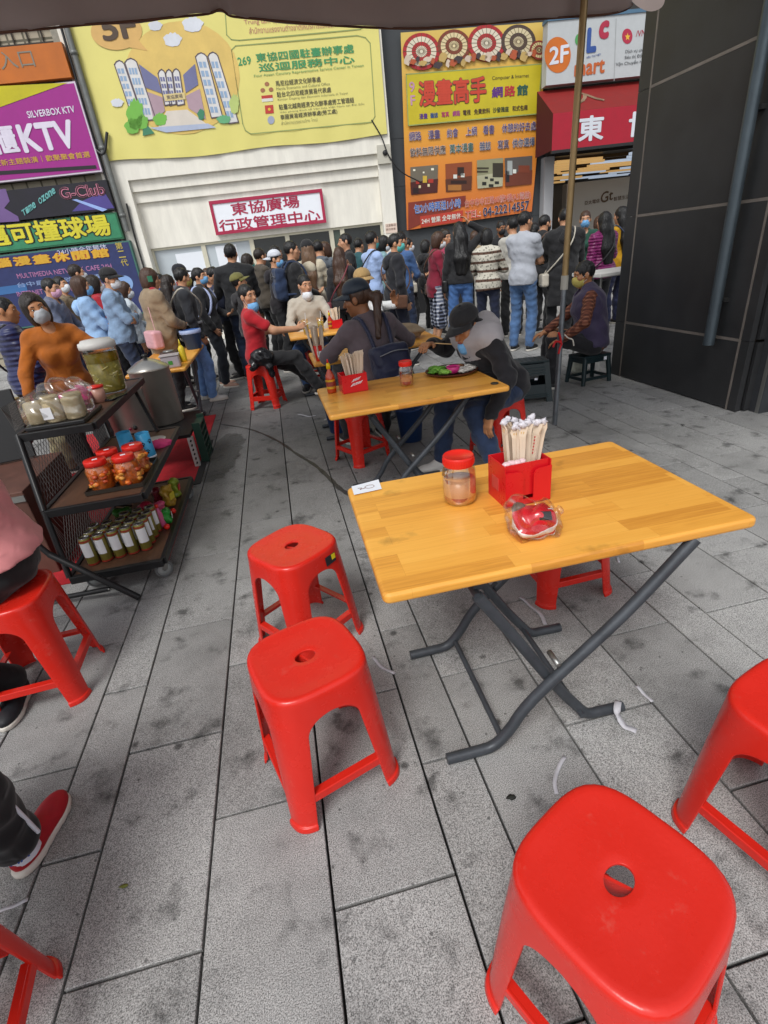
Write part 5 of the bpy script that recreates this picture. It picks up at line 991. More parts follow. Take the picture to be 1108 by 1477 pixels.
for (a, b) in ((0, 1), (1, 2)):
    for ya, yb in ((SHV[a][3], SHV[b][3]), (SHV[a][4], SHV[b][4])):
        MB().tube([(SHV[a][1], ya, SHV[a][0]), (SHV[b][1], yb, SHV[b][0])], .017, 4).build('post', blk, CT)
MB().tube([(SHV[1][1], 2.72, .5), (-1.20, 3.1, .30), (-1.18, 3.35, .17)], .012, 6).build('brace', blk, CT); MB().tube([(-1.17, 3.0, .82), (-1.16, 3.02, .5)], .014, 4).build('post', blk, CT); MB().tube([(-1.13, 4.1, .82), (-1.0, 3.88, .5)], .014, 4).build('post', blk, CT)
def wire(z0, z1, xa, xb, ya0, yb0, ya1, yb1):
    mb = MB(); n = 34
    for k in range(n):
        for sgn in (1, -1):
            t0 = k/n; t1 = min(1, max(0, t0+sgn*.18)); p = (xa, ya0+(yb0-ya0)*t0, z0); q = (xb, ya1+(yb1-ya1)*t1, z1); mb.tube([p, q], .0016, 3, False)
    return mb
for k in range(2):
    a, b = SHV[k], SHV[k+1]; o = wire(a[0]+.02, b[0]-.03, a[1], b[1], a[3], a[4], b[3], b[4]).build('side_mesh', mat('wire_grey', '#5d5a58', .4, .6), CT); o['kind'] = 'stuff'
o = wire(.87, 1.0, -1.43, -1.45, 2.9, 3.4, 2.9, 3.4).build('side_mesh', mat('wire_grey'), CT); o['kind'] = 'stuff'
tyre = mat('grey_rubber', '#6c6f70', .6); 
def castor(x, y, rz):
    c = empty('castor', (x, y, 0), R(rz)); c.parent = CT
    MB().lathe([(.038, -.013), (.047, -.012), (.050, -.006), (.050, .006), (.047, .012), (.038, .013), (.038, -.013)], 26).build('tyre', tyre, c, (0, 0, .0505), (R(90), 0, 0)); MB().lathe([(0, -.010), (.038, -.010), (.038, .010), (0, .010)], 26).build('hub', mat('hub_pale', '#a9adac', .4), c, (0, 0, .0505), (R(90), 0, 0)); MB().lathe([(0, -.02), (.009, -.02), (.009, .02), (0, .02)], 12).build('axle', mat('steel'), c, (0, 0, .0505), (R(90), 0, 0))
    for s in (-1, 1): MB().box((.012, s*.019, .083), (.03, .003, .07), (0, R(20), 0)).build('fork', mat('steel'), c)
    MB().box((.02, 0, .118), (.05, .05, .006)).build('plate', mat('steel'), c); MB().box((-.05, 0, .09), (.05, .02, .006), (0, R(20), 0)).build('brake', mat('black_plastic'), c)
castor(-.875, 2.62, 30); castor(-.88, 3.70, 65); castor(-1.25, 2.66, 15); castor(-1.26, 3.66, 40)
# cans on the bottom shelf
can0 = empty('drink_can', (0, 0, 0)); can0.scale = (1.28, 1.28, 1.36); olive_can = mat('can_olive', '#7d7434', .35, .3, var=.15)
MB().lathe([(0, 0), (.019, 0), (.0235, .007), (.0235, .112), (.0205, .121), (.0190, .121), (.0185, .117), (0, .117)], 20).build('body', olive_can, can0); MB().lathe([(.0238, .003), (.0238, .010)], 20).build('base_band', mat('can_red', '#8d2a22', .4), can0); MB().lathe([(.0206, .1195), (.0222, .121), (.0222, .1225), (.0195, .1228), (.0185, .118), (0, .118)], 20).build('rim', mat('can_rim', '#a9a6a6', .25, .9), can0); MB().lathe([(.0238, .106), (.0238, .113)], 20).build('top_band', mat('can_red'), can0)
lab_ = MB(); 
for k in range(9):
    pass
th = np.linspace(-.95, .95, 9); lab_.add([(.0241*math.sin(t), -.0241*math.cos(t), z) for z in (.040, .103) for t in th], [(i, i+1, 9+i+1, 9+i) for i in range(8)], True); lab_.build('label', mat('can_label', '#d9d9dc', .5, var=.06), can0, fix=False)
pc_ = at_z(128, 815, .16)
first = True
for r_ in range(4):
    for c_ in range(5):
        if r_ == 3 and c_ < 2: continue
        o = can0 if first else copy_tree(can0); first = False
        o.location = (-1.215+c_*.067+r_*.006, 2.64+r_*.07+c_*.014, SHV[0][0]+.0); o.rotation_euler = (0, 0, R(random.uniform(-25, 25)))
        tag(o, 'olive drink can with white label among the rows on cart bottom shelf', 'can', 'cans on the bottom shelf of the cart')
# kimchi jars on a tray
TRY = empty('metal_tray', (0, 0, SHV[1][0]), 0, 'shallow metal tray under the kimchi jars', 'tray'); MB().box((-1.02, 2.97, .006), (.30, .42, .006)).build('base', mat('dull_tray', '#4b4640', .35, .7), TRY)
for c, d in (((-1.02, 2.76, .014), (.30, .006, .022)), ((-1.02, 3.18, .014), (.30, .006, .022)), ((-1.17, 2.97, .014), (.006, .42, .022)), ((-.87, 2.97, .014), (.006, .42, .022))): MB().box(c, d).build('rim', mat('dull_tray'), TRY)
kim = mat('kimchi', (.58, .13, .012), .35, var=.6, vscale=38)
kn = kim.node_tree.nodes['Principled BSDF']; kn.inputs['Coat Weight'].default_value = .1
for k, (x, y) in enumerate(((-1.09, 2.83), (-.945, 2.83), (-1.07, 2.985), (-.935, 3.0), (-.935, 3.12))):
    if k == 4: continue
    r, h = .063, .168; o = empty('kimchi_jar', (x, y, SHV[1][0]+.009), 0, ('jar of orange kimchi at the tray corner nearest the mesh side', 'jar of orange kimchi at the open front corner of tray', 'jar of orange kimchi behind, next to mesh side', 'jar of orange kimchi behind, next to the blue cups')[k], 'jar', 'kimchi jars on the cart')
    MB().lathe([(0, .003), (r*.9, .003), (r*.97, .01), (r*.98, h*.68), (r*.82, h*.80), (0, h*.80)], 28).build('contents', kim, o)
    for q in range(30): t = random.uniform(0, 6.28); blob('vegetable', mat('kim%d' % (q % 3), ((.66, .15, .012), (.62, .26, .04), (.40, .05, .008))[q % 3], .45, var=.3, vscale=50), o, (r*.93*math.cos(t), r*.93*math.sin(t), random.uniform(.02, h*.66)), (.017, .017, .013), .2, 5, 2, q)
    MB().lathe([(0, .001), (r*.95, .001), (r*1.04, .01), (r*1.05, h*.66), (r*.9, h*.80), (r*.82, h*.84)], 32).build('glass', clearmat('jar_shell', (.98, .97, .95)), o)
    MB().lathe([(0, h), (r*.86, h), (r*.90, h-.004), (r*.91, h*.82), (r*.85, h*.81)], 32).build('lid', redlid, o); MB().box((.005, -.008, h+.0012), (.026, .016, .002), (0, 0, .3)).build('price_tag', mat('signwhite'), o)
# blue cups, pink cloth, saucer
for k, (x, y, h) in enumerate(((-1.04, 3.26, .19), (-.945, 3.29, .16))):
    o = empty('blue_cup', (x, y, SHV[1][0]), 0, ('taller sky blue cup with black paw prints', 'shorter sky blue cup with black paw prints')[k], 'cup', 'blue cups on the cart'); MB().lathe([(0, .001), (.042, .001), (.046, .01), (.042, h), (.039, h), (.04, .01), (0, .008)], 28).build('cup', mat('sky_blue', '#3f9fd0', .4), o); MB().lathe([(.0435, .0), (.047, .0), (.047, .012), (.0435, .012)], 28).build('foot', mat('signwhite'), o)
    for z_, t in ((.09, -1.6), (.045, -1.25), (.10, -.6), (.05, -2.2)):
        pw = MB(); c = np.array([.0455*math.cos(t), .0455*math.sin(t), z_*h/.15]); tn = np.array([-math.sin(t), math.cos(t), 0])
        for du, dv, rr in ((0, -.006, .008), (-.011, .004, .004), (-.004, .010, .004), (.004, .010, .004), (.011, .004, .004)): pw.add([tuple(c+tn*(du+rr*math.cos(a))+np.array([0, 0, dv+rr*math.sin(a)])+np.array([math.cos(t), math.sin(t), 0])*.002) for a in np.linspace(0, 6.28, 10)[:-1]], [tuple(range(9))])
        pw.build('paw_print', mat('paw_black', (.01, .012, .02), .5), o, fix=False)
o = field_mesh('pink_cloth', [ell((0, 0, .02), (.075, .045, .03)), ell((.05, .02, .015), (.05, .04, .02)), ell((-.04, -.02, .015), (.05, .04, .02))], .006, mat('pink_cloth', '#c2386e', .8, var=.2), None, wr=.008, wf=70, cuts=[((0, 0, -1), 0)], loc=(-.93, 3.47, SHV[1][0]+.0)); tag(o, 'crumpled pink cloth next to the blue cups', 'cloth')
o = MB().lathe([(0, .004), (.05, .004), (.075, .016), (.077, .014), (.05, 0), (0, 0)], 28).build('saucer', mat('saucer_white', '#c7c4bd', .3), None, (-.97, 3.62, SHV[1][0]+.002)); tag(o, 'small white saucer on cart middle shelf', 'saucer')
# snack packets on the bottom shelf
sn = [(-1.13, 3.04, .10, .13, '#2c5a1e', 'green snack packet with yellow corner beside the cans'), (-1.0, 3.06, .09, .13, '#a31f3a', 'crimson snack packet behind the cans'), (-.92, 3.05, .07, .12, '#c6486e', 'pink snack bag leaning behind the cans'), (-.90, 3.24, .08, .15, '#a8832c', 'golden snack packet on cart bottom shelf'), (-.885, 3.40, .07, .13, '#7f8f2a', 'lime green snack packet at the shelf edge'), (-.875, 2.98, .06, .10, '#2f8f38', 'small green and red packet at the shelf edge'), (-.98, 3.30, .08, .12, '#7a1f2c', 'dark red packet at the back of the bottom shelf')]
for k, (x, y, a, h, c, lb) in enumerate(sn):
    o = empty('snack_packet', (x, y, SHV[0][0]), R(20*k), lb, 'packet', 'snack packets on the cart'); field_mesh('bag', [rbox((0, 0, h/2+.004), (a/2, .028, h/2), .02)], .008, mat('snack%d' % k, c, .28, var=.35, vscale=25), o, wr=.005, wf=70, seed=k)
    MB().box((0, -.033, h*.55), (a*.6, .004, h*.3), (R(6), 0, R(5))).build('label', mat('snacklab%d' % (k % 3), ('#c9b52a', '#b8222a', '#d2cfc8')[k % 3], .35, var=.3, vscale=60), o)
for k, (x, y) in enumerate(((-.868, 2.90), (-.866, 3.12))):
    o = blob('red_ball_cap', redlid, None, (0, 0, 0), (.018, .018, .018), .02, 5, 3, k, (x, y, SHV[0][0]+.0185)); tag(o, 'small round red bottle cap on cart bottom shelf edge', 'cap', 'red caps on the cart')
pinkbot = empty('pink_bottle', (-.905, 2.955, SHV[0][0]), 0, 'pink drink bottle with red cap beside the cans', 'bottle'); MB().lathe([(0, .002), (.022, .002), (.024, .02), (.022, .09), (.010, .12), (.010, .13)], 18).build('bottle', mat('pinkdrink', '#c75a86', .2, var=.2), pinkbot); MB().lathe([(0, .15), (.011, .149), (.012, .13), (0, .13)], 14).build('cap', redlid, pinkbot)
# top shelf: noodle rolls in a bag on a black tray, pickle tub, pink bag
zt3 = SHV[2][0]; o = MB().box((0, 0, .012), (.30, .34, .022), bev=.005).build('black_tray', mat('black_plastic'), None, (-1.25, 3.10, zt3+.001)); tag(o, 'black plastic tray under the bagged noodles', 'tray')
NB = empty('noodle_bag', (-1.25, 3.10, zt3+.024), 0, 'clear bag of pale rice noodle rolls with white label', 'bag'); nd = mat('rice_noodle', '#cbb994', .7, var=.15, vscale=30, bump=.6, bscale=60, stretch=(6, 6, 40))
for k, (x, y) in enumerate(((-.095, -.10), (.0, -.11), (.095, -.10), (-.06, .03), (.06, .03))): MB().lathe([(0, .002), (.044, .002), (.048, .01), (.048, .105), (.042, .115), (0, .113)], 24).build('noodle_roll', nd, NB, (x, y, 0))
MB().box((-.018, -.162, .055), (.052, .002, .062), (0, 0, R(-4))).build('label', mat('can_label'), NB)
fl = clearmat('bag_clear', (.95, .95, .94), .2, .18, .9); field_mesh('bag_film', [rbox((0, -.04, .07), (.158, .118, .07), .04), ell((.03, .03, .15), (.12, .07, .05), k=.05)], .010, fl, NB, wr=.010, wf=48, seed=3, cuts=[((0, 0, -1), 0)])
o = field_mesh('pink_bag', [ell((0, 0, .045), (.09, .06, .055)), ell((.06, .0, .07), (.05, .04, .045))], .009, mat('pinkbag', '#b8356f', .3, var=.3, vscale=22), None, wr=.010, wf=60, cuts=[((0, 0, -1), 0)], loc=(-1.30, 3.42, zt3+.004)); tag(o, 'crumpled pink bag behind the noodle rolls', 'bag')
o = empty('red_tub', (-1.17, 3.47, zt3), 0, 'small red lidded tub next to the pink bag', 'tub'); MB().lathe([(0, .002), (.04, .002), (.045, .09), (0, .09)], 20).build('tub', mat('tub_clear', '#b98a7a', .3), o); MB().lathe([(0, .105), (.047, .103), (.048, .09), (0, .09)], 20).build('lid', redlid, o)
pk = at_z(168, 552, zt3); PK = empty('pickle_tub', (-1.175, 3.79, zt3), 0, 'big clear tub of pickled vegetables with white lid', 'tub'); rt = .105; hb = .30
pick = mat('pickle_brine', '#847a2e', .35, var=.45, vscale=26)
MB().lathe([(0, .005), (rt*.78, .005), (rt*.83, .02), (rt*.95, hb*.66), (0, hb*.66)], 32).build('pickles', pick, PK); MB().lathe([(rt*.955, hb*.665), (0, hb*.665), (0, hb*.86), (rt*.985, hb*.86), (rt*.955, hb*.665)], 32).build('brine', mat('brine', '#8d7f22', .12, trans=.5, ior=1.1), PK)
for q in range(46):
    t = random.uniform(0, 6.28); z_ = random.uniform(.03, hb*.62); r_ = rt*(.80+.15*z_/hb/.66); L_ = random.uniform(.02, .045); a = random.uniform(-1, 1)
    MB().tube(smooth_path([(r_*math.cos(t+s*L_/rt), r_*math.sin(t+s*L_/rt), z_+a*s*L_*.6+.006*math.sin(5*s)) for s in (-.5, 0, .5)], 3), .0045, 5).build('shred', mat('shred%d' % (q % 3), ('#cfc79a', '#a8a04e', '#b5502a')[0 if q % 7 else 2] if q % 2 else '#b9b06a', .4), PK)
MB().lathe([(0, 0), (rt*.82, 0), (rt*.88, .015), (rt*1.02, hb*.88), (rt*1.02, hb)], 36).build('tub', clearmat('jar_shell'), PK)
MB().lathe([(0, hb+.042), (rt*.86, hb+.042), (rt*.93, hb+.030), (rt*1.06, hb+.026), (rt*1.09, hb+.012), (rt*1.09, hb-.012), (rt*1.03, hb-.012)], 40).build('lid', mat('lid_white', '#cfcdc8', .45, var=.04), PK)
o = MB().box((0, 0, .006), (.16, .09, .012), bev=.003).build('phone', mat('phone_black', (.01, .01, .012), .15), None, (-1.10, 3.52, zt3+.001), (0, 0, R(70))); tag(o, 'black phone lying on cart top shelf beside pickle tub', 'phone')
MB().tube([(-1.07, 2.905, zt3-.03), (-1.10, 2.90, zt3-.02)], .01, 8).build('green_tie', mat('green_tie', '#1f9a3a', .5), CT)
# ------------------------------------------------------------------ steel cookers on a rack, red mat
ssx = mat('stainless', '#b5b0a8', .34, .65, var=.10, vscale=4); ssd = mat('stainless_dark', '#a29b92', .36, .65, var=.12, vscale=4)
def cooker(x, y, z0, r, h, label, panel):
    o = empty('steel_cooker', (x, y, z0), 0, label, 'cooker', 'steel cookers behind the cart'); MB().lathe([(0, 0), (r*.98, 0), (r, .01), (r, h-.02), (r*1.03, h-.015), (r*1.03, h), (r*.97, h)], 40).build('body', ssx if panel else ssd, o); MB().lathe([(r*1.0, h), (r*.95, h+.012), (r*.5, h+.06), (r*.12, h+.085), (0, h+.085)], 40).build('lid', mat('lid_steel', '#b9b6b0', .3, 1.0, var=.15), o); MB().lathe([(0, h+.12), (.022, h+.118), (.026, h+.105), (.012, h+.085)], 16).build('knob', mat('black_plastic'), o)
    if panel:
        for dx, m_, rr in ((-.04, mat('indicator', '#7a1430', .3), .012), (.015, mat('black_plastic'), .018)):
            a = -1.25+dx*4; MB().lathe([(0, .018), (rr*.9, .018), (rr, .012), (rr, 0)], 18).build('dial', m_, o, (r*math.cos(a), r*math.sin(a), h*.30), (R(90), 0, a+R(90)))
    return o
zc_ = .30; pa = at_y(196, 560, 4.55); cooker(-1.36, 4.56, zc_, .17, .42, 'stainless cooker with red lamp and black dial', True); cooker(-1.19, 4.98, zc_, .175, .50, 'darker stainless cooker beside orange-topped table', False)
RK = empty('cooker_rack', (0, 0, 0), 0, 'low rack with white slotted legs carrying the cookers', 'rack'); MB().box((-1.12, 4.82, .285), (.46, .84, .028)).build('deck', blk, RK)
for x, y in ((-.90, 4.42), (-1.34, 4.42), (-.90, 5.22), (-1.34, 5.22)):
    lg = MB().box((x, y, .135), (.045, .045, .27)).build('leg', mat('slotted_white', '#b8b6b2', .5, .2), RK)
    for k in range(6): MB().box((x+.003, y-.0235, .04+k*.04), (.014, .002, .022), (0, R(25), 0)).build('slot', mat('black_plastic'), lg)
gcr = empty('green_crate', (-.84, 4.66, 0), R(0), 'dark green plastic crate standing next to rack leg', 'crate'); gm = mat('crate_green', '#15352a', .5)
MB().box((0, 0, .01), (.055, .32, .02)).build('base', gm, gcr)
for k in range(6): MB().box((0, 0, .05+k*.055), (.06, .33, .018)).build('slat', gm, gcr)
for s in (-1, 1): MB().box((0, s*.158, .18), (.064, .02, .36)).build('corner_post', gm, gcr)
YBt = empty('yellow_bottle', (-1.02, 5.35, .02), 0, 'yellow squeeze bottle standing between cooker and queue', 'bottle'); YBt.location = (-.98, 5.62, TZ); MB().lathe([(0, .001), (.03, .001), (.032, .02), (.032, .13), (.014, .16), (0, .16)], 20).build('bottle', mat('mustard', '#cfb62a', .4), YBt); MB().lathe([(0, .22), (.003, .22), (.012, .163), (0, .16)], 14).build('nozzle', mat('mustard'), YBt)
CB = empty('clear_box', (-1.06, 5.36, TZ), R(5), 'clear plastic tub with green mark on orange-topped table', 'box'); MB().box((0, 0, .055), (.17, .13, .11), bev=.012).build('tub', mat('cloudy_plastic', '#b9b2ba', .25, alpha=.8), CB); MB().box((0, 0, .116), (.185, .145, .012), bev=.004).build('lid', mat('cloudy_lid', '#aaa6a8', .3), CB); MB().box((.0, -.0665, .05), (.04, .002, .035)).build('mark', mat('mark_green', '#3f8a3a', .5), CB)
o = empty('brown_box', (-1.10, 5.60, TZ), 0, 'small dark brown box with steel lid behind the clear tub', 'box'); MB().box((0, 0, .06), (.16, .14, .12), bev=.006).build('body', mat('boxbrown', '#3a2420', .5), o); MB().lathe([(0, .135), (.05, .132), (.06, .12), (0, .12)], 20).build('lid', mat('steel'), o)
bk = empty('blue_bucket', (-.99, 6.55, TZ), 0, 'blue bucket with pale rim at far end of orange table', 'bucket'); MB().lathe([(0, .001), (.085, .001), (.115, .20), (.121, .20), (.121, .215), (.11, .215), (.08, .01), (0, .01)], 28).build('bucket', mat('bucket_blue', '#31548f', .45), bk); MB().lathe([(.1215, .175), (.123, .18), (.124, .214), (.108, .2165)], 28).build('rim', mat('bucket_rim', '#8f9fc2', .45), bk)
o = empty('blue_bin', tuple(at_z(470, 560, 0)), 0, 'blue round bin under the small table behind sauce bottle', 'bin'); o.location = (.42, 4.75, 0); MB().lathe([(0, .001), (.10, .001), (.13, .30), (.137, .30), (.137, .315), (.125, .315), (.095, .01), (0, .01)], 28).build('bin', mat('bin_blue', '#2a4a80', .5), o)
o = empty('second_blue_bin', (.98, 4.15, 0), 0, 'blue round bin under the table with food', 'bin'); o.name = 'blue_bin'; MB().lathe([(0, .001), (.09, .001), (.12, .28), (.127, .28), (.127, .295), (.115, .295), (.085, .01), (0, .01)], 28).build('bin', mat('bin_blue'), o)
ym = empty('menu_paddle', (.36, 4.62, TZ), 0, 'small tilted wooden menu board behind sauce bottle', 'menu'); MB().box((0, 0, .06), (.15, .012, .05), (0, R(-26), 0)).build('board', WOOD, ym); MB().box((-.05, .0, .018), (.02, .02, .036)).build('foot', WOOD, ym)
RM = MB().box((-1.72, 4.45, .004), (1.66, 3.4, .006)).build('red_mat', mat('red_carpet', '#b32029', .9, var=.25, vscale=14, bump=.3, bscale=120), None); tag(RM, 'worn red floor mat under cart and cookers', 'mat')
o = MB().box((-.86, 4.55, .005), (.055, 1.15, .008)).build('mat_edge', mat('rubber_black', (.02, .02, .02), .8), RM)
# vendor's prep table, boxes and a black stand on the far left
PT = folding_table(-2.25, 4.20, 0, 1.0, .55, TZ, 'orange-topped prep table behind the cart and vendor', ys=(-.2, .2))
o = empty('bamboo_basket', (-2.15, 4.2, TZ), 0, 'pale stacked papers and basket on prep table', 'basket'); MB().box((0, 0, .05), (.3, .25, .10), bev=.01).build('basket', mat('basketpale', '#9a8a62', .7, var=.3, vscale=30), o)
CBx = empty('cabinet_box', (-1.90, 3.25, 0), R(2), 'brown box cabinet with steel edge beside cart', 'cabinet'); MB().box((0, 0, .27), (.70, .7, .54), bev=.006).build('body', mat('brownboard', '#5a3a30', .6, var=.25), CBx); MB().box((0, -.353, .50), (.70, .012, .035)).build('edge_strip', mat('steel'), CBx)
BB = empty('black_board', (-1.98, 3.55, .545), R(12), 'black slanted board leaning beside the vendor', 'board'); MB().box((0, 0, .22), (.55, .03, .44), (R(-12), 0, 0), bev=.005).build('board', mat('board_black', (.012, .012, .013), .5), BB); MB().tube([(.0, .10, 0), (0, .02, .3)], .012, 6).build('prop', blk, BB)
# black folding trestle foot poking out beside the cart
bs = at_z(205, 868, 0); TF = empty('trestle_stand', (0, 0, 0), 0, 'black folding trestle stand with flat steel bars beside seated pink hoodie', 'stand')
pA, pB = at_z(203, 866, 0), at_z(72, 800, .30); pC = at_z(160, 856, .03)
MB().tube([(pA[0], pA[1], .018), tuple(pB)], .022, 4).build('bar', blk, TF); MB().tube([tuple(pC+np.array([0, 0, .03])), (pC[0]-.42, pC[1]+.06, .03)], .016, 4).build('bar', blk, TF); MB().tube([tuple(pB), (pB[0]-.25, pB[1]+.12, .62)], .017, 4).build('bar', blk, TF); MB().tube([(pC[0]-.42, pC[1]+.06, .03), (pB[0]-.25, pB[1]+.12, .62)], .017, 4).build('bar', blk, TF); MB().lathe([(0, 0), (.007, 0), (.006, .005), (0, .006)], 10).build('bolt', mat('steel'), TF, tuple(pC+np.array([.01, -.02, .04])), (R(80), 0, 0))
# ------------------------------------------------------------------ litter
def strip_litter(pts, w, label, m='litter_white', h=.004):
    P = smooth_path([np.array(p) for p in pts], 4); V = []
    for i, p in enumerate(P):
        t = P[min(i+1, len(P)-1)]-P[max(0, i-1)]; t = t/np.linalg.norm(t); nn = np.array([-t[1], t[0], 0]); nn /= np.linalg.norm(nn)+1e-9; tw = .3*math.sin(i*.8)
        for s in (-1, 1): V.append(tuple(p+nn*s*w/2+np.array([0, 0, h+abs(s*w*.25*tw)+.002*math.sin(i)])))
    o = MB().add(V, [(2*i, 2*i+1, 2*i+3, 2*i+2) for i in range(len(P)-1)], True).build('litter_strip', mat(m, '#c3c2c8', .5, alpha=.9, var=.1, vscale=60), None, fix=False); sm = o.modifiers.new('s', 'SOLIDIFY'); sm.thickness = .0008
    return tag(o, label, 'litter')
g = lambda x, y, z=.0: at_z(x, y, z)
strip_litter([g(892, 1012, .045), g(890, 1025, .05), g(893, 1038, .02), g(903, 1050, .004), g(918, 1056, .004)], .022, 'white paper band stuck on the table foot tip', 'litter_paper')
strip_litter([g(815, 1092), g(805, 1110), g(800, 1130), g(803, 1146)], .012, 'curved white film strip on slabs beside near stool'); strip_litter([g(917, 990), g(928, 1001), g(941, 1014)], .012, 'short white wrapper lying across a slab joint', 'litter_paper')
strip_litter([g(750, 862), g(765, 874), g(780, 888), g(787, 902)], .016, 'clear film strip under the bare table near red stool foot'); strip_litter([g(538, 948), g(550, 962), g(570, 973)], .014, 'clear wrapper strip beside the front stool')
strip_litter([g(-4, 1318), g(20, 1308), g(42, 1299)], .010, 'white straw-like strip beside the red-shoed foot', 'litter_paper'); strip_litter([g(430, 598), g(445, 601), g(456, 600)], .02, 'white strip on slabs before the stacked stools', 'litter_paper'); strip_litter([g(468, 606), g(478, 604)], .02, 'white paper scrap beside the table with food', 'litter_paper')
strip_litter([g(890, 804), g(893, 812)], .012, 'tiny white scrap behind the bare table leg', 'litter_paper')
o = blob('dark_leaf', mat('leaf_dark', '#20201c', .8), None, (0, 0, 0), (.014, .010, .003), .3, 5, 2, 1, tuple(at_z(738, 1150, .003))); tag(o, 'small dark crumpled leaf on pale slab', 'leaf')
o = blob('green_leaf', mat('leaf_green', '#6a7030', .8), None, (0, 0, 0), (.012, .006, .002), .3, 5, 2, 1, tuple(at_z(179, 1278, .003))); tag(o, 'tiny olive green leaf on pale slab', 'leaf')
# ------------------------------------------------------------------ people
def unit(v): v = np.array(v, float); return v/(np.linalg.norm(v)+1e-9)
def ik(a, t, l1, l2, pole):
    d = t-a; L = np.linalg.norm(d); L = min(max(L, abs(l1-l2)+.01), l1+l2-.003); u = unit(d); x = (l1*l1-l2*l2+L*L)/(2*L); hgt = math.sqrt(max(0, l1*l1-x*x))
    p = np.array(pole, float); p = p-u*(p @ u); return a+u*x+unit(p)*hgt, a+u*L
SK = {k: mat('skin_'+k, c, .5, var=.10, vscale=14, sub=.08) for k, c in (('a', '#c08e6e'), ('b', '#a9744f'), ('c', '#8c5c3d'), ('d', '#cfa184'), ('e', '#70452e'))}
HAIRM = {k: mat('hair_'+k, c, .38, var=.35, vscale=30, bump=.7, bscale=45, stretch=(3, 3, .4)) for k, c in (('black', (.008, .0075, .008)), ('dark', (.018, .011, .008)), ('brown', (.06, .028, .016)), ('blond', (.16, .09, .05)))}
def lips(): return mat('lip', '#8d4a42', .45)
def hand(w, f, n, side, S, curl=.5, spread=1.0):
    """palm and five fingers: f finger direction, n palm side, side +1 right hand"""
    f = unit(f); n = unit(np.array(n)-f*(np.array(n) @ f)); s = np.cross(f, n)*side; P = []; S = S*.98
    for k, off in enumerate((-.028, -.010, .009, .027)):
        b = w+f*.085*S+s*off*S*spread; P.append(cap(w+f*.012*S+s*off*.55*S, b, .0155*S, .0115*S, .012))
        d1 = f*math.cos(curl*.8)+n*math.sin(curl*.8)+s*off*2.5*spread; l = (.036, .044, .047, .041)[k]*S; m1 = b+unit(d1)*l; d2 = f*math.cos(curl*1.7)+n*math.sin(curl*1.7); P += [cap(b, m1, .0098*S, .0088*S, .004), cap(m1, m1+unit(d2)*l*.85, .0088*S, .0070*S, .003)]
    tb = w+f*.028*S-s*-.024*S; t1 = tb+unit(s*.8+f*.75+n*.25)*.042*S; P += [cap(w+f*.015*S+s*.012*S, tb, .016*S, .013*S, .01), cap(tb, t1, .0125*S, .0105*S, .006), cap(t1, t1+unit(f*.9+s*.15+n*.3)*.032*S, .0105*S, .0085*S, .004)]
    return P
ARM = {'down': lambda s: ((s*.235, .03, .80), (0, .12, -1), (-s, 0, 0), (s*.5, -1, .2)), 'front': lambda s: ((s*.075, .27, 1.04), (-s*.5, .85, .2), (-s*.3, 0, 1), (s*1, -.5, -.8)), 'phone': lambda s: ((s*.09, .28, 1.16), (-s*.4, .5, .75), (-s*.3, -.8, .4), (s*1, -.3, -1)), 'cross': lambda s: ((-s*.07, .19, 1.13+.03*s), (-s*1, .1, .1), (0, -1, 0), (s*1, .2, -.9)), 'behind': lambda s: ((s*.05, -.17, .92), (-s*.8, 0, -.5), (0, -1, 0), (s, -.6, 0)), 'head': lambda s: ((s*.13, .05, 1.68), (-s*.6, .1, .75), (-s*.6, 0, -.5), (s*1, .3, .1)), 'face': lambda s: ((s*.10, .20, 1.38), (-s*.2, .2, 1), (0, -1, 0), (s*.8, .2, -1)), 'pocket': lambda s: ((s*.20, .10, .88), (-s*.3, .5, -.8), (-s, 0, 0), (s*1, -.8, 0))}
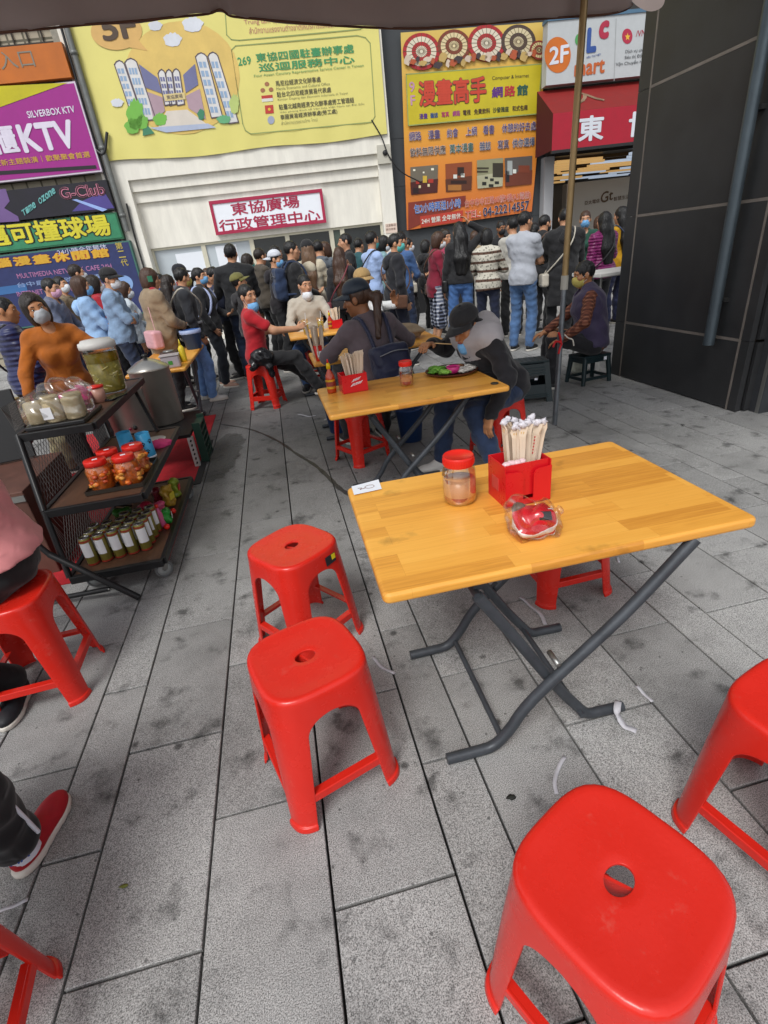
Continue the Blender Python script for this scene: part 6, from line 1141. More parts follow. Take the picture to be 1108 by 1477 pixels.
def person(label, loc, face, h=1.7, sex='m', skin='a', hair='short', hairm='black', top=None, tkind='long', thick=.014, hem=.86, bottom=None, bkind='pants', shoes=None, mask=None, lowmask=False,
           arms=('down', 'down'), lean=0, twist=0, side=0, head=(0, 0, 0), res=.0125, sit=None, cap_m=None, cap_yaw=0, hat=None, ank=None, kneepole=None, sleeve=None, yoke=None, eyes=True, capk='ball', pel=None, width=1.0, hcurl=.5, extras=None, sockm=None, hoff=(0, 0, 0), trim=0):
    S = h/1.7; rt = empty('person', tuple(loc), R(face-90), label, 'person'); V3 = lambda *a: np.array(a, float)
    tb = rotB(twist, lean, side); up = tb[2]; rgt = tb[0]; fw = tb[1]
    pz = (.945 if sit is None else (sit+.085)/S); pelvis = V3(0, 0, pz)*S if pel is None else V3(*pel)
    L = lambda a, b, c: pelvis+(rgt*a+fw*b+up*c)*S
    sw = (.172 if sex == 'm' else .150)*width; hw = .090 if sex == 'm' else .092
    neck = L(0, -.01, .49); hb = rotB(twist+head[0], head[1], head[2]+side*.5); hc = neck+(hb[2]*.155+hb[1]*.028)*S+V3(*hoff); HL = lambda a, b, c: hc+(hb[0]*a+hb[1]*b+hb[2]*c)*S
    sh = {s: L(s*sw, -.01, .435) for s in (-1, 1)}; hip = {s: pelvis+V3(s*hw, 0, -.02)*S for s in (-1, 1)}
    el, wr, hf, hn = {}, {}, {}, {}
    for i, s in enumerate((-1, 1)):
        a = arms[i]
        if isinstance(a, str):
            t, f_, n_, pole = ARM[a](s); t = V3(*t)-V3(0, 0, .945); t = pelvis+(rgt*t[0]+fw*t[1]+up*t[2])*S; f_ = rgt*f_[0]+fw*f_[1]+up*f_[2]; n_ = rgt*n_[0]+fw*n_[1]+up*n_[2]; pole = rgt*pole[0]+fw*pole[1]+up*pole[2]
        else: t, f_, n_, pole = [V3(*q) for q in a]
        el[s], wr[s] = ik(sh[s], t, .285*S, .255*S, pole); hf[s], hn[s] = f_, n_
    kn, an, tdir = {}, {}, {}
    for i, s in enumerate((-1, 1)):
        if ank is None:
            if sit is None: t = V3(s*(.10+.02*random.random()), random.uniform(-.07, .07), .085)*S; pole = V3(s*.15, 1, 0); td = V3(s*.15, 1, 0)
            else: t = V3(s*.14, .36, .085); pole = V3(s*.2, 1, .8); td = V3(s*.1, 1, 0)
        else: t, pole, td = [V3(*q) for q in ank[i]]
        kn[s], an[s] = ik(hip[s], t, .43*S, .425*S, pole); tdir[s] = unit(td)
    f = width
    def torso(o=0.0):
        P = [ell(L(0, .0, .33), ((.165 if sex == 'm' else .148)*S*f+o, .108*S*f+o, .185*S+o), tb, .05), ell(L(0, .004, .14), ((.145 if sex == 'm' else .128)*S*f+o, .098*S*f+o, .17*S+o), tb, .05), ell(pelvis+V3(0, -.01, .0)*S, ((.162 if sex == 'm' else .168)*S*f+o, .118*S*f+o, .13*S+o), tb if sit is None else None, .05), cap(sh[-1]*.94+sh[1]*.06, sh[1]*.94+sh[-1]*.06, .058*S+o, None, .05), cap(L(0, -.02, .40), neck, .075*S+o*.6, .058*S+o*.6, .04)]
        if sex == 'f': P += [ell(L(s*.062, .085, .31), (.058*S+o, .052*S+o, .058*S+o), tb, .04) for s in (-1, 1)]
        return P
    def arm(s, o, to=1.0, flare=0):
        o = o*.62; P = [cap(sh[s], el[s], .050*S+o, .041*S+o, .03)] if to >= 1 else [cap(sh[s], sh[s]+(el[s]-sh[s])*to, .050*S+o, .049*S+o+flare, .03)]
        if to > 1: e = el[s]+(wr[s]-el[s])*min(1, to-1); P.append(cap(el[s], e, .041*S+o, .032*S+o*.8+flare, .025))
        return P
    def leg(s, o, to=2.0, o2=None):
        o2 = o if o2 is None else o2; e = kn[s]+(an[s]-kn[s])*min(1, max(0, to-1)); m = kn[s]*.62+an[s]*.38-unit(np.cross(np.cross(unit(an[s]-kn[s]), V3(0, 1, 0)), unit(an[s]-kn[s])))*0
        return [cap(hip[s], kn[s], .084*S*f+o, .056*S+o, .03), cap(kn[s], m, .054*S+o, .052*S+o2, .03), cap(m, e, .052*S+o2, .040*S+o2, .03)]
    # --- body: one continuous skin surface
    B_ = torso() + sum([arm(s, 0, 2) + leg(s, 0) for s in (-1, 1)], [])
    B_ += [cap(neck-up*.03*S, HL(0, -.015, -.06), .055*S, .052*S, .02), ell(HL(0, -.012, .022), (.073*S, .092*S, .092*S), hb, .02), ell(HL(0, .028, -.045), (.056*S, .060*S, .064*S), hb, .03), ell(HL(0, .062, -.092), (.022*S, .020*S, .018*S), hb, .025),
           cap(HL(0, .082, .012), HL(0, .104, -.026), .009*S, .0135*S, .012), ell(HL(0, .088, -.058), (.022*S, .010*S, .010*S), hb, .012), cap(HL(-.04, .070, .028), HL(.04, .070, .028), .014*S, None, .02), ell(HL(.044, .052, -.02), (.022*S, .022*S, .022*S), hb, .02), ell(HL(-.044, .052, -.02), (.022*S, .022*S, .022*S), hb, .02)]
    for s in (-1, 1):
        B_ += [ell(HL(s*.077, -.008, -.008), (.010*S, .020*S, .032*S), hb, .008)]; B_ += hand(wr[s], hf[s], hn[s], s, S, hcurl)
        B_ += [cap(an[s], an[s]+tdir[s]*.11*S-V3(0, 0, .045)*S, .030*S, .018*S, .02)]
    body = field_mesh('body', B_, res, SK[skin], rt)
    # --- clothes
    if top is not None:
        o = thick; to = {'tee': .62, 'long': 1.93, 'vest': .22, 'jacket': 1.97}[tkind] if sleeve is None else sleeve
        T_ = torso(o)+sum([arm(s, o, to, .006 if tkind == 'tee' else 0) for s in (-1, 1)], [])
        if sit is None: T_ += [cap(L(0, 0, .05), L(0, .005, hem-.945+.02), .12*S*f+o, .115*S*f+o, .05), cap(L(-.06, 0, .0), L(-.06, .0, hem-.945+.02), .105*S*f+o, .10*S*f+o, .05), cap(L(.06, 0, 0), L(.06, 0, hem-.945+.02), .105*S*f+o, .10*S*f+o, .05)]
        if tkind == 'jacket': T_ += [cap(L(-.045, -.02, .46), L(.045, -.02, .46), .062*S+o*.5, None, .03)]
        hz = L(0, 0, hem-.945); subs = [ell(HL(0, .05, -.13), (.050*S, .075*S, .055*S), hb)] if tkind != 'vest' else []
        if tkind == 'vest': subs = [ell(sh[s]+rgt*s*.05*S, (.055*S, .10*S, .11*S), tb) for s in (-1, 1)]
        field_mesh({'tee': 'shirt', 'long': 'sweater', 'vest': 'vest', 'jacket': 'jacket'}[tkind], T_, res, top, rt, cuts=[(-up, float(-up @ hz))], subs=subs, wr=(.0045 if tkind == 'jacket' else .0032), wf=38, seed=int(abs(loc[0])*1000) % 999)
        if yoke is not None:
            o2 = o+.007; field_mesh('hood', torso(o2)[:1]+torso(o2)[3:]+[cap(L(-.09, -.10, .42), L(.09, -.10, .42), .065*S, None, .04), cap(L(0, -.11, .45), L(0, -.12, .36), .07*S, .06*S, .04)]+sum([arm(s, o2, .10) for s in (-1, 1)], []), res, yoke, rt, cuts=[(-up, float(-up @ L(0, 0, .34)))], wr=.006, wf=26, seed=5)
    if trim and top is not None:                     # hoods, collars, cross-body bags
        rq = np.random.RandomState(trim); o = thick
        if tkind == 'jacket':
            if rq.rand() < .6: field_mesh('hood', [ell(L(0, -.125, .41), (.105*S, .055*S, .085*S), tb, .04), cap(L(-.085, -.05, .485), L(0, -.10, .47), .034*S, .04*S, .03), cap(L(.085, -.05, .485), L(0, -.10, .47), .034*S, .04*S, .03), cap(L(-.085, -.05, .485), L(-.07, .05, .47), .03*S, .022*S, .03), cap(L(.085, -.05, .485), L(.07, .05, .47), .03*S, .022*S, .03)], res, top, rt, wr=.004, wf=40, seed=trim % 9)
            else: field_mesh('collar', [cap(L(.075*math.cos(a), -.01+.075*math.sin(a), .475), L(.075*math.cos(a+.7), -.01+.075*math.sin(a+.7), .475), .026*S, None, .02) for a in np.arange(9)*.7 if not 1.1 < a % 6.28 < 1.9], res, top, rt)
        if rq.rand() < .45:
            s = 1 if rq.rand() < .5 else -1; bgm = C('bag%d' % (trim % 5), ('#1a1a1d', '#5a3a28', '#b9b2a4', '#2a3550', '#7a2f3a')[trim % 5], .15, .5); q = .03+o; bl = field_mesh('cross_body_bag', [rbox(L(s*(.19+q), -.02, -.06), (.05, .11, .085), .025, tb)], .012, bgm, rt)
            MB().tube(smooth_path([L(s*(.17+q), -.06, .02), L(s*.10, -.12-q, .18), L(-s*.05, -.125-q, .36), L(-s*.12, -.03, .50+q*.5), L(-s*.05, .115+q, .37), L(s*.09, .115+q, .18), L(s*(.17+q), .03, .02)], 4), .010, 6).build('strap', bgm, bl)
    if bottom is not None:
        o = .013
        if bkind == 'skirt': Q_ = [ell(pelvis, (.17*S+o, .13*S+o, .13*S), None, .05)]+sum([[cap(hip[s], kn[s]*.75+an[s]*.25, .10*S, .115*S, .06)] for s in (-1, 1)], []); cz = kn[1][2]*.6
        else: Q_ = [ell(pelvis, (.163*S*f+o, .12*S*f+o, .13*S+o), None, .05)]+sum([leg(s, o, 1.96, o+.008) for s in (-1, 1)], []); cz = None
        field_mesh('trousers' if bkind == 'pants' else 'skirt', Q_, res, bottom, rt, cuts=[((0, 0, 1), float(pelvis[2]+.11*S))]+([((0, 0, -1), -cz)] if cz else []), wr=.0042, wf=42, seed=int(abs(loc[1])*777) % 99)
    if shoes is not None:
        for s in (-1, 1):
            d = tdir[s]; sd = np.cross(d, V3(0, 0, 1)); q = an[s]-V3(0, 0, .03)*S; Bf = np.array([sd, d, [0, 0, 1]]); base = an[s][2]-.085*S
            so_ = field_mesh('shoe', [ell(q+d*.02*S-V3(0, 0, .01), (.042*S, .075*S, .055*S), Bf, .03), ell(q+d*.12*S-V3(0, 0, .022), (.046*S, .082*S, .034*S), Bf, .03)], min(res, .010), shoes, rt, cuts=[((0, 0, -1), -float(base+.014))])
            field_mesh('sole', [ell(q+d*.015*S, (.046*S, .078*S, .2), Bf, .03), ell(q+d*.12*S, (.049*S, .086*S, .2), Bf, .03)], min(res, .010), sockm or mat('sole_white', '#c9c4bb', .6), so_, cuts=[((0, 0, -1), -float(base)), ((0, 0, 1), float(base+.026))])
    # --- hair, face, mask, hat
    hm = HAIRM[hairm]; hr = min(res, .010)
    def hp(o=.0): return [ell(HL(0, -.016, .030), ((.079+o)*S, (.096+o)*S, (.094+o)*S), hb, .02)]
    cutf = lambda n_, c_: (tuple(hb[0]*n_[0]+hb[1]*n_[1]+hb[2]*n_[2]), float((hb[0]*n_[0]+hb[1]*n_[1]+hb[2]*n_[2]) @ hc+c_*S))
    if hair == 'short': field_mesh('hair', hp(), hr, hm, rt, cuts=[cutf((0, .80, -.60), .034), cutf((0, 0, -1), .075)], wr=.0035, wf=60, strand=True)
    elif hair == 'bob': field_mesh('hair', hp(.010)+[ell(HL(0, -.03, -.05), (.088*S, .085*S, .095*S), hb, .04)], hr, hm, rt, cuts=[cutf((0, 0, -1), .135)], subs=[ell(HL(0, .105, -.035), (.070*S, .085*S, .105*S), hb)], wr=.003, wf=50, strand=True)
    elif hair in ('long', 'pony', 'bun'):
        ex = []
        if hair == 'long': b1 = L(0, -.125, .30); b2 = L(0, -.135, .12); ex = [cap(HL(0, -.05, -.02), HL(0, -.075, -.10), .082*S, .080*S, .04)]+[cap(HL(x, -.07, -.08), b1+rgt*x*1.1*S, .05*S, .05*S, .05) for x in (-.05, 0, .05)]+[cap(b1+rgt*x*1.1*S, b2+rgt*x*.9*S, .048*S, .030*S, .04) for x in (-.05, 0, .05)]
        if hair == 'pony': ex = [cap(HL(0, -.10, .0), HL(0, -.15, -.03), .024*S, .034*S, .02), cap(HL(0, -.15, -.03), L(0, -.14, .36), .036*S, .020*S, .03)]
        if hair == 'bun': ex = [ell(HL(0, -.075, .105), (.04*S, .04*S, .036*S), hb, .015)]
        field_mesh('hair', hp(.004)+ex, hr, hm, rt, cuts=[] if hair != 'bun' else [cutf((0, 0, -1), .085)], subs=[ell(HL(0, .115, -.045), (.072*S, .085*S, .108*S), hb)]+([ell(HL(s*.085, .05, -.07), (.03*S, .07*S, .06*S), hb) for s in (-1, 1)] if hair != 'long' else []), wr=.004, wf=40, strand=True)
    if eyes:
        for s in (-1, 1):
            e = blob('eye', mat('eye_white', '#cfc6bd', .2), rt, (0, 0, 0), (.0125*S, .006*S, .0062*S), 0, 1, 2); Mx = Matrix(np.vstack([hb[0], hb[1], hb[2]]).T.tolist()).to_euler(); e.location = HL(s*.031, .0775, .008); e.rotation_euler = Mx
            blob('iris', mat('iris', (.012, .007, .005), .15), e, (0, .0042*S, .0), (.0056*S, .0028*S, .0056*S), 0, 1, 2)
            b_ = MB().tube(smooth_path([HL(s*.014, .0855, .026), HL(s*.032, .0845, .032), HL(s*.050, .071, .027)], 4), .0034*S, 6).build('eyebrow', HAIRM['black'], rt)
        if mask is None or lowmask: m_ = blob('lips', lips(), rt, (0, 0, 0), (.021*S, .006*S, .0075*S), 0, 1, 2); m_.location = HL(0, .0955, -.058); m_.rotation_euler = Mx
    if mask is not None:
        dz = -.068 if lowmask else 0; dy = -.002
        mo = field_mesh('face_mask', [ell(HL(0, .033+dy, -.045+dz), (.064*S, .072*S, .068*S), hb, .03), ell(HL(0, .092+dy, -.034+dz), (.026*S, .026*S, .04*S), hb, .03)], .008, mask, rt, cuts=[cutf((0, -1, 0), -.018), cutf((0, .28, 1), -.002 +dz+(.028 if not lowmask else .03)), cutf((0, 0, -1), .108-dz)], wr=.0012, wf=120)
        if res < .012:
            for s in (-1, 1): MB().tube(smooth_path([HL(s*.060, .035, -.02+dz), HL(s*.076, .01, .0+dz*.3), HL(s*.084, -.018, .012), HL(s*.078, -.012, -.03), HL(s*.062, .03, -.06+dz)], 4), .0016, 5).build('ear_loop', mat('loop_white', '#d5d8dc', .7), mo)
    if cap_m is not None:
        cb_ = rotB(twist+head[0]+cap_yaw, head[1]-4, head[2]+side*.5); c0 = HL(0, -.014, .045); fl_ = lambda a, b, c: c0+(cb_[0]*a+cb_[1]*b+cb_[2]*c)*S
        V, F = [], []; nr, na = 7, 28
        for i in range(nr+1):
            t = i/nr*math.pi/2
            for k in range(na): a = 2*math.pi*k/na; V.append(fl_(.090*math.cos(t)**.8*math.cos(a), .106*math.cos(t)**.8*math.sin(a), .092*math.sin(t)+.0))
        F = [(i*na+k, i*na+(k+1) % na, (i+1)*na+(k+1) % na, (i+1)*na+k) for i in range(nr) for k in range(na)]
        co = MB().add(V, F, True).build('cap', cap_m, rt); sm = co.modifiers.new('s', 'SOLIDIFY'); sm.thickness = .004
        V = []; nb = 13; w_ = .085 if capk == 'ball' else .13
        for j in range(5):
            for k in range(nb):
                a = -1+2*k/(nb-1)
                if capk == 'ball': x = .086*a; y0_ = .102*math.sqrt(max(0, 1-(.95*a)**2)); V.append(fl_(x*(1-.05*j/4), y0_+(.082*(1-abs(a)**2.6)+.002)*j/4, .004-.028*(j/4)*.55-.022*a*a*(.3+j/4)))
                else: th = math.pi*(k/(nb-1)*2); r_ = 1+.42*j/4; V.append(fl_(.088*r_*math.cos(th), .104*r_*math.sin(th), .004-.035*j/4))
        bo = MB().add(V, [(j*nb+k, j*nb+k+1, (j+1)*nb+k+1, (j+1)*nb+k) for j in range(4) for k in range(nb-1)], True).build('brim', cap_m, co); sm = bo.modifiers.new('s', 'SOLIDIFY'); sm.thickness = .004
        MB().lathe([(0, .005), (.006, .004), (.009, 0)], 10).build('button', cap_m, co, tuple(fl_(0, 0, .091)))
    return dict(root=rt, HL=HL, L=L, S=S, hb=hb, tb=tb, sh=sh, el=el, wr=wr, kn=kn, an=an, neck=neck, pelvis=pelvis, tdir=tdir)
def backpack(P, m, m2, w=.14, hgt=.20, z=.25, y=-.20, name='backpack'):
    L, rt = P['L'], P['root']; b = field_mesh(name, [rbox(L(0, y, z), (w, .075, hgt), .05, P['tb']), rbox(L(0, y-.06, z-.07), (w*.8, .04, hgt*.5), .03, P['tb'], .02)], .012, m, rt, wr=.005, wf=30)
    for s in (-1, 1): MB().tube(smooth_path([L(s*.07, y+.06, z+hgt*.8), L(s*.085, -.150, .42), L(s*.098, -.07, .515), L(s*.105, .08, .47), L(s*.125, .135, .33), L(s*.15, .06, .14), L(s*.11, y+.05, z-hgt*.6)], 4), .016, 6).build('strap', m2, b)
    MB().tube(smooth_path([L(-w*.75, y-.083, z+.10), L(0, y-.09, z+.115), L(w*.75, y-.083, z+.10)], 4), .004, 5).build('zip', mat('zip_grey', '#8a8d92', .4, .5), b)
    return b
# surgical mask colours and clothes
mk = lambda k, c: mat('mask_'+k, c, .75, var=.05, bump=.1, bscale=60)
MW, MBl, MT, MP, MY, MG = mk('white', '#d9dde2'), mk('blue', '#6fa8d8'), mk('teal', '#58b5b0'), mk('pink', '#d3a3bd'), mk('yellow', '#b5a75a'), mk('grey', '#a9adb2')
C = cloth; black = C('black', (.012, .012, .014)); blk2 = C('softblack', (.022, .021, .024)); navy = C('navy', '#1c2140'); jeans = C('jeans', '#33507c', .35); dkjeans = C('dkjeans', '#1e2a42', .3); ltjeans = C('ltjeans', '#6f8fb8', .35); denim = C('denim', '#7d97b5', .3); greyc = C('grey', '#8d8f93'); white_c = C('white', '#d5d6d6', .12)
shoeb, shoew = mat('shoe_black', (.012, .012, .013), .5), mat('shoe_white', '#c5c2bd', .55)
def plaid(key, c1, c2, c3, s=18, rotated=False):
    m = bpy.data.materials.new(key); m.use_nodes = True; n = m.node_tree.nodes; L = m.node_tree.links; b = n['Principled BSDF']; b.inputs['Roughness'].default_value = .85; tc = n.new('ShaderNodeTexCoord'); outs = []
    for d in ('X', 'Z'):
        w = n.new('ShaderNodeTexWave'); w.wave_type = 'BANDS'; w.bands_direction = d; w.inputs['Scale'].default_value = s*.16; w.inputs['Distortion'].default_value = .4; L.new(tc.outputs['Object'], w.inputs['Vector']); outs.append(w.outputs['Fac'])
    r = []
    for o_ in outs:
        q = n.new('ShaderNodeMapRange'); q.inputs['From Min'].default_value = .62; q.inputs['From Max'].default_value = .74; L.new(o_, q.inputs['Value']); r.append(q.outputs[0])
    a = n.new('ShaderNodeMath'); a.operation = 'ADD'; L.new(r[0], a.inputs[0]); L.new(r[1], a.inputs[1]); hf_ = n.new('ShaderNodeMath'); hf_.operation = 'MULTIPLY'; hf_.inputs[1].default_value = .5; L.new(a.outputs[0], hf_.inputs[0])
    cr = n.new('ShaderNodeValToRGB'); e = cr.color_ramp.elements; e[0].color = (*lin(c1), 1); e[1].color = (*lin(c3), 1); x = e.new(.5); x.color = (*lin(c2), 1); L.new(hf_.outputs[0], cr.inputs[0]); L.new(cr.outputs[0], b.inputs['Base Color']); return m
def knitmat():
    m = bpy.data.materials.new('fair_isle'); m.use_nodes = True; n = m.node_tree.nodes; L = m.node_tree.links; b = n['Principled BSDF']; b.inputs['Roughness'].default_value = .95; tc = n.new('ShaderNodeTexCoord')
    w = n.new('ShaderNodeTexWave'); w.bands_direction = 'Z'; w.inputs['Scale'].default_value = 2.6; w.inputs['Distortion'].default_value = 1.2; w.inputs['Detail'].default_value = 1; L.new(tc.outputs['Object'], w.inputs[0]); v = n.new('ShaderNodeTexVoronoi'); v.inputs['Scale'].default_value = 28; L.new(tc.outputs['Object'], v.inputs[0])
    cr = n.new('ShaderNodeValToRGB'); e = cr.color_ramp.elements; e[0].position = .1; e[0].color = (.09, .045, .03, 1); e[1].position = .3; e[1].color = (.55, .52, .44, 1); L.new(w.outputs['Fac'], cr.inputs[0]); r2 = n.new('ShaderNodeMapRange'); r2.inputs['From Min'].default_value = .25; r2.inputs['From Max'].default_value = .4; r2.inputs['To Min'].default_value = .25; L.new(v.outputs['Distance'], r2.inputs['Value']); mx = n.new('ShaderNodeMix'); mx.data_type = 'RGBA'; mx.blend_type = 'MULTIPLY'; mx.inputs['Factor'].default_value = .8; L.new(cr.outputs[0], mx.inputs['A']); L.new(r2.outputs[0], mx.inputs['B']); L.new(mx.outputs['Result'], b.inputs['Base Color']); return m
def pufferm(key, c):
    m = mat(key, c, .4, var=.12, vscale=8, sheen=.1); n = m.node_tree.nodes; L = m.node_tree.links; tc = n.new('ShaderNodeTexCoord'); w = n.new('ShaderNodeTexWave'); w.bands_direction = 'Z'; w.inputs['Scale'].default_value = 8; w.inputs['Distortion'].default_value = 1; L.new(tc.outputs['Object'], w.inputs[0]); bp = n.new('ShaderNodeBump'); bp.inputs['Strength'].default_value = .45; bp.inputs['Distance'].default_value = .02; L.new(w.outputs['Fac'], bp.inputs['Height']); L.new(bp.outputs[0], n['Principled BSDF'].inputs['Normal']); return m
def at_head(px, py, y):                       # where a standing person with that head top is, and how tall
    p = at_y(px, py, y); return (float(p[0]), float(y), 0.0), float(p[2])
def stand(px, py, y, face, label, **k):
    loc, h = at_head(px, py, y); k.setdefault('shoes', shoeb); rq = np.random.RandomState(int(px*13+py)); ga = rq.uniform
    k.setdefault('head', (ga(-22, 22), ga(-4, 12), ga(-5, 5))); k.setdefault('lean', ga(-2, 6)); k.setdefault('side', ga(-3, 3)); k.setdefault('twist', ga(-8, 8))
    k.setdefault('arms', [('down', 'front'), ('pocket', 'down'), ('phone', 'front'), ('down', 'pocket'), ('front', 'front'), ('down', 'phone')][rq.randint(6)]); k['trim'] = int(rq.randint(1, 1000)); h -= .012+(.02 if k.get('cap_m') else 0)
    return person(label, loc, face, h, **k)
GRP = None
# --- the queue, roughly from the sign building towards the pillar
stand(-8, 428, 4.9, 20, 'person in navy puffer jacket at the sign end of the queue', top=pufferm('navy_puffer', '#1d2350'), tkind='jacket', thick=.03, bottom=C('olivetr', '#7c7458'), skin='b', arms=('down', 'front'))
stand(65, 400, 7.4, 5, 'man with pink mask and grey-blue jacket in queue', top=C('greyblue', '#5b6378'), tkind='jacket', thick=.022, bottom=navy, mask=MP, hair='short', arms=('front', 'front'))
stand(105, 381, 9.0, 0, 'man with glasses and white mask against the navy sign', top=C('charcoal', '#2f3238'), bottom=black, mask=MW, hair='short', hairm='dark', arms=('phone', 'phone'))
stand(113, 398, 7.1, 12, 'woman with brown hair in light blue denim shirt', sex='f', top=C('chambray', '#8fb0d6', .22), tkind='jacket', thick=.022, bottom=navy, mask=MBl, hair='bob', hairm='brown', arms=('cross', 'cross'))
stand(131, 397, 7.9, 15, 'person with bright red sleeves beside the denim cap man', sex='f', top=C('redjkt', '#a01c2a'), bottom=black, mask=MW, hair='bob', hairm='dark', arms=('phone', 'phone'))
stand(145, 384, 7.0, 5, 'man in black cap and faded denim jacket, arms folded', top=denim, tkind='jacket', thick=.024, bottom=dkjeans, mask=MW, cap_m=C('capblack', (.014, .014, .016)), arms=('cross', 'cross'))
stand(174, 406, 7.7, 15, 'short-haired woman in white jacket beside khaki coat', sex='f', top=C('whitejk', '#c9d3da', .15), tkind='jacket', thick=.02, bottom=navy, mask=MW, hair='bob', hairm='brown', arms=('front', 'down'))
kh = stand(205, 387, 6.7, 30, 'woman in khaki coat with pink shoulder bag', sex='f', top=C('khaki', '#8b7860', .22), tkind='jacket', thick=.035, hem=.70, bottom=black, hair='bob', hairm='brown', arms=('front', 'front'), eyes=False)
field_mesh('shoulder_bag', [rbox(kh['L'](.14, -.16, -.02), (.14, .06, .10), .03, kh['tb'])], .012, C('pinkbag', '#c9969c', .12, .5), kh['root']); MB().tube(smooth_path([kh['L'](.22, -.15, .06), kh['L'](.14, -.13, .30), kh['L'](-.05, -.05, .50), kh['L'](.05, .14, .3)], 4), .004, 6).build('bag_strap', C('pinkbag', 0), kh['root'])
field_mesh('scarf', [cap(kh['L'](-.06, 0, .50), kh['L'](.06, 0, .50), .06), cap(kh['L'](0, .06, .48), kh['L'](0, .02, .52), .05)], .012, C('redscarf', '#a12634'), kh['root']); MB().box(tuple(kh['HL'](.09, -.02, .0)), (.012, .05, .06)).build('hair_clip', mat('clip_green', '#3f8a6c', .4), kh['root'])
stand(237, 396, 8.1, 60, 'woman with long dark hair beside the khaki coat', sex='f', top=blk2, bottom=black, hair='long', hairm='dark', mask=MW)
bj = stand(251, 386, 7.0, 12, 'man in black jacket with grey stripe and light jeans', top=C('blackjk', '#22242a'), tkind='jacket', thick=.026, bottom=C('paleblue', '#6f96cf', .3), hair='short', shoes=shoew, arms=('pocket', 'pocket'), mask=MY)
field_mesh('reflective_band', [cap(bj['L'](-.07, 0, .10), bj['L'](.07, 0, .10), .155)], .012, mat('reflect', '#8f9298', .5), bj['root'], cuts=[((0, 0, 1), float(bj['L'](0, 0, .115)[2])), ((0, 0, -1), -float(bj['L'](0, 0, .085)[2]))])
stand(254, 379, 8.4, 330, 'person in black cap with yellow mask and red collar', top=C('redtop', '#8e1a26'), bottom=black, mask=MY, cap_m=C('capnavy', '#14161f'), hair='short')
bm_ = stand(283, 386, 7.75, 350, 'girl in black printed sweater with blue mask and pale backpack', sex='f', top=black, tkind='long', thick=.026, hem=.80, bottom=C('slate', '#1b2029'), hair='pony', mask=MBl, shoes=mat('shoe_blush', '#b08a78', .6), head=(-8, 0, 0), arms=('front', 'pocket'))
backpack(bm_, C('paleblueb', '#8ea3d8', .3), C('strapblue', '#aeb9dd', .1)); 
for k_, (a, b, c) in enumerate(((.175, .02, .30), (.185, .03, .22), (.16, .06, .10))): blob('sweater_print', mat('printwhite', '#c9ccd2', .7), bm_['root'], tuple(bm_['L'](a, b, c)), (.022, .02, .022), .3, 5, 2, k_)
stand(298, 386, 9.3, 280, 'pale face in green mask between queueing people', sex='f', top=C('dusk', '#3a3d52'), bottom=black, hair='short', hairm='brown', mask=mk('pistachio', '#9dae9a'))
stand(312, 382, 8.3, 190, 'dark-haired woman with ponytail looking down, facing back', sex='f', top=C('indigo', '#20263a'), bottom=black, hair='pony', head=(0, 22, 0), arms=('phone', 'phone'))
stand(329, 351, 8.0, 95, 'broad man in black jacket seen from behind', top=C('charblk', '#191a1d'), tkind='jacket', thick=.028, bottom=dkjeans, hair='short', width=1.12, eyes=False)
stand(343, 391, 7.0, 10, 'person in olive cap and black jacket behind red shirt', top=blk2, tkind='jacket', bottom=black, cap_m=C('olivecap', '#6f6c3a'), cap_yaw=-10, hair='short', head=(0, -8, 0))
stand(372, 357, 9.1, 30, 'man in dark coat with tan collar behind white cap', top=C('tanblack', '#4a4238'), tkind='jacket', bottom=black, hair='short', hairm='dark')
stand(389, 359, 8.2, 355, 'person in white cap and blue mask', top=C('darkplum', '#1e1a20'), tkind='jacket', bottom=black, cap_m=C('capwhite', '#c9cdd6', .08), cap_yaw=170, mask=MBl, hair='short')
bpk = stand(415, 347, 7.9, 5, 'man in black sweater wearing dark blue backpack', top=black, bottom=C('greytr', '#6d7073'), hair='short', mask=None, arms=('front', 'front')); backpack(bpk, C('bpblue', '#22324f'), C('bpblue', 0), w=.13, hgt=.21, y=-.21)
cg = stand(440, 344, 8.2, 75, 'girl in black cap with long light brown hair and cream coat', sex='f', top=C('creamcoat', '#c2b8a2', .12), tkind='jacket', thick=.028, hem=.72, bottom=black, hair='long', hairm='blond', cap_m=C('capblack', 0), eyes=False); MB().tube(smooth_path([cg['L'](.12, -.14, .05), cg['L'](.03, -.145, .3), cg['L'](-.1, -.06, .5)], 4), .012, 6).build('bag_strap', C('brownstrap', '#5a4034'), cg['root'])
stand(459, 345, 8.8, 80, 'man in grey jacket with patterned collar', top=C('midgrey', '#5d646c'), tkind='jacket', bottom=black, hair='short', eyes=False)
stand(470, 348, 9.4, 200, 'woman with brown bob turning back by window', sex='f', top=black, bottom=black, hair='bob', hairm='brown')
stand(486, 356, 7.9, 80, 'woman with long reddish brown hair and black top', sex='f', top=blk2, bottom=black, hair='long', hairm='brown', arms=('down', 'face'), eyes=False)
stand(497, 336, 9.0, 185, 'man with glasses in black shirt facing back', top=black, tkind='tee', bottom=black, hair='short')
stand(529, 333, 8.2, 12, 'man in pale blue T-shirt with teal mask', top=C('paletee', '#9db4dd', .12), tkind='tee', bottom=black, mask=MT, hair='short', hairm='black', arms=('cross', 'cross'))
stand(548, 340, 9.5, 350, 'person with pale mask behind pale blue T-shirt', sex='f', top=C('celadon', '#7ea0a6'), bottom=black, mask=MW, hair='bob')
stand(563, 337, 7.3, 8, 'man in black bomber jacket with teal mask', top=C('bomber', '#1a1b22'), tkind='jacket', thick=.028, bottom=C('midnight', '#161a2c'), mask=MT, hair='short', arms=('pocket', 'pocket'))
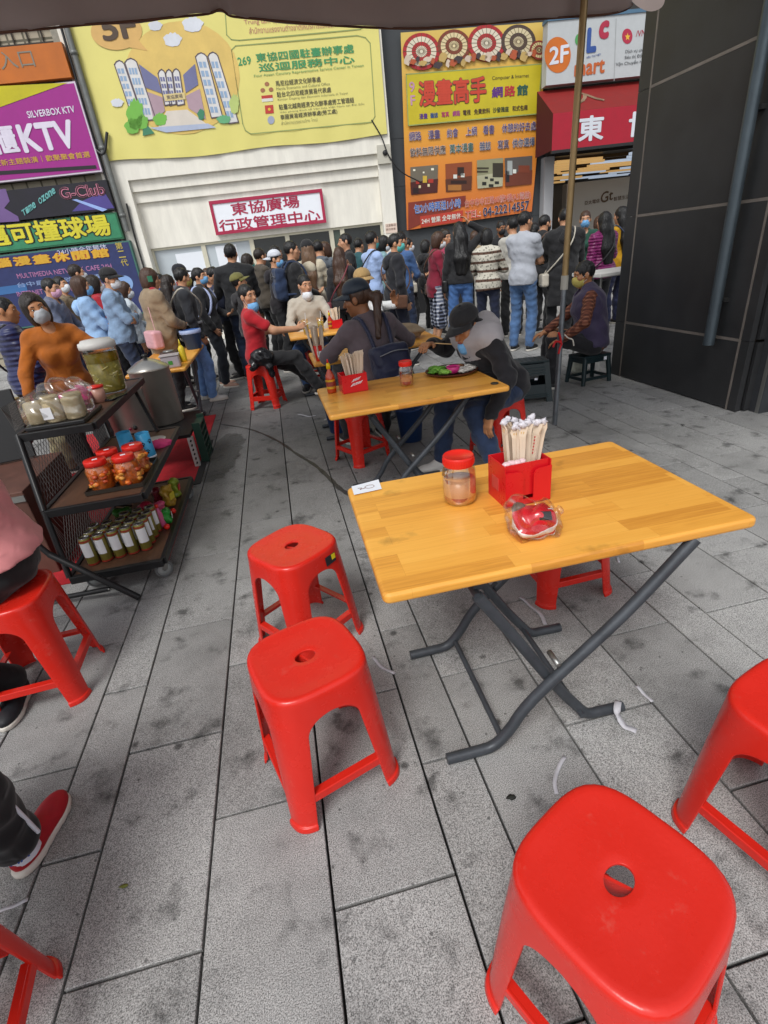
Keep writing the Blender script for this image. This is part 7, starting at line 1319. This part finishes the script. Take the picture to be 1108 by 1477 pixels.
stand(574, 334, 8.5, 40, 'person in blue sweater behind the bomber jacket', top=C('bluesw', '#41608f'), bottom=dkjeans, hair='short', eyes=False)
mr = stand(625, 335, 8.4, 355, 'woman in maroon sweater and plaid wide trousers', sex='f', top=C('maroon', '#7d1730', .2), tkind='long', thick=.022, hem=.78, bottom=plaid('plaid_navy', '#10131f', '#6a7186', '#c5c8d0', 36), bkind='skirt', mask=MW, hair='bob', hairm='brown')
stand(641, 331, 9.6, 290, 'woman in pinkish top with hair bow behind maroon sweater', sex='f', top=C('rose', '#a83e5a'), bottom=black, hair='bun', hairm='dark')
lb = stand(661, 319, 7.9, 75, 'woman with very long black hair, hand on her head, blue jeans', sex='f', top=black, tkind='long', thick=.02, hem=.92, bottom=C('bluejeans', '#4a72ad', .3), hair='long', arms=('down', 'head'), eyes=False); field_mesh('handbag', [rbox(lb['L'](-.22, .02, -.05), (.05, .1, .09), .03, lb['tb'])], .012, mat('black_leather', (.01, .01, .011), .3), lb['root'])
stand(703, 329, 7.7, 60, 'person in patterned knit sweater looking at phone', sex='f', top=knitmat(), tkind='long', thick=.026, bottom=C('inkjeans', '#1a2138'), hair='bob', hairm='black', arms=('phone', 'phone'), eyes=False)
stand(722, 318, 10.4, 275, 'guard in black vest, white collar and black mask', top=black, tkind='jacket', bottom=black, mask=mk('black', (.015, .015, .017)), hair='short', skin='c')
gt = stand(756, 304, 7.1, 40, 'man in pale grey T-shirt and blue jeans, arms folded', top=C('palegrey', '#a9adb6', .1), tkind='tee', thick=.018, bottom=C('washjeans', '#4b6a94', .4), shoes=shoeb, arms=('cross', 'cross'), eyes=False, hair='short')
stand(742, 312, 8.3, 80, 'person in off-white shirt behind pale grey T-shirt', top=C('offwhite', '#b3b0a8', .12), bottom=black, hair='short', eyes=False)
stand(783, 309, 8.2, 20, 'person in black hooded coat by entrance', top=black, tkind='jacket', thick=.03, bottom=black, hair='short', mask=mk('black', 0), arms=('phone', 'phone'))
stand(817, 298, 7.0, 80, 'person in long black coat behind the pole', top=black, tkind='jacket', thick=.034, hem=.55, bottom=black, hair='short', width=1.1, eyes=False)
stand(848, 303, 7.9, 220, 'woman in dark green top with light blue mask', sex='f', top=C('forest', '#1d4a3c'), tkind='long', bottom=black, mask=MBl, hair='short', hairm='brown', arms=('front', 'down'))
stand(874, 305, 7.2, 100, 'woman in magenta puffer jacket with dark hair', sex='f', top=pufferm('magenta_puffer', '#7c1a5e'), tkind='jacket', thick=.032, bottom=black, hair='long', eyes=False)
stand(901, 297, 8.0, 95, 'woman with black hair in yellow top by the pillar', sex='f', top=C('yellowtop', '#c08f12'), bottom=navy, hair='long', eyes=False)
for px, py, y, fc, lb, kw in ((396, 354, 9.7, 10, 'short-haired person in slate shirt behind white cap', dict(top=C('slatesh', '#3c4654'))), (450, 351, 10.2, 60, 'person in wine sweater between cap girl and window', dict(top=C('wine', '#4e1f2c'), sex='f', hair='bob')), (513, 343, 10.0, 30, 'person in teal jacket beside cream pier', dict(top=C('teal', '#27545a'), tkind='jacket')), (586, 343, 9.9, 355, 'masked person in grey hoodie against slate wall', dict(top=C('hoodgrey', '#6a6d72'), mask=MW)), (611, 346, 10.3, 10, 'person in black parka against slate wall', dict(top=black, tkind='jacket', sex='f', hair='bob')), (684, 333, 10.0, 40, 'masked person in beige trench coat behind long black hair', dict(top=C('trench', '#9a8a70'), tkind='jacket', mask=MBl, sex='f', hair='bob', hairm='brown')), (771, 321, 9.4, 30, 'person in white blouse beside poster', dict(top=C('blouse', '#b9bcc0', .1), sex='f', hair='pony')), (862, 312, 9.6, 300, 'masked woman in salmon top deep in entrance', dict(top=C('salmon', '#b0705f'), sex='f', hair='bob', hairm='brown', mask=MW)), (84, 398, 8.6, 0, 'masked person in tan anorak against navy sign', dict(top=C('anorak', '#7a6a52'), tkind='jacket', mask=MW)), (222, 394, 8.7, 10, 'masked man in blue windbreaker near frosted window', dict(top=C('windbr', '#2c4f86'), tkind='jacket', mask=MW)), (352, 366, 9.6, 15, 'person in grey cardigan behind broad black jacket', dict(top=C('cardi', '#7c7f86'), sex='f', hair='bob', hairm='dark', mask=MT))):
    stand(px, py, y, fc, lb, bottom=black, res=.0145, **kw)
# --- seated and serving people near us
def S_(loc, yaw):                              # world point -> that person's own frame
    a = R(yaw-90); c, s = math.cos(a), math.sin(a)
    return lambda p: ((p[0]-loc[0])*c+(p[1]-loc[1])*s, -(p[0]-loc[0])*s+(p[1]-loc[1])*c, p[2])
# vendor in ochre lace sweater
vloc = (-1.62, 4.32, 0); T = S_(vloc, 285)
person('woman vendor in ochre sweater and grey mask leaning behind cart', vloc, 290, 1.51, 'f', 'b', 'bob', 'dark', top=C('ochre', '#a0560c', .18), tkind='long', thick=.012, bottom=black, mask=MG, arms=((T((vloc[0]+.34, 4.02, .95)), (0, 1, -.2), (0, 0, -1), (-1, -.6, 0)), (T((vloc[0]-.20, 4.0, .80)), (0, 1, -.3), (0, 0, -1), (1, -.6, 0))), lean=14, side=0, head=(10, 0, 14), res=.0085, shoes=shoeb, hcurl=.6)
# red shirt smoker
rl = (-.27, 6.2, 0); T = S_(rl, 0); rsp = person('man in red shirt with blue mask under chin, smoking', rl, 0, 1.70, 'm', 'a', 'short', 'black', top=C('redtee', '#a8101f', .15), tkind='tee', thick=.014, bottom=C('blkjeans', (.014, .014, .016)), mask=MBl, lowmask=True, sit=.50, lean=3, head=(-45, 2, 6),
   arms=((T((-.05, 6.42, .80)), (.2, 1, 0), (0, 0, -1), (-1, 0, -1)), (T((.22, 6.02, .84)), (-.2, 1, .3), (-1, 0, -.3), (.8, -.2, -1))), ank=((T((.42, 6.35, .09)), (0, .7, 1), (0, 1, 0)), (T((.36, 6.02, .17)), (.1, .8, 1), (.1, 1, -.1))), shoes=mat('shoe_black'), res=.0095, hcurl=.8)
o = MB().tube([(0, 0, 0), (.06, 0, .014)], .004, 8).build('cigarette', mat('cig_white', '#d8d2c6', .7), None, (.325, 6.03, .87)); tag(o, 'lit cigarette held by the man in red shirt', 'cigarette')
jk = field_mesh('leather_jacket', [ell((0, 0, 0), (.13, .07, .10)), cap((-.05, -.02, -.02), (-.12, -.02, -.10), .05, .04), cap((.06, -.02, -.02), (.07, -.03, -.22), .05, .03)], .012, mat('leather_gloss', (.010, .010, .012), .22, var=.2, bump=.3, bscale=30), None, wr=.008, wf=40, loc=(-.22, 6.0, .60)); tag(jk, 'glossy black leather jacket draped over lap of red shirt man', 'jacket')
# beige sweater man
bl_ = (.44, 7.06, 0); T = S_(bl_, 262); person('man in beige sweater with white mask under chin at drinks table', bl_, 262, 1.76, 'm', 'a', 'short', 'black', top=C('beige', '#b3aa9c', .10), tkind='long', thick=.018, bottom=jeans, mask=MW, lowmask=True, sit=.48, lean=6, head=(28, 4, 0), arms=((T((.52, 6.72, .66)), (0, .5, -1), (0, 0, -1), (-1, 0, 0)), (T((.36, 6.74, .66)), (0, .5, -1), (0, 0, -1), (1, 0, 0))), shoes=shoeb, res=.0105)
# white shirt, tan bucket hat
tl = (1.06, 6.0, 0); T = S_(tl, 200); person('man in white shirt and tan bucket hat, seated', tl, 200, 1.72, 'm', 'c', 'short', 'black', top=white_c, tkind='long', thick=.02, bottom=black, sit=.50, lean=4, cap_m=C('tanhat', '#a88a5a', .15), capk='bucket', head=(20, 5, 0), arms=((T((.87, 5.75, .80)), (0, 1, 0), (0, 0, -1), (-1, 0, -1)), (T((1.30, 5.72, .98)), (0, .3, 1), (-1, 0, 0), (1, 0, -1))), shoes=shoeb, res=.0105)
# navy cap woman with backpack, back to us
nl = (.72, 3.95, 0); T = S_(nl, 100); nv = person('woman in navy cap and grey-brown sweater with navy backpack, from behind', nl, 100, 1.76, 'f', 'c', 'pony', 'brown', top=C('greybrown', '#5e5257', .12), tkind='long', thick=.02, bottom=blk2, sit=.47, lean=8, twist=6, side=-3, head=(48, 12, 0), width=1.12, cap_m=C('navycap', '#1a2836', .15, .5), arms=((T((.42, 4.35, .76)), (0, 1, 0), (0, 0, -1), (-1, -.3, -.4)), (T((.92, 4.42, .76)), (0, 1, 0), (0, 0, -1), (1, -.3, -.4))), ank=((T((.46, 4.32, .085)), (-.3, 1, .6), (-.1, 1, 0)), (T((.78, 4.36, .085)), (.3, 1, .6), (.1, 1, 0))), shoes=shoeb, res=.0085)
bkp = backpack(nv, C('navybag', '#131a38', .2, .55), C('navybag', 0), w=.15, hgt=.17, z=.14, y=-.245)
MB().tube(smooth_path([nv['L'](-.10, -.345, .08), nv['L'](0, -.355, .085), nv['L'](.10, -.345, .09)], 4), .0045, 5).build('zip', mat('zip_bright', '#c9cbd0', .3, .7), bkp)
# man eating
em = (1.53, 3.42, 0); T = S_(em, 190); ea = person('man in black cap and two-tone hoodie bent over his food', em, 190, 1.74, 'm', 'b', 'short', 'black', top=C('hoodieblack', '#17151a', .2), tkind='jacket', thick=.026, yoke=C('hoodiegrey', '#a5a0a2', .12), bottom=C('ripjeans', '#22324f', .3), mask=MBl, lowmask=True, sit=.48, lean=34, twist=0, hoff=(0, -.04, -.105), head=(18, 28, 0), cap_m=C('capblack', 0), res=.0075, hcurl=.55,
   arms=((T((1.24, 2.98, .50)), (-.1, .35, -.9), (.2, -.9, -.3), (-.4, -1, -.5)), (T((1.06, 3.62, .88)), (-.55, .75, .1), (0, 0, -1), (1, .2, -.6))), ank=((T((1.30, 3.02, .085)), (-.15, 1, .6), (-.2, 1, 0)), (T((1.02, 3.38, .085)), (.1, 1, .6), (.1, 1, 0))), shoes=shoew, width=1.05)
ch = ea['wr'][1]; pq = Matrix.Rotation(R(100), 4, 'Z'); wp = Vector(em)+pq @ Vector(ch)
cs = empty('held_chopsticks', tuple(wp), 0, 'wooden chopsticks in the hand of the man eating', 'chopsticks')
for s in (-1, 1): MB().tube([(-.06, .01*s, .015), (.16, -.14+.006*s, -.01)], .003, 6).build('stick', bamboo, cs)
# purple vest man
vm = (3.24, 5.02, 0); T = S_(vm, 152); vv = person('man in purple padded vest and brown plaid sleeves on low stool', vm, 152, 1.76, 'm', 'b', 'short', 'black', top=plaid('plaid_brown', '#4a2418', '#6b3a28', '#8a5a44', 60), tkind='long', thick=.016, bottom=C('darktr', '#1d1c20'), mask=MY, sit=.34, lean=10, head=(14, 10, 0), arms=((T((2.80, 4.86, .52)), (.3, 1, -.3), (0, 0, -1), (-1, -.3, -.3)), (T((2.78, 5.25, .52)), (-.2, 1, -.3), (0, 0, -1), (1, -.3, -.3))), ank=((T((2.78, 4.96, .085)), (-.3, 1, 1), (0, 1, 0)), (T((2.85, 5.28, .085)), (.3, 1, 1), (0, 1, 0))), shoes=shoeb, res=.0085, width=1.08)
Lv, tbv = vv['L'], vv['tb']; Sv = vv['S']
field_mesh('vest', [ell(Lv(0, 0, .33), (.235*Sv, .17*Sv, .22*Sv), tbv, .06), ell(Lv(0, 0, .12), (.215*Sv, .165*Sv, .20*Sv), tbv, .06), cap(Lv(-.15, -.01, .43), Lv(.15, -.01, .43), .088, None, .05), cap(Lv(-.03, -.02, .50), Lv(.03, -.02, .50), .075, None, .04), ell(Lv(0, -.01, 0), (.20*Sv, .155*Sv, .12*Sv), tbv, .05)], .0085, C('purplevest', '#3c3350', .2, .7), vv['root'], cuts=[(-tbv[2], float(-tbv[2] @ Lv(0, 0, -.07)))], subs=[ell(vv['HL'](0, .05, -.14), (.05, .08, .06), vv['hb'])], wr=.006, wf=26)
# pink hoodie person and the red-shoed person, mostly outside the picture
ph = (-1.235, 1.99, 0); T = S_(ph, 200); person('person in pink hoodie and black leggings on red stool', ph, 200, 1.70, 'f', 'd', 'bun', 'dark', top=C('pinkhood', '#d08485', .12), tkind='jacket', thick=.042, hem=.955, bottom=C('leggings', '#121114', .15), sit=.515, lean=6, head=(0, 8, 0), arms=((T((-1.60, 1.72, .78)), (.5, 1, .2), (0, 0, -1), (-1, -.4, -.5)), (T((-1.62, 2.2, .80)), (-.5, 1, .2), (0, 0, -1), (1, -.4, -.5))), ank=((T((-1.34, 1.86, .085)), (-.3, 1, .4), (-.95, .25, 0)), (T((-1.62, 2.1, .085)), (.3, 1, .6), (0, 1, 0))), shoes=mat('runner_black', '#14151b', .6, var=.3, vscale=60), res=.0085)
rp_ = (-1.10, .62, 0); T = S_(rp_, 92); rps = person('person in black trousers and red slip-on shoes', rp_, 92, 1.66, 'm', 'd', 'short', 'black', top=C('darkhood', '#26262a'), tkind='jacket', thick=.026, bottom=C('sidetrack', '#0e0e11', .15), sit=.485, lean=4, ank=((T((-1.32, 1.05, .085)), (-.2, 1, 1), (0, 1, 0)), (T((-1.015, 1.10, .085)), (.1, 1, 1), (.22, 1, 0))), shoes=mat('shoe_red', '#a1101f', .65, var=.15, vscale=40), arms=((T((-1.25, 1.0, .62)), (0, 1, 0), (0, 0, -1), (-1, -.3, 0)), (T((-1.12, 1.0, .62)), (0, 1, 0), (0, 0, -1), (1, -.3, 0))), res=.008)
a_ = rps['an'][1]; MB().tube([tuple(a_+np.array([0, -.004, -.035])), tuple(a_+np.array([0, -.012, .055]))], [.046, .044], 18).build('sock', mat('sock_white', '#cfd2dc', .85), rps['root'])
kn_, an_ = rps['kn'][1], rps['an'][1]; MB().tube(smooth_path([kn_*(1-t)+an_*t+np.array([.066, -.004, 0]) for t in (.2, .5, .75, .92)], 3), .006, 6).build('side_stripe', mat('sock_white'), rps['root'])
v_, f_, _ = text2d('PUMA', .02); MB().add([((a_[0]+.050*math.sin(-1.0+1.9*x)), a_[1]-.01-.050*math.cos(-1.0+1.9*x), a_[2]-.012+.026*y) for x, y, e_ in v_], f_).build('sock_lettering', mat('sock_blue', '#2f4f9a', .8), rps['root'], fix=False)
